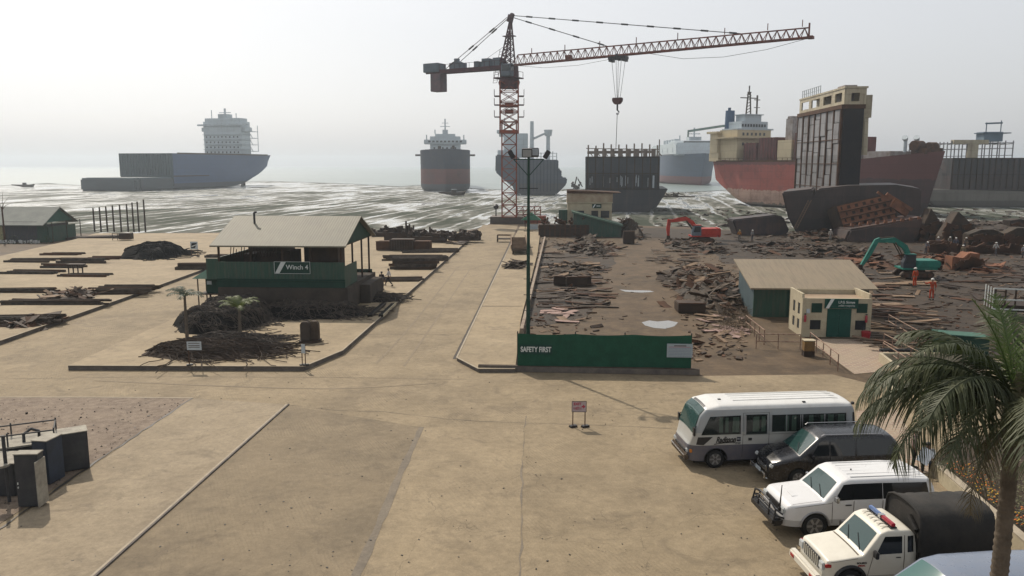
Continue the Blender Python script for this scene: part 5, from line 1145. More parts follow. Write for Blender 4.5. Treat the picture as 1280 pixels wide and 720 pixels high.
# green fence with lettering, on a kerb beam
fl = gp(647, 464); fr_ = gp(863, 467); o = thing('green_fence', 'green mesh fence panel with SAFETY FIRST lettering beside the road junction', 'fence', fl, atan2(fr_.y - fl.y, fr_.x - fl.x)); Lf = (fr_ - fl).length
Mnet = mat('fence_green', (.013, .072, .042), col2=(.010, .054, .032), scale=1.5, rough=.85, bump=.3)
mb = MB(); rows_ = []
for j in range(6):
    z = .28 + j / 5 * 2.0; rows_.append([(i / 44 * Lf, -.03 + .035 * sin(i * .9 + j) * (0 < j < 5) - .02, z - (.07 * abs(sin(i / 44 * 3 * pi)) if j == 5 else 0) + (.05 * abs(sin(i / 44 * 4 * pi)) if j == 0 else 0)) for i in range(45)])
mb.grid(rows_); mb.build('netting', Mnet, o, smooth=60)
for x in (0, .19, .335, .62, .86, 1): MB().tube((x * Lf, .04, 0), (x * Lf, .04, 2.38 if x not in (.19, .86) else 2.2), .035, n=8).build('post', Mblk if x not in (.19, .86) else Mgreen2, o)
s_ = MB().box(.12, 2.02, -.10, -.075, 1.05, 1.62).build('lettering_panel', mat('panel_dkgreen', (.012, .05, .038), scale=2), o); text('SAFETY FIRST', .42, Mwhite, s_, (1.07, -.104, 1.33), bold=.012, sx=.71)
s_ = MB().box(.86 * Lf, Lf + .06, -.12, -.08, .98, 1.78).build('notice_board', flat('notice_grey', (.28, .33, .36), .5), o)
for k in range(6): MB().box(.87 * Lf, Lf - .02, -.124, -.121, 1.05 + k * .09, 1.062 + k * .09).build('ruled_line', flat('line_blue', (.12, .14, .22), .6), s_)
MB().box(.90 * Lf, Lf - .3, -.125, -.121, 1.64, 1.69).build('heading_line', M_rust, s_); MB().box(.87 * Lf, Lf - .05, -.125, -.121, 1.58, 1.60).build('heading_line', Mred, s_)
mb = MB(); a1, a2 = gp(598, 463), gp(874, 468.5)
mb.bar(a1 + Vector((0, 0, .16)), a2 + Vector((0, 0, .16)), .3, .33); o = mb.build('kerb', M_kerb); tag(o, kind='structure')
mb = MB(); mb.bar(a1 + Vector((0, 0, .335)), a2 + Vector((0, 0, .335)), .26, .03); tag(mb.build('kerb', M_greyrust), kind='structure')
# pale low rail wall beside the walkway
a1, a2 = gp(652, 420), gp(681, 300); o = thing('low_wall', 'low pale perforated wall running beside the walkway behind the lamp mast', 'wall', a1, atan2(a2.y - a1.y, a2.x - a1.x)); LL = (a2 - a1).length
MB().box(0, LL, -.12, .12, 0, .55).build('wall', mat('wall_pale', (.27, .22, .165), col2=(.18, .13, .1), scale=1), o); mb = MB()
for i in range(int(LL / 1.5)): mb.box(.4 + i * 1.5, .75 + i * 1.5, -.13, .13, .2, .4)
mb.build('opening', Mdk, o)
# steel cabinets in the left foreground
Mcab = mat('cabinet_grey', (.055, .055, .055), col2=(.035, .036, .04), scale=2, rough=.6, bump=.2); Mcab2 = mat('cabinet_blue', (.035, .045, .065), col2=(.03, .035, .045), scale=2, rough=.6); Mctop = mat('cabinet_top', (.30, .28, .23), col2=(.2, .18, .15), scale=3)
def cabinet(lab, px, py, w2, d2, h2, rz, m_, handle=True):
    o = thing('steel_cabinet', lab, 'cabinet', gp(px, py), rz, 'steel cabinets on the gravel')
    MB().box(0, w2, 0, d2, .04, h2).build('body', m_, o, bevel=.015); MB().box(-.02, w2 + .02, -.02, d2 + .02, h2, h2 + .035).build('top', Mctop, o, bevel=.008)
    MB().box(.04, w2 - .04, -.02, -.002, .08, h2 - .06).build('door', m_, o, bevel=.006)
    if handle: mb = MB(); mb.box(.07, .1, -.05, -.02, h2 * .45, h2 * .49); mb.build('handle', Mwhite, o); mb = MB(); mb.box(.07, .1, -.05, -.02, h2 * .38, h2 * .41); mb.build('handle', Mwhite, o)
    return o
c1 = cabinet('tall dark grey cabinet nearest the camera with its side door ajar', 23, 635, .80, .40, 1.95, R(3), Mcab)
MB().box(.82, .86, -.25, .4, .1, 1.75).build('side_door', Mctop, c1)
cabinet('blue grey steel cabinet standing between the near dark one and the right one', 44, 606, .62, .85, 1.72, R(-8), Mcab2, False)
cabinet('wide dark cabinet at the right end of the cabinet group, seen cornerwise', 77, 592, 1.0, .8, 1.55, R(32), Mcab, False)
cabinet('low dark cabinet at the left frame edge behind the tall one', -30, 622, 1.45, 1.3, 1.25, R(2), Mcab, False)
o = thing('generator_skid', 'long dark generator box with pipe rails on top behind the steel cabinets', 'generator', gp(14, 600), R(27))
MB().box(-3, 1.6, 0, 1.5, .2, 1.25).build('body', Mcab, o, bevel=.03); MB().box(-3.05, 1.65, -.05, 1.55, 1.25, 1.32).build('lid', Mctop, o)
for x, y in ((-1.5, .05), (0, .05), (1.55, .05), (1.55, 1.45), (0, 1.45), (-1.5, 1.45)): MB().tube((x, y, 1.3), (x, y, 1.85), .03, n=6).build('rail_post', Mcab, o)
for y in (.05, 1.45): MB().tube((-2.5, y, 1.75), (1.55, y, 1.75), .03, n=6).build('rail', Mcab, o)
MB().tube((1.55, .05, 1.75), (1.55, 1.45, 1.75), .03, n=6).build('rail', Mcab, o)
for x in (-1.1, .5): MB().path([(x, .4, 1.3), (x, .5, 1.6), (x + .25, .6, 1.75), (x + .5, .7, 1.6), (x + .5, .7, 1.3)], .06, 8).build('pipe_bend', Mblk, o)
o = thing('water_tap_post', 'dark pipe post with a round plate standing left of the tall near cabinet', 'post', gp(12, 628)); MB().tube((0, 0, 0), (0, 0, 2.5), .06).build('post', Mcab, o); MB().tube((-.1, -.1, 1.4), (-.1, -.1, 1.48), .28, n=14).build('plate', Mctop, o)
# ================================================================ VEHICLES
def lerp_prof(P, x):
    for (x0, z0), (x1, z1) in zip(P, P[1:]):
        if x <= x1: return z0 + (z1 - z0) * max(0, (x - x0)) / (x1 - x0)
    return P[-1][1]
class Body:
    """lofted body: front at +x. prof = top line [(x,z)], arches = [(x, r)]"""
    def __init__(s, prof, sill, arches, W, belt, tumble, endtaper=.06, ftl=.5, crown=.03, zc=.36, rnd=.07, tend=None, ftaper=None):
        s.prof, s.sill, s.arches, s.W, s.belt, s.tumble, s.et, s.ftl, s.crown, s.zc, s.rnd = prof, sill, arches, W, belt, tumble, endtaper, ftl, crown, zc, rnd
        s.x0, s.x1 = prof[0][0], prof[-1][0]; s.ft = ftaper if ftaper is not None else endtaper
    def zh(s, x):
        e = .035; return (lerp_prof(s.prof, max(s.x0, x - e)) + lerp_prof(s.prof, min(s.x1, x + e)) + 2 * lerp_prof(s.prof, x)) / 4
    def zl(s, x):
        z = s.sill
        for xc, r in s.arches:
            if abs(x - xc) < r: z = max(z, s.zc + sqrt(r * r - (x - xc) ** 2))
        return min(z, s.zh(x) - .05)
    def w(s, x, z):
        w_ = s.W; df = s.x1 - x; dr = x - s.x0
        if df < s.ftl: w_ -= s.ft * s.W * 2 * (1 - df / s.ftl) ** 2.2
        if dr < s.ftl: w_ -= s.et * s.W * 2 * (1 - dr / s.ftl) ** 2.2
        if z > s.belt: w_ -= (z - s.belt) * s.tumble
        else: w_ -= (s.belt - z) * .03
        d = s.zh(x) - z
        if 0 <= d < s.rnd: w_ -= s.rnd * (1 - sqrt(max(0, 1 - (1 - d / s.rnd) ** 2)))
        return w_
    def top(s, x, y):
        wm = s.w(x, s.zh(x)) or .1; return s.zh(x) + s.crown * (1 - min(1, abs(y) / wm) ** 2)
    def build(s, m, parent, name='body'):
        xs = set(); x = s.x0
        while x < s.x1: xs.add(round(x, 3)); x += .12
        xs.add(s.x1)
        for a_, _ in s.prof: xs |= {round(a_, 3), round(max(s.x0, a_ - .03), 3), round(min(s.x1, a_ + .03), 3)}
        for xc, r in s.arches:
            for k in range(13): xs.add(round(xc + r * .999 * cos(pi * k / 12), 3))
            xs |= {round(xc - r - .004, 3), round(xc + r + .004, 3)}
        xs = sorted(v for v in xs if s.x0 <= v <= s.x1); rows = []
        for x in xs:
            zl, zh = s.zl(x), s.zh(x); ring = []
            zs = [zl + (zh - zl) * t for t in (0, .12, .26, .4, .55, .7)] ; zs += [zl + (zh - zl) * .7 + (zh - s.rnd - zl - (zh - zl) * .7) * .5] if (zh - zl) * .3 > s.rnd else [zl + (zh - zl) * .75]
            top0 = max(zs[-1] + .004, zh - s.rnd); zs += [top0 + (zh - top0) * t for t in (0, .35, .65, .87, 1)]
            L = [(x, s.w(x, z), z) for z in zs]; wt = L[-1][1]
            T = [(x, wt * f, s.top(x, wt * f)) for f in (.75, .4, 0, -.4, -.75)]
            rows.append(L + T + [(p[0], -p[1], p[2]) for p in reversed(L)])
        mb = MB(); mb.grid(rows, 0, closed=True); n_ = len(rows[0]); mb.add(rows[0], [tuple(range(n_))], 0); mb.add(rows[-1], [tuple(range(n_))], 0)
        return mb.build(name, m, parent, smooth=38, merge=True)
    def side(s, quad, m, parent, name, off=.006, sd=1, n=10, k=4, thick=0):
        """quad: rear-bottom, front-bottom, front-top, rear-top as (x,z)"""
        G = []
        for j in range(k + 1):
            v = j / k; row = []
            for i in range(n + 1):
                u = i / n; x = (quad[0][0] * (1 - u) + quad[1][0] * u) * (1 - v) + (quad[3][0] * (1 - u) + quad[2][0] * u) * v
                z = (quad[0][1] * (1 - u) + quad[1][1] * u) * (1 - v) + (quad[3][1] * (1 - u) + quad[2][1] * u) * v
                row.append((x, sd * (s.w(x, z) + off), z))
            G.append(row)
        return MB().grid(G).build(name, m, parent, smooth=60)
    def topp(s, x0, x1, y0, y1, m, parent, name, off=.006, n=8, yy=None):
        """patch on the top surface between x0 and x1; y0 half width at x0, y1 at x1"""
        G = []
        for i in range(n + 1):
            x = x0 + (x1 - x0) * i / n; h = y0 + (y1 - y0) * i / n; row = []
            for j in range(9):
                y = -h + 2 * h * j / 8 if yy is None else yy[0] + (yy[1] - yy[0]) * j / 8
                e = .02; dzx = (s.top(x + e, y) - s.top(x - e, y)) / (2 * e) if s.x0 + e < x < s.x1 - e else 0
                nn = Vector((-dzx, 0, 1)).normalized(); row.append(Vector((x, y, s.top(x, y))) + nn * off)
            G.append(row)
        return MB().grid(G).build(name, m, parent, smooth=60)
M_tyre = mat('tyre', (.018, .018, .018), scale=6, rough=.9); M_alloy = flat('alloy', (.32, .32, .33), .35, .7); M_black = flat('trim_black', (.012, .012, .013), .45)
M_lamp = flat('lamp_clear', (.42, .44, .44), .12); M_amber = flat('lamp_amber', (.45, .16, .03), .25); M_redl = flat('lamp_red', (.32, .02, .02), .25); M_chrome = flat('chrome', (.5, .5, .5), .15, .9)
M_glassd = glass('glass_dark', (.006, .008, .010), .07); M_glasst = glass('glass_screen', (.018, .045, .042), .10); M_under = flat('under_black', (.01, .01, .01), .9)
def wheel(parent, x, y, r, w_, steel=False):
    s_ = 1 if y > 0 else -1
    mb = MB(); mb.X = Matrix.Rotation(-pi / 2 * s_, 4, 'X')
    mb.lathe([(r * .62, -w_ / 2), (r * .9, -w_ / 2), (r * .985, -w_ / 2 + .03), (r, -w_ / 4), (r, w_ / 4), (r * .985, w_ / 2 - .03), (r * .9, w_ / 2), (r * .66, w_ / 2), (r * .62, w_ / 2 - .02)], 28)
    t = mb.build('wheel', M_tyre, parent, (x, y, r), smooth=40)
    mb = MB(); mb.X = Matrix.Rotation(-pi / 2 * s_, 4, 'X'); mb.lathe([(r * .66, w_ / 2 - .01), (r * .62, w_ / 2 + .005), (r * .58, w_ / 2 - .03), (r * .2, w_ / 2 - .06), (r * .16, w_ / 2 - .01), (.01, w_ / 2 - .005)], 24)
    mb.build('rim', flat('rim_dark', (.1, .1, .1), .4, .4), t, smooth=40)
    mb = MB(); mb.X = Matrix.Rotation(-pi / 2 * s_, 4, 'X')
    for k in range(6): a_ = k * pi / 3; mb.bar((r * .14 * cos(a_), r * .14 * sin(a_), w_ / 2 - .02), (r * .6 * cos(a_), r * .6 * sin(a_), w_ / 2 - .01), r * .17, .03)
    mb.build('spokes', M_alloy, t)
def arch_trim(b, parent, m, xc, r, y, th=.05):
    for sd in (1, -1):
        mb = MB(); pts = [(xc + (r + .01) * cos(a_), sd * (b.w(xc + (r + .01) * cos(a_), .6) + .005), b.zc + (r + .01) * sin(a_)) for a_ in [pi * k / 14 for k in range(15)]]
        mb.path(pts, th / 2, 6); mb.build('wheel_arch', m, parent, smooth=50)
def mirror(parent, x, y, z, m, big=.12):
    s_ = 1 if y > 0 else -1; mb = MB(); mb.obox((0, s_ * .10, 0), (.09, .20, big + .04)); mb.bar((0, -.06 * s_, -.05), (0, .05 * s_, 0), .04)
    o = mb.build('mirror', m, parent, (x, y, z), bevel=.025, smooth=40); MB().obox((-.05, s_ * .1, 0), (.006, .16, big)).build('mirror_glass', M_chrome, o)
def wiper(b, parent, x0, x1, ya, yb):
    mb = MB(); p = Vector((x0, ya, b.top(x0, ya) + .03)); q = Vector((x1, yb, b.top(x1, yb) + .025)); mb.bar(p, q, .018); mb.build('wiper', M_black, parent)
def seam(b, parent, pts, m=M_black, sd=1, off=.004, wd=.014):
    mb = MB(); L = []
    for (xa, za), (xb, zb_) in zip(pts, pts[1:]):
        n_ = 6
        for i in range(n_ + 1): u = i / n_; x = xa + (xb - xa) * u; z = za + (zb_ - za) * u; L.append(Vector((x, sd * (b.w(x, z) + off), z)))
    for p, q in zip(L, L[1:]): mb.bar(p, q, wd, .006)
    mb.build('door_seam', m, parent)

def paint2(name, bands, rough=.35, dust=.25, metal=0):
    m, n, b = _new(name); co = _co(n); sp = n.nodes.new('ShaderNodeSeparateXYZ'); n.links.new(co, sp.inputs[0]); cur = bands[0][1]
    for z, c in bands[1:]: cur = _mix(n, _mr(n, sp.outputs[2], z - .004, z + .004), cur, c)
    du = _mr(n, _noise(n, co, 3, 6, .7), .4, .75, 0, dust); cur = _mix(n, du, cur, (.25, .2, .14))
    n.links.new(cur, b.inputs['Base Color']); b.inputs['Roughness'].default_value = rough; b.inputs['Metallic'].default_value = metal
    n.links.new(_mr(n, _noise(n, co, 5, 4), .3, .7, rough * .8, rough * 1.3), b.inputs['Roughness'])
    b.inputs['Coat Weight'].default_value = .25; b.inputs['Coat Roughness'].default_value = .1
    return m
def car_at(name, lab, cat, px, py, head, xw, yw, scl=1):
    """vehicle so that its local point (xw, yw, 0) stands on the ground seen at the pixel"""
    p = gp(px, py); a_ = R(head); o = thing(name, lab, cat, (p.x - (xw * cos(a_) - yw * sin(a_)), p.y - (xw * sin(a_) + yw * cos(a_)), 0), a_, 'vehicles parked in a row at the right')
    if scl != 1: o.scale = (scl,) * 3
    return o
# ---- minibus
t = car_at('minibus', 'white and grey minibus with dark lower body and hotel lettering, parked farthest in row', 'minibus', 894, 586, 185.5, 2.35, 1.02)
Mbus = paint2('bus_paint', [(0, (.075, .075, .095)), (.98, (.36, .36, .34)), (1.5, (.26, .28, .29)), (2.40, (.60, .60, .58))], .38, .2)
b = Body([(-3.46, 1.3), (-3.40, 2.25), (-3.25, 2.50), (-2.6, 2.56), (2.2, 2.56), (2.75, 2.44), (3.02, 2.2), (3.28, 1.45), (3.36, 1.12), (3.46, .95)], .34, [(2.35, .47), (-1.58, .47)], 1.03, 1.45, .085, .05, .5, .05, .38, .16, ftaper=.11)
b.build(Mbus, t); MB().box(-3.3, 3.2, -.9, .9, .25, .5).build('chassis', M_under, t)
for x in (2.35, -1.58):
    for y in (.88, -.88): wheel(t, x, y, .38, .22)
    arch_trim(b, t, M_black, x, .46, 0, .04)
Mcurt = flat('curtain', (.18, .23, .19), .9); Mbg = glass('bus_glass', (.012, .018, .018), .06, trans=.55)
for sd in (1, -1):
    for q in ([(1.36, 1.42), (2.98, 1.42), (2.62, 2.14), (1.36, 2.16)], [(.28, 1.40), (1.18, 1.40), (1.18, 2.18), (.28, 2.18)], [(-3.0, 1.47), (.12, 1.47), (.12, 2.14), (-3.0, 2.14)]) if sd > 0 else ([(-3.0, 1.47), (2.86, 1.42), (2.5, 2.14), (-3.0, 2.14)],):
        b.side(q, M_under, t, 'window_recess', .003, sd); wdw = b.side(q, Mbg, t, 'window', .034, sd)
        x0, x1 = q[0][0], q[1][0]
        x = x0 + .08
        while x < x1 - .35:
            wd_ = random.uniform(.12, .34)
            if random.random() < .75: b.side([(x, 1.5), (x + wd_, 1.5), (x + wd_ * .9, 2.1), (x, 2.1)], Mcurt, wdw, 'curtain', .018, sd, n=3)
            x += wd_ + random.uniform(.05, .3)
        for xx in ([x0, x1] if q[1][0] < 2 else [x0]) : b.side([(xx - .02, q[0][1] - .02), (xx + .02, q[0][1] - .02), (xx + .02, 2.17), (xx - .02, 2.17)], M_alloy, t, 'window_bar', .04, sd, n=2)
    if sd > 0:
        for xx in (-.52, -1.10, -1.18, -2.1): b.side([(xx, 1.47), (xx + .035, 1.47), (xx + .035, 2.14), (xx, 2.14)], M_alloy, t, 'window_bar', .042, sd, n=2)
b.side([(2.86, 1.0), (3.16, 1.02), (3.10, 1.33), (2.50, 1.33)], M_black, t, 'front_side_panel', .006)
for pts in ([(1.27, .45), (1.27, 2.25)], [(.2, .45), (.2, 2.25)], [(1.27, 2.25), (.2, 2.25)], [(-3.2, 1.38), (1.27, 1.38)]): seam(b, t, pts, wd=.012)
b.side([(.90, 1.14), (1.05, 1.14), (1.05, 1.25), (.90, 1.25)], M_black, t, 'door_handle', .02, n=2)
b.side([(-3.42, 1.5), (-3.3, 1.5), (-3.28, 2.15), (-3.36, 2.15)], M_black, t, 'rear_quarter_glass', .01, n=2)
b.topp(2.80, 3.27, .80, .93, M_under, t, 'screen_recess', .004); b.topp(2.80, 3.27, .80, .93, glass('bus_screen', (.04, .09, .085), .06, .35), t, 'windscreen', .02)
b.topp(2.70, 2.79, .62, .62, M_black, t, 'destination_panel', .012)
wiper(b, t, 3.28, 3.12, .35, .75); wiper(b, t, 3.28, 3.1, -.5, .1)
mb = MB(); mb.obox((3.5, 0, .48), (.16, 1.86, .26)); mb.build('bumper', M_greyrust, t, bevel=.05, smooth=40)
mb = MB(); mb.obox((3.475, 0, .66), (.05, 1.2, .10)); mb.build('grille', M_black, t, bevel=.01)
mb = MB(); mb.obox((3.60, 0, .55), (.03, 1.7, .05)); mb.build('bumper_bar', M_chrome, t, bevel=.01)
for s in (1, -1): MB().obox((3.44, s * .72, .74), (.10, .3, .16), (0, 0, -s * .25)).build('headlight', M_lamp, t, bevel=.03); MB().obox((3.34, s * .90, .74), (.10, .1, .14)).build('indicator', M_amber, t, bevel=.02)
for s in (1, -1): mb = MB(); mb.bar((3.05, s * .90, 1.35), (3.26, s * .98, 1.45), .03); mb.bar((2.95, s * .90, 1.85), (3.26, s * .98, 1.7), .03); mb.obox((3.26, s * .99, 1.56), (.07, .17, .34)); mb.build('mirror', M_black, t, bevel=.02)
for y in (-.55, -.25, .05, .35): MB().box(-2.9, 1.5, y, y + .03, 2.60, 2.618).build('roof_rib', Mbus, t)
MB().obox((-1.3, .75, 2.58), (.12, .08, .05)).build('roof_lamp', M_black, t); MB().obox((2.0, .2, 2.61), (.12, .08, .05)).build('roof_vent', M_black, t); MB().obox((-3.3, .85, 2.5), (.1, .1, .1)).build('rear_lamp', M_black, t)
Rs = (pi / 2, 0, pi)
def side_text(b, s, size, m, parent, x, z, **k):
    return text(s, size, m, parent, (x, b.w(x, z) + .012, z), Rs, **k)
side_text(b, 'Radisson', .34, M_black, t, 1.97, 1.19, shear=.35, bold=.010, sx=.66)
b.side([(1.36, 1.12), (1.52, 1.12), (1.52, 1.30), (1.36, 1.30)], flat('logo_navy', (.015, .015, .03), .4), t, 'logo_square', .012, n=2)
side_text(b, 'BLU', .07, Mwhite, t, 1.44, 1.22); mb = MB(); mb.path([(2.44, b.w(2.4, 1.1) + .012, 1.02), (2.2, b.w(2.2, 1.1) + .012, 1.055), (1.60, b.w(1.6, 1.1) + .012, 1.09)], .014, 5); mb.build('logo_swash', M_black, t)
side_text(b, 'CHITTAGONG', .05, M_black, t, 1.52, 1.065); side_text(b, 'BAY VIEW', .045, M_black, t, 1.47, 1.015)

def generic_car(t, b, paint, r, wheels, track, scr, rear, sidew, glasss=M_glasst, glassd=M_glassd):
    b.build(paint, t); MB().box(b.x0 + .3, b.x1 - .3, -b.W * .8, b.W * .8, b.sill - .08, b.sill + .15).build('chassis', M_under, t)
    for x in wheels:
        for y in (track, -track): wheel(t, x, y, r, .24)
    b.topp(scr[0], scr[1], scr[2], scr[3], glasss, t, 'windscreen', .008)
    for sd in (1, -1):
        for q in sidew: b.side(q, glassd, t, 'window', .006, sd)
# ---- black minivan
t = car_at('black_minivan', 'black minivan parked between the minibus and the big white off-roader', 'van', 968, 609, 184, 2.40, .85, 1.05)
Mbk = paint2('black_paint', [(0, (.005, .006, .009)), (2, (.005, .006, .009))], .25, .025)
b = Body([(-2.35, .95), (-2.30, 1.5), (-2.0, 1.78), (-1.2, 1.84), (.35, 1.84), (.68, 1.72), (1.42, 1.12), (2.05, .98), (2.38, .82), (2.45, .62)], .24, [(1.45, .38), (-1.4, .38)], .87, 1.0, .22, .07, .55, .04, .33, .12, ftaper=.14)
generic_car(t, b, Mbk, .33, (1.45, -1.4), .76, (.74, 1.40, .60, .73), None, ([(.35, 1.14), (1.0, 1.12), (.66, 1.62), (.35, 1.68)], [(-.6, 1.12), (.27, 1.12), (.27, 1.7), (-.6, 1.7)], [(-2.1, 1.14), (-.68, 1.12), (-.68, 1.7), (-1.95, 1.66)]), M_glasst)
for s in (1, -1): MB().obox((2.36, s * .62, .74), (.14, .30, .13), (0, .3, -s * .35)).build('headlight', M_lamp, t, bevel=.04, smooth=40); mirror(t, .98, s * .86, 1.12, Mbk)
MB().obox((2.46, 0, .55), (.05, .9, .2)).build('grille', M_chrome, t, bevel=.02); mb = MB(); mb.tube((2.62, -.65, .45), (2.62, .65, .45), .035); mb.path([(2.62, .65, .45), (2.62, .62, .3), (2.5, .6, .25)], .035, 6); mb.path([(2.62, -.65, .45), (2.62, -.62, .3), (2.5, -.6, .25)], .035, 6); mb.build('bumper_bar', M_chrome, t); MB().obox((2.66, .15, .5), (.02, .45, .13)).build('number_plate', M_pale, t)
mb = MB(); mb.path([(.6, .66, 1.80), (.5, .68, 1.86), (-1.6, .68, 1.86), (-1.7, .66, 1.8)], .02, 6); mb.path([(.6, -.66, 1.80), (.5, -.68, 1.86), (-1.6, -.68, 1.86), (-1.7, -.66, 1.8)], .02, 6); mb.build('roof_rail', M_alloy, t)
wiper(b, t, 1.40, 1.15, .55, .1); seam(b, t, [(.3, .4), (.3, 1.6)]); seam(b, t, [(1.15, .45), (1.1, 1.1)])
MB().obox((1.0, .2, 1.05 + .5), (.01, .3, .25), (0, -.6, 0))
# ---- big white off-roader
t = car_at('white_offroader', 'big white off-roader with black bull bar, parked between black minivan and covered pickup', 'off-roader', 1018, 672, 185, 1.50, .86, 1.04)
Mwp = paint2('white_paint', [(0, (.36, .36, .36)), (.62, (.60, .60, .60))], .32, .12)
b = Body([(-2.45, .95), (-2.40, 1.55), (-2.22, 1.80), (-1.4, 1.86), (.42, 1.85), (.66, 1.76), (1.22, 1.20), (2.28, 1.10), (2.42, .98), (2.48, .72)], .42, [(1.50, .46), (-1.45, .46)], .93, 1.15, .20, .05, .45, .03, .42, .10, ftaper=.09)
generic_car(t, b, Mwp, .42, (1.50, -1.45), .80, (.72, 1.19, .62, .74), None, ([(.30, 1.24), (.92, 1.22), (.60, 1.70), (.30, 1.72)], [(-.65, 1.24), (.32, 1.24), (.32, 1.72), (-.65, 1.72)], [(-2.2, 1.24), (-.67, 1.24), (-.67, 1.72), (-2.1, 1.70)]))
for x in (1.5, -1.45): arch_trim(b, t, M_alloy, x, .45, 0, .07)
for s in (1, -1): mirror(t, .88, s * .90, 1.30, M_chrome, .14); MB().obox((2.44, s * .66, .90), (.10, .30, .18)).build('headlight', M_lamp, t, bevel=.03)
MB().obox((2.47, 0, .9), (.06, .95, .22)).build('grille', M_black, t, bevel=.02)
mb = MB(); mb.obox((2.68, 0, .58), (.34, 1.82, .26)); mb.build('bull_bar_base', M_black, t, bevel=.06, smooth=40)
mb = MB()
for y in (-.85, -.42, .42, .85): mb.tube((2.80, y, .62), (2.74, y * .95, 1.12 if abs(y) < .5 else .98), .03)
for z in (.82, .98, 1.12): mb.tube((2.77, -.42, z), (2.77, .42, z), .028)
for s in (1, -1): mb.path([(2.77, s * .42, 1.1), (2.74, s * .8, .98), (2.55, s * .93, .85)], .03, 6); mb.path([(2.77, s * .42, .85), (2.74, s * .85, .8), (2.5, s * .93, .72)], .028, 6)
mb.build('bull_bar', M_black, t, smooth=50); mb = MB(); mb.tube((2.60, .78, .95), (2.56, .78, 1.75), .03, .012); mb.tube((2.6, .78, .9), (2.6, .78, 1.02), .05); mb.build('aerial', M_black, t)
mb = MB(); mb.obox((1.85, .12, 1.155), (.32, .4, .035)); mb.build('bonnet_scoop', Mwp, t, bevel=.015)
for y in (-.6, -.36, -.12, .12, .36, .6): MB().box(-2.1, .3, y, y + .035, 1.868, 1.884).build('roof_rib', Mwp, t)
MB().tube((0.0, .1, 1.87), (0, .1, 1.93), .03, .015).build('roof_aerial', M_black, t)
for pts in ([(.95, .5), (.98, 1.2)], [(.28, .5), (.28, 1.2)], [(-.66, .5), (-.66, 1.2)], [(1.0, 1.16), (2.35, 1.02)]): seam(b, t, pts, M_greyrust)
b.side([(.36, 1.06), (.56, 1.06), (.56, 1.10), (.36, 1.10)], M_black, t, 'door_handle', .018, n=2); wiper(b, t, 1.21, 1.02, .6, .1); wiper(b, t, 1.21, 1.02, -.05, -.5)
b.topp(1.26, 2.2, 0, 0, M_greyrust, t, 'bonnet_seam', .004, yy=(.80, .812))
# ---- white pickup with black canopy
t = car_at('police_pickup', 'white pickup with red and blue light bar and black canvas canopy behind the cab', 'pickup', 1060, 743, 184.5, 1.30, .80)
Mwc = paint2('cream_paint', [(0, (.60, .57, .49))], .4, .15)
b = Body([(-.62, 1.0), (-.60, 1.72), (-.40, 1.84), (.22, 1.84), (.44, 1.76), (.92, 1.18), (1.0, 1.14), (1.95, 1.02), (2.05, .72)], .44, [(1.30, .43)], .84, 1.12, .12, .03, .3, .03, .40, .06, ftaper=.08)
generic_car(t, b, Mwc, .38, (1.30,), .74, (.48, .90, .62, .70), None, ([(-.18, 1.20), (.58, 1.18), (.32, 1.68), (-.18, 1.68)], [(-.52, 1.22), (-.34, 1.22), (-.34, 1.68), (-.52, 1.68)]))
for x in (-1.75,):
    for y in (.74, -.74): wheel(t, x, y, .38, .22)
arch_trim(b, t, M_black, 1.30, .44, 0, .12)
mb = MB()
for k in range(8): mb.box(2.04, 2.09, -.43 + k * .12, -.395 + k * .12, .70, 1.0)
mb.build('grille_slat', Mwc, t, bevel=.01); MB().box(2.03, 2.065, -.46, .52, .68, 1.01).build('grille', M_black, t)
for s in (1, -1): MB().obox((2.04, s * .64, .84), (.09, .24, .22)).build('headlight', M_lamp, t, bevel=.02); MB().obox((1.93, s * .80, .88), (.18, .05, .1), (0, 0, 0)).build('indicator', M_redl, t, bevel=.01)
mb = MB(); mb.obox((2.22, 0, .50), (.22, 1.72, .26)); bp = mb.build('bumper', Mwc, t, bevel=.05, smooth=40)
for s in (1, -1): MB().obox((2.335, s * .62, .50), (.02, .22, .09)).build('fog_lamp', M_redl, bp)
mirror(t, .66, .88, 1.25, M_black, .16); mirror(t, .66, -.88, 1.25, M_black, .16)
MB().box(-.04 + .0, .08, -.62, -.05, 1.90, 2.0).build('light_bar_blue', flat('beacon_blue', (.10, .16, .32), .2), t, bevel=.02); MB().box(-.04, .08, .08, .66, 1.90, 2.0).build('light_bar_red', flat('beacon_red', (.30, .015, .03), .2), t, bevel=.02)
MB().box(-.06, .10, -.05, .08, 1.89, 2.0).build('light_bar_centre', M_chrome, t); MB().box(-.08, .12, -.62, .66, 1.862, 1.89).build('light_bar_base', M_black, t)
for k in range(6): y = -.5 + k * .2; MB().box(.10, .34, y, y + .03, 1.868, 1.884).build('roof_rib', Mwc, t)
wiper(b, t, .93, .72, .55, .05); wiper(b, t, .93, .72, -.1, -.5)
for pts in ([(.80, .5), (.66, 1.15)], [(-.25, .5), (-.25, 1.7)], [(.80, .55), (-.25, .55)], [(1.1, 1.09), (1.95, .98)]): seam(b, t, pts, M_greyrust)
b.side([(-.14, 1.07), (.0, 1.07), (.0, 1.1), (-.14, 1.1)], M_black, t, 'door_handle', .018, n=2)
side_text(b, 'BOLERO', .07, M_black, t, .98, .95, bold=.002, sx=1.1); side_text(b, 'SPECIAL', .06, M_redl, t, .98, .87, bold=.002)
b.topp(1.02, 1.06, .74, .74, M_greyrust, t, 'bonnet_seam', .004)
MB().box(-2.75, -.66, -.84, .84, .62, .95).build('bed', Mwc, t, bevel=.02); MB().box(-2.6, 1.8, -.6, .6, .40, .62).build('frame_rails', M_under, t)
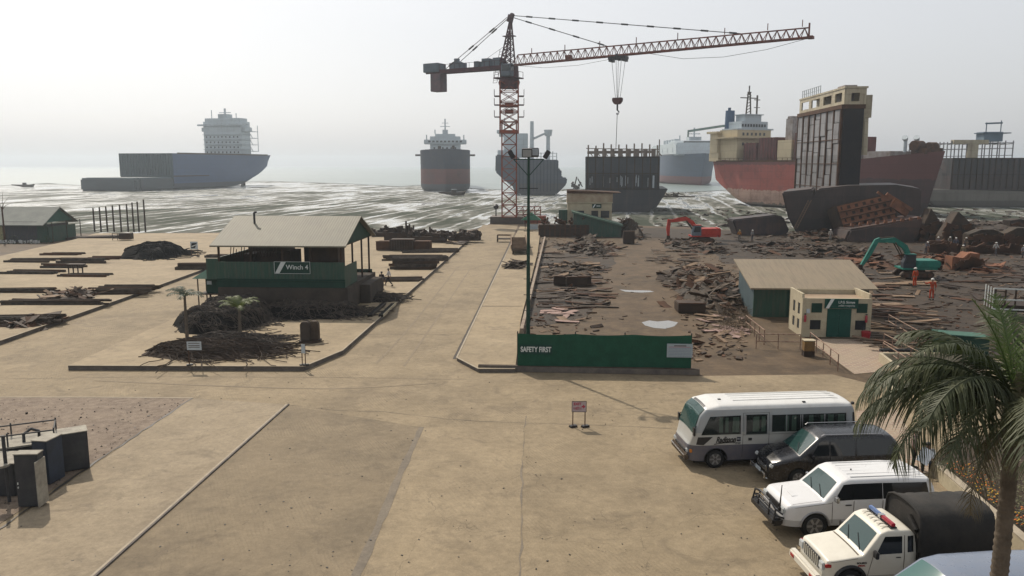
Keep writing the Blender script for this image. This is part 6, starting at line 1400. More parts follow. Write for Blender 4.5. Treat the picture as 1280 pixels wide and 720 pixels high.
Mcanv = mat('canvas_black', (.022, .022, .021), col2=(.04, .036, .032), scale=1.5, rough=.75, bump=.5)
mb = MB(); rows_ = []
prof = [(.90, .80), (.90, 1.25), (.89, 1.72), (.87, 2.08), (.78, 2.26), (.55, 2.37), (.28, 2.41), (0, 2.42)]; prof = prof + [(-y, z) for y, z in reversed(prof[:-1])]
for i in range(18):
    x = -.66 - i * .128; sgn = .012 * sin(i * 2.1) - (.03 * (i % 6 == 3)); rows_.append([(x, y * (1 + .01 * sin(i * 1.3 + z * 4)), z + (sgn if z > 1.9 else 0) + .01 * noise.noise(Vector((x * 3, y * 3, z)))) for y, z in prof])
mb.grid(rows_); mb.add(rows_[0], [tuple(range(15))]); mb.add(rows_[-1], [tuple(range(15))]); cv = mb.build('canopy', Mcanv, t, smooth=50)
mb = MB(); mb.path([(-.64, y * 1.01, z + .015) for y, z in prof], .04, 6); mb.path([(-.62, .7, 1.5), (-.6, .75, 1.85), (-.58, .4, 2.12)], .07, 7); mb.build('canopy_hem', Mcanv, cv, smooth=50)
# ---- silver blue van at the bottom edge
t = car_at('silver_van', 'silver blue van roof and green-tinted windscreen at the bottom right corner', 'van', 1150, 826, 186, 1.9, .8)
Msv = paint2('silver_blue', [(0, (.10, .13, .19)), (1.0, (.14, .17, .23))], .3, .12)
b = Body([(-2.7, 1.0), (-2.62, 1.7), (-2.35, 1.93), (-1.2, 1.98), (.6, 1.96), (1.05, 1.86), (1.85, 1.22), (2.2, 1.06), (2.4, .66)], .28, [(1.5, .38), (-1.5, .38)], .92, 1.1, .16, .06, .5, .05, .34, .14, ftaper=.13)
generic_car(t, b, Msv, .34, (1.5, -1.5), .8, (1.06, 1.82, .66, .78), None, ([(.55, 1.2), (1.3, 1.18), (1.0, 1.7), (.55, 1.76)], [(-.7, 1.2), (.45, 1.2), (.45, 1.78), (-.7, 1.78)], [(-2.4, 1.2), (-.8, 1.2), (-.8, 1.78), (-2.3, 1.74)]), glass('glass_teal', (.02, .09, .08), .10))
for s in (1, -1): MB().obox((2.3, s * .66, .8), (.14, .28, .14), (0, .3, -s * .35)).build('headlight', M_lamp, t, bevel=.04); mirror(t, 1.3, s * .9, 1.2, M_black)
MB().obox((2.42, 0, .5), (.12, 1.6, .25)).build('bumper', Msv, t, bevel=.05)

# ================================================================ EXCAVATORS
def excavator(name, lab, loc, rz, col, s, boom, arm, tip, cab_m, house_h=1.0, bigcw=True, letters=None):
    t = thing(name, lab, 'excavator', loc, rz); Mc = mat('paint_' + name, col, col2=tuple(c * .6 for c in col), scale=1.2, rough=.5, bump=.2)
    for y in (-1, 1):
        mb = MB(); pts = [(-1.9, .45), (-1.6, .12), (1.6, .12), (1.95, .45), (1.6, .85), (-1.6, .85)]; mb.prism([(a_ * s, c * s) for a_, c in pts], (y * 1.05 - .3) * s, (y * 1.05 + .3) * s); tk = mb.build('track', M_steel, t, bevel=.06)
        mb = MB()
        for k in range(5): X = MB(); mb.tube(((-1.3 + k * .65) * s, (y * 1.05 + (.31 if y > 0 else -.31)) * s, .45 * s), ((-1.3 + k * .65) * s, (y * 1.05 + (.36 if y > 0 else -.36)) * s, .45 * s), .26 * s, n=12)
        mb.build('track_roller', M_rust, tk)
    MB().box(-.8 * s, .8 * s, -.8 * s, .8 * s, .5 * s, 1.05 * s).build('undercarriage', M_steel, t)
    MB().box(-2.2 * s, 1.7 * s, -1.3 * s, 1.3 * s, 1.05 * s, 1.25 * s).build('platform', Mc, t, bevel=.04)
    mb = MB(); mb.prism([(-2.5 * s, 1.25 * s), (.3 * s, 1.25 * s), (.2 * s, (1.3 + house_h) * s), (-2.2 * s, (1.35 + house_h) * s), (-2.55 * s, (1.2 + house_h) * s)], -1.28 * s, 1.28 * s); hs_ = mb.build('engine_house', Mc, t, bevel=.1)
    MB().box(-2.72 * s, -2.3 * s, -1.3 * s, 1.3 * s, 1.0 * s, (1.0 + house_h * (1.4 if bigcw else .9)) * s).build('counterweight', Mc if bigcw else M_steel, t, bevel=.12)
    mb = MB(); mb.prism([(.25 * s, 1.25 * s), (1.65 * s, 1.25 * s), (1.65 * s, 1.9 * s), (1.3 * s, 2.75 * s), (.3 * s, 2.8 * s)], .35 * s, 1.25 * s); cb_ = mb.build('cab', cab_m, t, bevel=.05)
    mb = MB(); mb.prism([(.4 * s, 1.8 * s), (1.45 * s, 1.8 * s), (1.2 * s, 2.65 * s), (.42 * s, 2.65 * s)], 1.26 * s, 1.275 * s); mb.build('window', M_win, cb_)
    mb = MB(); mb.prism([(.4 * s, 1.8 * s), (1.45 * s, 1.8 * s), (1.2 * s, 2.65 * s), (.42 * s, 2.65 * s)], .325 * s, .34 * s); mb.build('window', M_win, cb_)
    MB().box(.25 * s, 1.4 * s, .3 * s, 1.3 * s, 2.8 * s, 2.88 * s).build('cab_roof', Mc, cb_, bevel=.02)
    def beam(nm, pts, wds, m_):
        mb = MB(); up = []; dn = []
        for i, (p, w_) in enumerate(zip(pts, wds)):
            p = Vector((p[0], p[1])); a_ = Vector(pts[max(0, i - 1)]); c = Vector(pts[min(len(pts) - 1, i + 1)]); d = (c - a_).normalized(); n_ = Vector((-d.y, d.x)); up.append(p + n_ * w_ / 2); dn.append(p - n_ * w_ / 2)
        mb.prism([(q.x * s, q.y * s) for q in up + dn[::-1]], -.22 * s, .22 * s); return mb.build(nm, m_, t, bevel=.03)
    bo = beam('boom', boom, [.45] + [.62] * (len(boom) - 2) + [.35], Mc); beam('arm', arm, [.35] + [.5] * (len(arm) - 2) + [.28], Mc)
    mb = MB(); i = len(boom) // 2; p0 = Vector((boom[0][0] + .6, 0, boom[0][1] - .2)) * s; p1 = Vector((boom[i][0], 0, boom[i][1] - .2)) * s
    for y in (-.4, .4): mb.tube(p0 + Vector((0, y * s, 0)), p1 + Vector((0, y * s, 0)), .09 * s, .06 * s)
    mb.tube(Vector((boom[i][0], 0, boom[i][1] + .4)) * s, Vector((arm[0][0], 0, arm[0][1] + .1)) * s, .09 * s, .06 * s); mb.build('hydraulic_ram', M_greyrust, bo)
    mb = MB(); e = arm[-1]
    for k in range(4): a_ = k * pi / 2 + .5; mb.path([(e[0] * s, 0, e[1] * s), ((e[0] + .6 * cos(a_)) * s, .5 * sin(a_) * s, (e[1] - .4) * s), ((e[0] + .3 * cos(a_)) * s, .3 * sin(a_) * s, (e[1] - 1.0) * s)], .14 * s, 5, r2=.04)
    mb.tube((e[0] * s, 0, (e[1] + .3) * s), (e[0] * s, 0, (e[1] - .3) * s), .28 * s); mb.build('grapple', M_steel, t)
    if letters: text(letters, .34 * s, Mwhite, bo, ((boom[1][0] + .9) * s, -.235 * s, (boom[1][1] + .28) * s), (pi / 2, 0, 0))
    return t
excavator('red_excavator', 'bright red excavator with its arm reaching down to the left, near the shore', gp(876, 304), R(180), (.42, .035, .02), 1.0,
          [(.2, 1.6), (1.5, 3.2), (2.4, 3.75), (3.6, 3.6), (4.9, 3.35)], [(4.6, 3.5), (4.95, 3.6), (5.1, 2.2), (5.0, .9)], None, Mcg, 1.0, True)
excavator('teal_excavator', 'teal green excavator with long boom stretched to the left, behind the storage sheds', gp(1141, 347), R(176), (.015, .16, .12), .92,
          [(.2, 1.7), (1.2, 3.6), (2.4, 4.35), (4.2, 4.25)], [(4.0, 4.5), (4.4, 4.3), (5.2, 2.6), (6.0, 1.2)], None, mat('cab_dark', (.03, .035, .045), scale=1), .8, False)
# ================================================================ PALMS, PLANTS
def leafmat(name, c1, c2, scale=1.5):
    m, n, b = _new(name); co = _co(n); n.links.new(_mix(n, _mr(n, _noise(n, co, scale, 5), .35, .65), c1, c2), b.inputs['Base Color']); b.inputs['Roughness'].default_value = .62; b.inputs['Specular IOR Level'].default_value = .45
    tl = n.nodes.new('ShaderNodeBsdfTranslucent'); tl.inputs[0].default_value = (c1[0] * 1.2, c1[1] * 1.3, c1[2] * .8, 1); mx = n.nodes.new('ShaderNodeMixShader'); mx.inputs[0].default_value = .22
    n.links.new(b.outputs[0], mx.inputs[1]); n.links.new(tl.outputs[0], mx.inputs[2]); n.links.new(mx.outputs[0], n.nodes['Material Output'].inputs['Surface']); return m
M_frond = leafmat('frond_green', (.028, .040, .012), (.062, .068, .026)); M_frondy = leafmat('frond_fresh', (.075, .115, .02), (.05, .085, .02)); M_frondd = leafmat('frond_dry', (.12, .095, .055), (.075, .065, .04))
M_trunk = mat('palm_trunk', (.13, .105, .08), col2=(.08, .065, .05), scale=3, rough=.95, bump=.6)
def frond_mesh(L, el, droop, nl=46, leaf=.55, m=None, wid=.03, side_droop=.6, curl=0):
    """frond along +x: rises at angle el then droops"""
    mb = MB(); P = []; a_ = el; p = Vector((0, 0, 0)); N = 22
    for i in range(N + 1):
        P.append(p.copy()); p = p + Vector((cos(a_), curl * .02 * i, sin(a_))) * (L / N); a_ -= droop / N * (.5 + i / N)
    mb.path(P, .03, 5, r2=.008)
    for k in range(nl):
        f = .14 + .86 * k / nl; x = f * N; i = min(N - 1, int(x)); q = P[i].lerp(P[i + 1], x - i); d = (P[i + 1] - P[i]).normalized()
        ll = leaf * (sin(pi * min(1, f * .93 + .07)) ** .55) * random.uniform(.85, 1.1); upv = Vector((0, 0, 1)); sdv = d.cross(upv).normalized()
        for s in (-1, 1):
            dirv = (sdv * s * random.uniform(.6, .95) + d * random.uniform(.45, .8) + Vector((0, 0, random.uniform(.05, .4) - side_droop * .3))).normalized(); w_ = wid * random.uniform(.7, 1.15)
            pts = []; qq = q.copy(); dv = dirv.copy()
            for j in range(5): pts.append(qq.copy()); dv = (dv + Vector((0, 0, -side_droop * .42 * (.6 + .4 * random.random())))).normalized(); qq = qq + dv * ll / 4
            vs = []
            for j, pp in enumerate(pts): ww = w_ * (1, 1, .85, .55, .08)[j]; nn = d * ww * .5; vs += [pp - nn, pp + nn]
            mb.add(vs, [(2 * j, 2 * j + 1, 2 * j + 3, 2 * j + 2) for j in range(4)])
    return mb.mesh('frond', m or M_frond)
pb = gp(1251, 719); pb = Vector((1251 - 640, 0, 0)) * .0168
base_ = at(1251, 700, 16.3); top_ = at(1249, 560, 16.3); PX, PY = base_.x, 16.3; ZT = at(1249, 548, 16.3).z
t = thing('palm_tree', 'large palm with drooping feathery fronds and ringed trunk in the right foreground', 'palm tree', (PX, PY, 0))
mb = MB(); rows_ = []
prof = []
nz = 120
for i in range(nz + 1): z = ZT * i / nz; r_ = (.20 - .055 * i / nz + (.06 * max(0, 1 - i / 8))) * (1 + (.07 if i % 3 == 0 else -.03 * (i % 3 == 1)) + .02 * sin(i * 1.7)); prof.append((r_, z))
mb.lathe(prof, 18); mb.build('trunk', M_trunk, t, smooth=50)
mb = MB(); mb.lathe([(.15, 0), (.24, .2), (.26, .5), (.2, .9), (.12, 1.3), (.05, 1.6)], 14, c=(0, 0, ZT - .15)); mb.build('crownshaft', mat('crownshaft', (.07, .085, .04), col2=(.09, .07, .04), scale=2), t, smooth=50)
FM = [frond_mesh(3.8, .85, 2.25, 88, 1.05, None, .040, .85), frond_mesh(3.5, .45, 1.9, 88, 1.15, None, .040, 1.0), frond_mesh(3.2, 1.15, 1.9, 78, .8, None, .038, .6), frond_mesh(2.6, -.05, 1.9, 46, .85, M_frondd, .03, 1.1)]
FY = [frond_mesh(2.3, 1.42, .5, 46, .6, M_frondy, .034, .12), frond_mesh(2.2, 1.3, .7, 46, .6, M_frondy, .034, .2)]
random.seed(11)
for k in range(17):
    a_ = k * 2.399; m_ = FM[k % 3]; c = bpy.data.objects.new('frond', m_); COL.objects.link(c); c.parent = t; c.location = (0, 0, ZT + .55 + (k % 3) * .14); c.rotation_euler = (random.uniform(-.15, .15), random.uniform(-.15, .2), a_)
for az, k, s_ in ((pi * .99, 0, 1.0), (pi * .90, 1, 1.05), (pi * 1.07, 2, 1.05), (pi * .78, 2, 1.0), (pi * 1.2, 1, .95), (pi * 1.12, 0, .9), (pi * .84, 0, .95)):
    c = bpy.data.objects.new('frond', FM[k]); COL.objects.link(c); c.parent = t; c.location = (0, 0, ZT + .6); c.rotation_euler = (0, -.05, az); c.scale = (s_,) * 3
for k in range(6):
    a_ = k * 2.4 + .4; c = bpy.data.objects.new('frond', FM[3]); COL.objects.link(c); c.parent = t; c.location = (0, 0, ZT + .35); c.rotation_euler = (0, .1, a_); c['label'] = 'drooping dry frond'
for az, tl, k in ((2.9, .1, 0), (.5, .05, 1), (1.6, .12, 0)):
    c = bpy.data.objects.new('frond', FY[k]); COL.objects.link(c); c.parent = t; c.location = (-.05, 0, ZT + .9); c.rotation_euler = (0, tl, az); c['label'] = 'upright fresh green frond'
# fruit stalks under the crown
mb = MB()
for k in range(9): a_ = k * .7 + 1.2; mb.path([(0, 0, ZT + .1), (.35 * cos(a_), .35 * sin(a_), ZT + .05), (.6 * cos(a_), .6 * sin(a_), ZT - .3)], .02, 5); mb.lathe([(.01, -.1), (.09, 0), (.08, .12), (.01, .18)], 7, c=(.6 * cos(a_), .6 * sin(a_), ZT - .4))
mb.build('fruit_stalk', M_frondd, t)
# two young palms by the cable heaps
def small_palm(lab, px, py, topy, m_, n_, up, L):
    q = gp(px, py, .28); z = at(px, topy, q.y).z - .28; t = thing('young_palm', lab, 'palm tree', q); MB().tube((0, 0, 0), (0, 0, z * .78), .13, .08, 8).build('trunk', M_trunk, t)
    me = frond_mesh(L, up, 1.6, 26, .45, m_, .05, .5)
    for k in range(n_): c = bpy.data.objects.new('frond', me); COL.objects.link(c); c.parent = t; c.location = (0, 0, z * .75); c.rotation_euler = (0, random.uniform(-.2, .3), k * 6.28 / n_ + random.uniform(-.2, .2))
    return t
small_palm('young fan-like palm with dark trunk left of the cable heap', 234, 422, 354, leafmat('sapling_dark', (.05, .07, .04), (.035, .05, .03)), 9, .9, 1.4)
small_palm('young yellow-green palm standing in the cable heap before the winch building', 301, 428, 372, leafmat('sapling_yellow', (.09, .115, .02), (.05, .07, .018)), 10, .95, 1.6)

# flower bed along the kerb at the right
K = [gp(1166, 592), gp(1205, 628), gp(1240, 660), gp(1290, 702), gp(1400, 800)]
o = thing('flower_bed_wall', 'low cream wall edging the marigold bed beside the parked vehicles', 'wall', K[0]); mb = MB()
for a_, c in zip(K, K[1:]): mb.bar(a_ - K[0] + Vector((0, 0, .25)), c - K[0] + Vector((0, 0, .25)), .26, .5)
mb.build('wall_body', Mcreamw, o)
mb = MB(); mb.bar(K[0] + Vector((0, 0, .52)) - K[0], K[-1] + Vector((0, 0, .52)) - K[0], .3, .05); mb.build('coping', M_kerbtop, o)
bed = [K[0] + Vector((.2, .1, 0)), K[-1] + Vector((.2, .1, 0)), gp(1700, 800), gp(1700, 560), gp(1300, 545), gp(1180, 560)]
sheet('bed_soil', [(p.x, p.y) for p in bed], .36, [M_dark, M_dark], skirt=.3)
dirK = (K[-1] - K[0]); LK = dirK.length; dK = dirK.normalized(); nK = Vector((-dK.y, dK.x, 0)); nK = nK if nK.x > 0 else -nK
mb = MB(); random.seed(5)
for i in range(9000):
    s = random.random() ** .8 * LK; d = .25 + random.random() * 4.2; p = K[0] + dK * s + nK * d; h = random.uniform(.03, .3) + .10 * noise.noise(p * 1.3)
    c = p + Vector((0, 0, .36 + h)); a_ = random.random() * 6.3; l = random.uniform(.05, .11); u = Vector((cos(a_), sin(a_), random.uniform(-.2, .9))) * l; v = Vector((-sin(a_), cos(a_), 0)) * l * .3
    mb.add([c - v * .3, c + u * .5 - v, c + u, c + u * .5 + v], [(0, 1, 2, 3)])
tag(mb.build('bed_plants', leafmat('bed_leaf', (.07, .075, .03), (.13, .12, .06), 1.2)), 'low leafy plants filling the flower bed behind the cream wall', 'bedding plants', kind='stuff')
mb = MB()
for i in range(420):
    s = (.3 + random.random() * LK * .95); d = .28 + random.random() ** 1.3 * .9; p = K[0] + dK * s + nK * d + Vector((0, 0, .36 + random.uniform(.15, .32))); r_ = random.uniform(.022, .045)
    mb.lathe([(r_ * .5, -r_ * .4), (r_, 0), (r_ * .6, r_ * .5)], 7, c=p, mi=random.choice((0, 0, 1)))
tag(mb.build('marigolds', [flat('marigold_orange', (.50, .13, .015), .7), flat('marigold_yellow', (.55, .32, .02), .7)]), 'orange and yellow marigolds in a row along the cream wall', 'flowers', kind='stuff')
# ================================================================ SCRAP, STACKS, CABLE HEAPS
random.seed(21)
def plate_mesh(kind):
    mb = MB(); n_ = 6; w_, h_ = 1, .5; vs = []
    cx = random.uniform(-.5, .5)
    for i in range(n_ + 1):
        for j in range(3):
            x = -w_ / 2 + i / n_ * w_ * random.uniform(.96, 1.04); y = (-.5 + j / 2) * h_ * random.uniform(.8, 1.15)
            vs.append((x, y, .05 * cx * (x * 2) ** 2 + random.uniform(-.012, .012)))
    fs = [(i * 3 + j, i * 3 + j + 1, i * 3 + j + 4, i * 3 + j + 3) for i in range(n_) for j in range(2)]
    mb.add(vs, fs); mb.add([(v[0], v[1], v[2] - .03) for v in vs], fs); e = [0, 1, 2] + [i * 3 + 2 for i in range(1, n_ + 1)] + [n_ * 3 + 1, n_ * 3] + [i * 3 for i in range(n_ - 1, 0, -1)]
    o_ = len(vs); mb.add([mb.v[k] for k in e] + [mb.v[o_ + k] for k in e], [(i, (i + 1) % len(e), len(e) + (i + 1) % len(e), len(e) + i) for i in range(len(e))])
    return mb
PL = {}
def plates(region, n, lab, group, mats, smin, smax, zf=None, tilt=.12, rz=None, z0=.06, asp=(.5, 1.3), cat='steel plate', name='steel_plate'):
    """n separate plates lying inside a pixel quadrilateral on the ground"""
    a, b_, c, d = [gp(*p) for p in region]
    for i in range(n):
        u, v = random.random(), random.random(); p = a.lerp(b_, u).lerp(d.lerp(c, u), v)
        m_ = random.choice(mats); k = (m_.name, random.randrange(4))
        if k not in PL: PL[k] = plate_mesh(0).mesh('plate', m_)
        s_ = random.uniform(smin, smax); z = (zf(u, v) if zf else 0) + z0 + random.random() * .12
        o = inst(PL[k], name, (p.x, p.y, z), (random.uniform(-tilt, tilt), random.uniform(-tilt, tilt), (rz if rz is not None else 0) + random.uniform(-.35, .35) if rz is not None else random.random() * 6.28), lab, cat, group, (s_, s_ * random.uniform(*asp), s_ * .5 + .5))
SC = [M_greyrust, M_rust, M_steel, M_tan]; SD = [M_greyrust, M_rust, M_steel, M_steel]
def mound(name, lab, cat, px, hgt, m_, seed=0, rough=.35, zb=0, strands=0, strand_m=None, sr=.035, strand_len=2.5, flatx=1, pieces=0, pm=None, steep=2.2, smooth=30):
    """heap with an irregular outline; strands / pieces are its own tangled stuff"""
    W = [gp(x, y, zb) for x, y in px]; ys = [p.y for p in W]; x0, x1, y0, y1 = (W[0].x + W[2].x) / 2, (W[1].x + W[3].x) / 2, min(ys), max(ys); cx, cy = (x0 + x1) / 2, (y0 + y1) / 2
    hx, hy = (x1 - x0) / 2, (y1 - y0) / 2; o = thing(name, lab, cat, (cx, cy, zb)); N = 26; G = []
    def H(x, y):
        u, v = x / hx, y / hy; r_ = (abs(u) ** 2.4 + abs(v) ** 2.4) ** (1 / 2.4) + .22 * noise.noise(Vector((u * 2, v * 2, seed)))
        return max(-.08, hgt * (1 - r_ ** steep) * (1 + rough * noise.noise(Vector((x * .8, y * .8, seed + 4)))) + rough * .35 * hgt * noise.noise(Vector((x * 2.3, y * 2.3, seed))) * (r_ < 1))
    for i in range(N + 1): G.append([(hx * (-1.1 + 2.2 * i / N), hy * (-1.1 + 2.2 * j / N), H(hx * (-1.1 + 2.2 * i / N), hy * (-1.1 + 2.2 * j / N))) for j in range(N + 1)])
    mg = MB().grid(G); zz = [v.z for v in mg.v]; keep = [f for f in mg.f if max(zz[i] for i in f) > -.03]; mg.f = keep; mg.m = [0] * len(keep); mg.build('heap', m_, o, smooth=smooth)
    if strands:
        mb = MB()
        for k in range(strands):
            x, y = random.uniform(-1, 1) * hx, random.uniform(-1, 1) * hy; a_ = random.gauss(0, .5 if flatx else 2); pts = []; L = strand_len * random.uniform(.4, 1.3); n_ = 7
            if H(x, y) <= 0.02: continue
            for i in range(n_): pts.append((x, y, max(H(x, y), 0) + sr + random.uniform(-.02, .10))); x += cos(a_) * L / n_; y += sin(a_) * L / n_; a_ += random.gauss(0, .35)
            mb.path(pts, sr * random.uniform(.6, 1.3), 4)
        c = mb.build('tangled_strands', strand_m or m_, o); c['kind'] = 'stuff'
    if pieces:
        mb = MB()
        for k in range(pieces):
            x, y = random.uniform(-1, 1) * hx, random.uniform(-1, 1) * hy
            if H(x, y) < -.02: continue
            s_ = random.choice((.25, .4, .6, .9, 1.5, 2.2)) * random.uniform(.7, 1.2); mb.mi = random.randrange(len(pm)); mb.obox((x, y, max(0, H(x, y)) + .06), (s_, min(.9, s_ * random.uniform(.06, .5)), random.uniform(.02, .10)), (random.gauss(0, .3), random.gauss(0, .22), random.gauss(0, .7)))
        c = mb.build('mixed_scrap', pm, o); c['kind'] = 'stuff'
    return o
Mcable = mat('cable_dark', (.011, .010, .010), col2=(.006, .006, .006), scale=2, rough=.9, spec=.1, bump=.6); Mcable2 = mat('cable_grey', (.075, .058, .045), col2=(.02, .017, .015), scale=3, rough=.7); Mcab3 = mat('cable_brown', (.045, .03, .02), col2=(.026, .018, .014), scale=3, rough=.85)
mound('cable_heap', 'tall dark tangled cable heap beside the green kiosk', 'cable heap', [(230, 418), (346, 418), (232, 388), (330, 385)], 1.35, Mcable, 1, .35, .28, 800, Mcable2, .025, 2.2, steep=5, smooth=60)
mound('cable_heap', 'long low dark cable heap along the foot of the winch building plinth', 'cable heap', [(322, 400), (452, 400), (322, 386), (458, 384)], .9, Mcable, 2, .3, .28, 420, Mcable2, .025, 3, steep=5, smooth=60)
mound('cable_heap', 'flat brown cable bundle lying nearest the kerb, behind the notice board', 'cable heap', [(178, 450), (330, 450), (185, 432), (334, 430)], .5, Mcab3, 3, .25, .28, 380, Mcab3, .03, 4, steep=5, smooth=60)
mound('cable_heap', 'narrow dark cable bundle just behind the flat brown bundle', 'cable heap', [(225, 433), (342, 433), (230, 422), (338, 421)], .55, Mcable, 4, .4, .28, 260, Mcable2, .03, 3)
mound('cable_heap', 'small dark cable coil at the right corner of the winch building plinth', 'cable heap', [(448, 378), (504, 378), (450, 368), (500, 368)], .4, Mcable, 5, .4, .28, 140, Mcable2, .03, 2)
mound('cable_heap', 'black rounded cable heap on the upper left slab near the hoarding sign', 'cable heap', [(160, 325), (226, 325), (164, 314), (220, 314)], 1.5, Mcable, 6, .25, .28, 120, Mcable, .05, 4, steep=4, smooth=60)
mound('tyre_chain', 'dark bag at the left foot of the low walkway wall end', 'bag', [(440, 397), (450, 397), (440, 393), (450, 393)], .35, Mcable, 6, .35, .28)
# channel beams lying near the plinth corner
for k, (px, py, lab) in enumerate([(462, 396, 'left one of two long dark beams lying near the plinth corner'), (476, 396, 'right one of two long dark beams lying near the plinth corner')]):
    q = gp(px, py, .28); o = thing('steel_channel', lab, 'beam', q, YAW + .02, 'channel beams near the plinth'); MB().box(-.18, .18, 0, 5.4, 0, .14).build('web', Mcable, o); MB().box(.18, .24, 0, 5.4, 0, .22).build('flange', Mcreamw if k else Mcable2, o)
# stacks of steel sections: every bar a thing of its own
BAR = {}
def bars(px0, px1, py, rows_, layers, lab, group, m_=(M_greyrust, M_steel, M_rust, Mcable2), zb=.28, sq=.16, jit=.12, gap=.2):
    a, b_ = gp(px0, py, zb), gp(px1, py, zb); L = (b_ - a).length; d = (b_ - a).normalized(); nrm = Vector((-d.y, d.x, 0)); ang = atan2(d.y, d.x)
    for l in range(layers):
        for r_ in range(rows_ - (l if rows_ > 2 else 0)):
            mm = random.choice(m_); key = (mm.name, round(L), sq, random.randrange(2))
            if key not in BAR:
                mb = MB(); w_ = sq; t_ = sq * .2
                mb.box(-L / 2, L / 2, -w_ / 2, w_ / 2, 0, t_); mb.box(-L / 2, L / 2, -w_ / 2, -w_ / 2 + t_, t_, w_); mb.box(-L / 2, L / 2, w_ / 2 - t_, w_ / 2, t_, w_ * (1 if key[3] else .5)); BAR[key] = mb.mesh('bar', mm)
            c = (a + b_) / 2 + nrm * (r_ + l * .5) * gap + d * random.uniform(-.06, .06) * L
            inst(BAR[key], 'steel_bar', (c.x, c.y, zb + .01 + l * sq * 1.05), (0, 0, ang + random.uniform(-jit, jit) * .8), lab, 'steel bar', group, (random.uniform(.8, 1.05), 1, 1))
bars(454, 530, 376, 4, 1, 'thin dark steel bar in the low pile behind the walking man', 'bars in the low pile behind the walking man') if False else None
bars(472, 528, 352, 6, 1, 'steel bar in the flat pile right behind the man in white shirt', 'bars right behind the man in white shirt', gap=.5)
bars(488, 546, 337, 5, 4, 'dark steel bar in the tall square stack on the slab beside the road', 'bars in the tall square stack', sq=.3, gap=.42)
bars(480, 560, 326, 6, 2, 'rusty bar in the wide pile behind the tall square stack', 'bars in the wide pile', sq=.22, gap=.6)
bars(497, 572, 316, 6, 1, 'thin bar in the farthest pile before the dark machinery', 'bars in the farthest pile', sq=.2, gap=.9)
bars(0, 70, 381, 5, 2, 'long bar in the pair of bundles at the left frame edge', 'bars at the left frame edge', sq=.16, gap=.3)
bars(6, 128, 381, 5, 2, 'long dark bar in the bundle nearest the left slab kerb', 'bars nearest the left slab kerb', sq=.17, gap=.28)
bars(-10, 68, 366, 4, 2, 'bar in the straight bundle left of the grey scrap heap', 'bars left of the grey scrap heap', sq=.18, gap=.35)
bars(105, 182, 368, 7, 2, 'bar in the layered pile right of the grey scrap heap', 'bars right of the grey scrap heap', sq=.2, gap=.6)
bars(-20, 68, 405, 6, 2, 'bar in the dark bundle closest to the camera on the left slab', 'bars closest to the camera on the left slab', sq=.2, gap=.4)
bars(0, 70, 342.5, 4, 1, 'bar in the bundle at the left edge level with the small table', 'bars level with the small table', sq=.25, gap=.6)
bars(50, 102, 335, 3, 2, 'bar in the short bundle behind the small table', 'bars behind the small table', sq=.22, gap=.5)
bars(70, 130, 329, 3, 2, 'bar in the dark bundle on the middle of the upper left slab', 'bars on the middle of the upper left slab', sq=.28, gap=.5)
bars(110, 155, 324, 3, 1, 'bar in the thin bundle left of the black cable heap', 'bars left of the black cable heap', sq=.25, gap=.7)
bars(52, 100, 319, 3, 1, 'bar in the far thin bundle on the upper left slab', 'bars in the far thin bundle', sq=.25, gap=.7)
bars(0, 60, 328, 4, 1, 'bar in the far bundle at the left frame edge', 'bars in the far bundle at the left edge', sq=.22, gap=.9)
bars(218, 276, 337, 4, 2, 'bar in the stack just left of the winch building wall', 'bars left of the winch building', sq=.32, gap=.5)
bars(70, 135, 346, 5, 1, 'bar in the loose bundle under the small table', 'bars under the small table', sq=.2, gap=.4)
bars(255, 282, 322, 3, 1, 'short bar in the pile behind the winch building corner', 'bars behind the winch building corner', sq=.3, gap=.6)
mound('scrap_heap', 'grey scrap heap on the left slab between two bar bundles', 'scrap heap', [(52, 377), (120, 377), (60, 366), (116, 366)], .5, M_steel, 9, .6, .28, pieces=110, pm=[M_steel, M_steel, M_rust, M_tan])
mound('scrap_heap', 'low rusty sheet heap near the left slab kerb corner', 'scrap heap', [(2, 410), (66, 408), (20, 396), (70, 396)], .22, M_rust, 10, .6, .28, pieces=60, pm=[M_steel, M_rust])
o = thing('low_table', 'small dark four-legged steel trestle on the left slab', 'trestle', gp(95, 343, .28)); MB().box(-.9, .9, -.2, .5, 1.0, 1.12).build('top', M_steel, o)
for x in (-.75, -.25, .25, .75): MB().box(x, x + .1, -.15, -.05, 0, 1.0).build('leg', M_steel, o)
# dark machinery parts and bins at the far end of the slab
def block_thing(name, lab, cat, px, py, w_, d_, h_, m_, ribs=0, zb=.28, group=None):
    o = thing(name, lab, cat, gp(px, py, zb), YAW + random.uniform(-.05, .05), group); MB().box(0, w_, 0, d_, .05, h_).build('shell', m_, o, bevel=.05)
    mb = MB()
    for k in range(ribs): mb.box(w_ * (k + .5) / ribs, w_ * (k + .5) / ribs + .12, -.1, -.002, .1, h_ * .97)
    if ribs: mb.build('rib', M_steel, o)
    mb = MB(); mb.box(-.03, w_ + .03, -.06, .06, h_, h_ + .08); mb.build('rim', M_rust, o); return o
block_thing('steel_bin', 'brown red steel bin left of the ribbed one at the far slab end', 'bin', 470, 313, 2.0, 2.2, 1.2, M_rust)
block_thing('steel_bin', 'dark ribbed steel bin in the middle at the far slab end', 'bin', 487, 313.5, 3.2, 2.4, 1.5, M_steel, 9)
block_thing('steel_bin', 'brown red steel bin right of the ribbed one at the far slab end', 'bin', 516, 313, 2.3, 2.2, 1.2, M_rust)
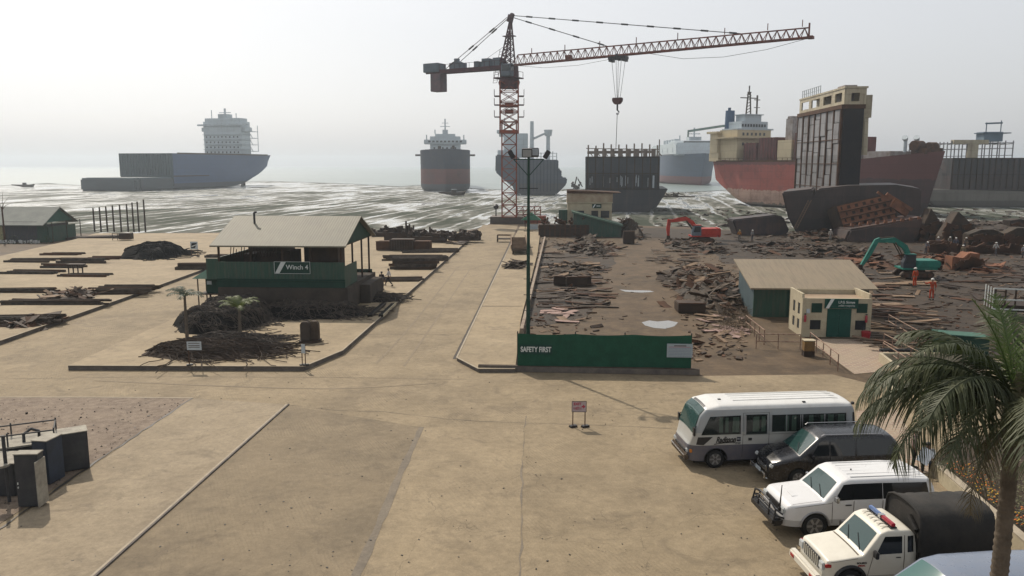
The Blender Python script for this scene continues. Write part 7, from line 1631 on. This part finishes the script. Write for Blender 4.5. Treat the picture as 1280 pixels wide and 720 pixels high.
for i, (px, py, w_, h_, lab) in enumerate([(464, 296, 9, 1.1, 'long dark girder lying left at the shore end of the slab'), (480, 302, 4.5, 2.3, 'dark bulky machine part behind the ribbed bin'), (508, 303, 6, 1.5, 'dark jagged machine part right of the bulky one'), (535, 298, 8, 1.1, 'low dark winch frame near the road at the shore end'), (560, 301, 5, 1.0, 'low dark steel frame beside the road kerb at the shore end')]):
    o = thing('machine_part', lab, 'machine part', gp(px, py, .28), YAW, 'machine parts at the shore end of the slab'); MB().box(0, w_, 0, 1.6, .05, h_ * .6).build('frame', M_steel, o, bevel=.05); mb = MB()
    for k in range(int(w_ * 5)): mb.obox((random.uniform(0, w_), random.uniform(0, 1.5), h_ * random.uniform(.5, .95)), (random.uniform(.3, 1.3), random.uniform(.2, .8), random.uniform(.2, .8)), (0, random.uniform(-.5, .5), random.uniform(-.5, .5)))
    for k in range(3): x = random.uniform(.3, w_ - .3); mb.tube((x, .2, h_ * .5), (x, .2, h_ + random.uniform(.1, .9)), .14)
    mb.build('fittings', M_steel, o)
plates([(525, 309), (585, 309), (590, 297), (540, 297)], 14, 'flat grey steel plate lying by the road kerb near the shore end', 'plates by the road kerb near the shore end', SC, 1.2, 3, z0=.34)
mound('net_heap', 'small dark scrap pile on the walkway beside the lamp mast', 'scrap heap', [(630, 337), (656, 337), (632, 328), (658, 328)], .45, M_greyrust, 12, .5, .22, pieces=60, pm=[M_steel, M_greyrust])

# ---------------- middle yard
plates([(678, 404), (718, 404), (720, 388), (680, 388)], 11, 'pale pinkish broken steel sheet in the patch just behind the green fence', 'pale sheets just behind the green fence', [mat('sheet_pink', (.30, .20, .17), col2=(.2, .14, .12), scale=1.5, rough=.8), M_tan], 1.0, 1.9, tilt=.06)
for (rg, n_, w_) in (([(686, 386), (750, 386), (745, 378), (690, 376)], 9, 'second row'), ([(680, 374), (755, 374), (750, 360), (684, 360)], 22, 'third row'), ([(676, 358), (762, 358), (765, 346), (680, 346)], 20, 'fourth row'), ([(676, 342), (752, 342), (748, 328), (690, 328)], 20, 'fifth row'), ([(680, 324), (780, 324), (770, 308), (690, 308)], 26, 'farthest row')):
    plates(rg, n_, 'long steel strip lying in the %s of strips left of the muddy track' % w_, 'steel strips, %s left of the muddy track' % w_, SD + [M_tan], 1.2, 4.0, tilt=.07, rz=0, asp=(.16, .5), name='steel_strip', cat='steel strip')
for px, py, w_, lab in ((692, 357, 1.5, 'left dark steel box in the strips left of the muddy track'), (708, 358, 2.6, 'middle dark steel box in the strips left of the muddy track'), (722, 357, 1.7, 'right dark steel box in the strips left of the muddy track')): block_thing('dark_box', lab, 'box', px, py, w_ * .8, 1.0, .9, M_steel, zb=0)
mound('scrap_heap', 'long low scrap heap left of the track in front of the green wing', 'scrap heap', [(688, 316), (780, 316), (700, 306), (770, 305)], .45, M_dark, 14, .7, 0, pieces=220, pm=[M_steel, M_greyrust, M_rust])
mound('scrap_heap', 'spiky dark scrap heap right in front of the green wing wall', 'scrap heap', [(722, 322), (752, 322), (722, 300), (752, 300)], 1.2, M_dark, 15, .8, 0, 60, M_steel, .05, 3, 0, 140, [M_steel, M_rust, M_greyrust])
mound('scrap_heap', 'low dark heap stretching along the middle of the strip rows', 'scrap heap', [(680, 348), (750, 348), (684, 330), (745, 330)], .45, M_dark, 16, .7, 0, pieces=160, pm=[M_steel, M_greyrust, M_tan])
o = block_thing('dark_tank', 'dark square tank right of the green wing', 'tank', 779, 305, 1.7, 1.6, 1.9, M_steel, 0, 0); 
mound('scrap_heap', 'jumbled dark scrap heap between the green wing and the red excavator', 'scrap heap', [(770, 300), (800, 300), (775, 286), (800, 286)], 2.0, M_dark, 17, .8, 0, 50, M_steel, .06, 3, 0, 90, [M_steel, M_rust])
mound('scrap_heap', 'scrap heap under the red excavator', 'scrap heap', [(828, 318), (900, 316), (835, 302), (900, 300)], .5, M_dark, 18, .8, 0, pieces=260, pm=[M_steel, M_rust, M_greyrust])
plates([(812, 330), (870, 330), (865, 314), (818, 314)], 30, 'greyish steel plate in the loose spread below the red excavator', 'plates below the red excavator', SC, 1.0, 2.6, tilt=.15, rz=0, asp=(.3, .8))
# the big plate heap left of the tan shed
mound('scrap_heap', 'big brown plate and branch heap left of the tan-roofed shed', 'scrap heap', [(850, 392), (930, 392), (840, 344), (926, 338)], 1.5, M_dark, 20, .7, 0, 120, M_rust, .03, 2, 0, 420, [M_rust, M_tan, M_greyrust, M_steel])
plates([(832, 384), (925, 400), (915, 345), (845, 345)], 60, 'bent brown plate on the big heap left of the tan-roofed shed', 'bent plates on the big heap left of the tan shed', [M_tan, M_rust, M_greyrust, M_rust], .7, 2.0, zf=lambda u, v: 1.5 * sin(pi * u) * sin(pi * min(1, v + .12)), tilt=.6)
plates([(882, 424), (930, 430), (925, 396), (880, 394)], 20, 'pale pinkish plate at the near foot of the big heap', 'pale plates at the near foot of the big heap', [M_tan, PL and mat('sheet_pink', ()) if False else MATS['sheet_pink']], .9, 2.0, tilt=.12)
mb = MB()
for i in range(900):
    u, v = random.random(), random.random(); p = gp(900 + u * 34, 350 + v * 68); s_ = random.uniform(.1, .6); mb.path([p + Vector((0, 0, .1)), p + Vector((random.uniform(-.3, .3), random.uniform(-.3, .3), s_)), p + Vector((random.uniform(-.7, .7), random.uniform(-.5, .5), s_ * random.uniform(.6, 1.9)))], .012, 3)
tag(mb.build('dry_brush', mat('dry_twigs', (.12, .09, .06), scale=3)), 'dry thorny brush growing beside the tan-roofed shed wall', 'brush', kind='stuff')
block_thing('dark_box', 'dark box standing in for a shaded cavity at the left of the big plate heap', 'box', 848, 392, 2.2, 2.0, .8, M_steel, zb=0)  # dark box put where there is only a shaded hollow under the heap
# ---------------- right yard
o = thing('dark_hull_plate', 'long dark curved hull plate lying between the red excavator and the hull sections', 'hull plate', gp(915, 292)); mb = MB(); L = lambda px, py: at(px, py, 138) - gp(915, 292)
mb.prism([(L(x, y).x, L(x, y).z) for x, y in [(913, 274), (966, 268), (976, 270), (984, 288), (978, 293), (920, 294)]], -3, 1.2); mb.build('shell', hullpaint('plate_purple', [(0, (.022, .015, .018))], rust=.3), o, bevel=.2)
for i, (px, py, w_, h_, lab) in enumerate([(1150, 302, 4, 5.2, 'tall jagged dark hull fragment just right of the big bow'), (1178, 306, 6, 5.0, 'tall jagged dark hull fragment behind the helmeted crew'), (1210, 312, 8, 3.2, 'wide dark block with sloping top right of the helmeted crew'), (1160, 316, 12, 1.8, 'low dark plate wall behind the teal excavator'), (1262, 292, 10, 3, 'dark heap block at the far right edge'), (1190, 338, 3.0, 2.4, 'rust orange drum stack right of the teal excavator')]):
    q = gp(px, py); o = thing('hull_fragment', lab, 'hull fragment', q, random.uniform(-.2, .2), 'hull fragments in the right yard'); mm = [M_steel, M_steel, M_dark, M_rust, M_steel, M_rust2][i]
    mb = MB(); n_ = 5; top = [(w_ * k / n_, h_ * random.uniform(.5, 1)) for k in range(n_ + 1)]
    if i in (0, 1): top = [(0, h_ * .25), (w_ * .35, h_), (w_ * .55, h_ * .8), (w_, h_ * .3)]
    mb.prism(top + [(w_, 0), (0, 0)], 0, 2.0 if i != 3 else .6); mb.build('plating', mm, o, bevel=.08)
    mb = MB()
    for k in range(int(w_ * 5)): mb.obox((random.uniform(.2, w_ - .2), -.15, random.uniform(.1, h_ * .6)), (random.uniform(.5, 1.5), .3, random.uniform(.3, .9)), (0, random.uniform(-.6, .6), 0))
    mb.build('torn_edge', M_rust, o)
o = thing('roller_row', 'row of dark cylinders stacked near the shore at right', 'cylinders', gp(1190, 290)); mb = MB()
for k in range(16): mb.tube((k * .95, 0, 1.0 + (k > 8) * .3), (k * .95, 3, 1.0 + (k > 8) * .3), .5, n=8)
mb.box(-.3, 15, .2, 2.8, 0, .8); mb.build('cylinders', M_steel, o)
mound('scrap_heap', 'long dark scrap ridge stretching right of the helmeted crew', 'scrap heap', [(1205, 318), (1300, 314), (1210, 298), (1300, 296)], .6, M_dark, 23, .8, 0, pieces=420, pm=[M_steel, M_rust, M_greyrust, M_tan])
mound('scrap_heap', 'reddish scrap heap right of the teal excavator tracks', 'scrap heap', [(1150, 342), (1230, 340), (1155, 322), (1235, 320)], .7, M_rust, 24, .8, 0, pieces=320, pm=[M_steel, M_rust, M_rust2])
mound('scrap_heap', 'dark scrap heap stretching behind the tan-roofed shed', 'scrap heap', [(930, 322), (1090, 322), (935, 306), (1080, 306)], .4, M_dark, 25, .8, 0, pieces=480, pm=[M_steel, M_rust, M_greyrust, M_steel])
mound('scrap_heap', 'reddish brown heap below the teal boom', 'scrap heap', [(1060, 338), (1110, 338), (1064, 320), (1110, 320)], .5, M_rust, 26, .8, 0, pieces=160, pm=[M_rust2, M_rust, M_steel])
mound('scrap_heap', 'dark scrap heap at the foot of the standing hull slice', 'scrap heap', [(985, 303), (1052, 303), (990, 294), (1052, 294)], 1.0, M_dark, 27, .8, 0, pieces=240, pm=[M_steel, M_rust])
mound('scrap_heap', 'low dark scrap bank along the shore beyond the right yard', 'scrap heap', [(1140, 300), (1300, 292), (1150, 284), (1300, 280)], 1.3, M_dark, 28, .9, 0, pieces=460, pm=[M_steel, M_rust, M_greyrust])
plates([(1085, 392), (1130, 392), (1118, 340), (1070, 342)], 30, 'pale brown plate in the sorted stacks right of the tan-roofed shed', 'plates in the sorted stacks right of the tan shed', [M_tan, M_greyrust, M_rust], 1.4, 4.0, tilt=.04, rz=0, asp=(.25, .8))
plates([(1095, 440), (1200, 440), (1165, 392), (1085, 392)], 55, 'long timber-like strip in the pile behind the handrails', 'strips in the pile behind the handrails', [M_tan, M_greyrust, M_rust, M_steel], 1.2, 3.4, tilt=.10, rz=-.35, asp=(.10, .35), zf=lambda u, v: .5 * sin(pi * u), name='steel_strip', cat='steel strip')
plates([(1125, 372), (1290, 380), (1290, 312), (1150, 318)], 80, 'dark rusty plate scattered right of the teal excavator', 'plates scattered right of the teal excavator', SD, .8, 3.2, tilt=.12, asp=(.2, .8))
plates([(930, 318), (1100, 318), (1060, 296), (900, 296)], 60, 'dark plate scattered behind the tan-roofed shed', 'plates scattered behind the tan-roofed shed', SD, .8, 3.0, tilt=.15, asp=(.2, .8))
plates([(1130, 362), (1160, 366), (1150, 350), (1118, 352)], 3, 'pale flat sheet under the feet of the two people in orange', 'pale sheets under the people in orange', [M_tan], 2.5, 3.6, tilt=.01, rz=0, asp=(.6, .9))
plates([(1190, 352), (1260, 358), (1260, 346), (1200, 342)], 5, 'long dark plate strip lying alone on the open right yard', 'plate strips on the open right yard', [M_steel, M_rust], 3, 5, tilt=.02, rz=-.1, asp=(.1, .2))
# small litter of metal all over the working yard
mb = MB(); mb.mi = 0
for i in range(3000):
    px = random.uniform(662, 1300); py = 292 + (random.random() ** 1.2) * 160
    if py > 452 or (px > 935 and py > 395 and px < 1130): continue
    if 762 < px < 850 and random.random() < .88: continue
    p = gp(px, py); s_ = random.uniform(.06, .38) * (1 if random.random() < .9 else 2.2); mb.mi = random.randrange(4)
    mb.obox((p.x, p.y, s_ * .12), (s_ * 1.6, s_ * random.uniform(.15, .7), s_ * random.uniform(.08, .35)), (random.gauss(0, .2), random.gauss(0, .2), random.random() * 6))
tag(mb.build('scrap_litter', [M_steel, M_rust, M_greyrust, M_tan]), 'small bits of rusty metal strewn over the working yard', 'scrap litter', kind='stuff')
# debris on the mud beyond the yard
mb = MB(); random.seed(3)
for i in range(500):
    px = random.uniform(820, 1290); py = random.uniform(262, 288); p = gp(px, py, -1.2); s_ = random.uniform(.2, 1.2)
    mb.obox((p.x, p.y, -1.2), (s_ * 2, s_ * .6, s_ * .35), (random.gauss(0, .2), random.gauss(0, .2), random.random() * 6))
tag(mb.build('mud_debris', M_steel), 'dark debris half sunk in the mud beyond the yard', 'debris', kind='stuff')
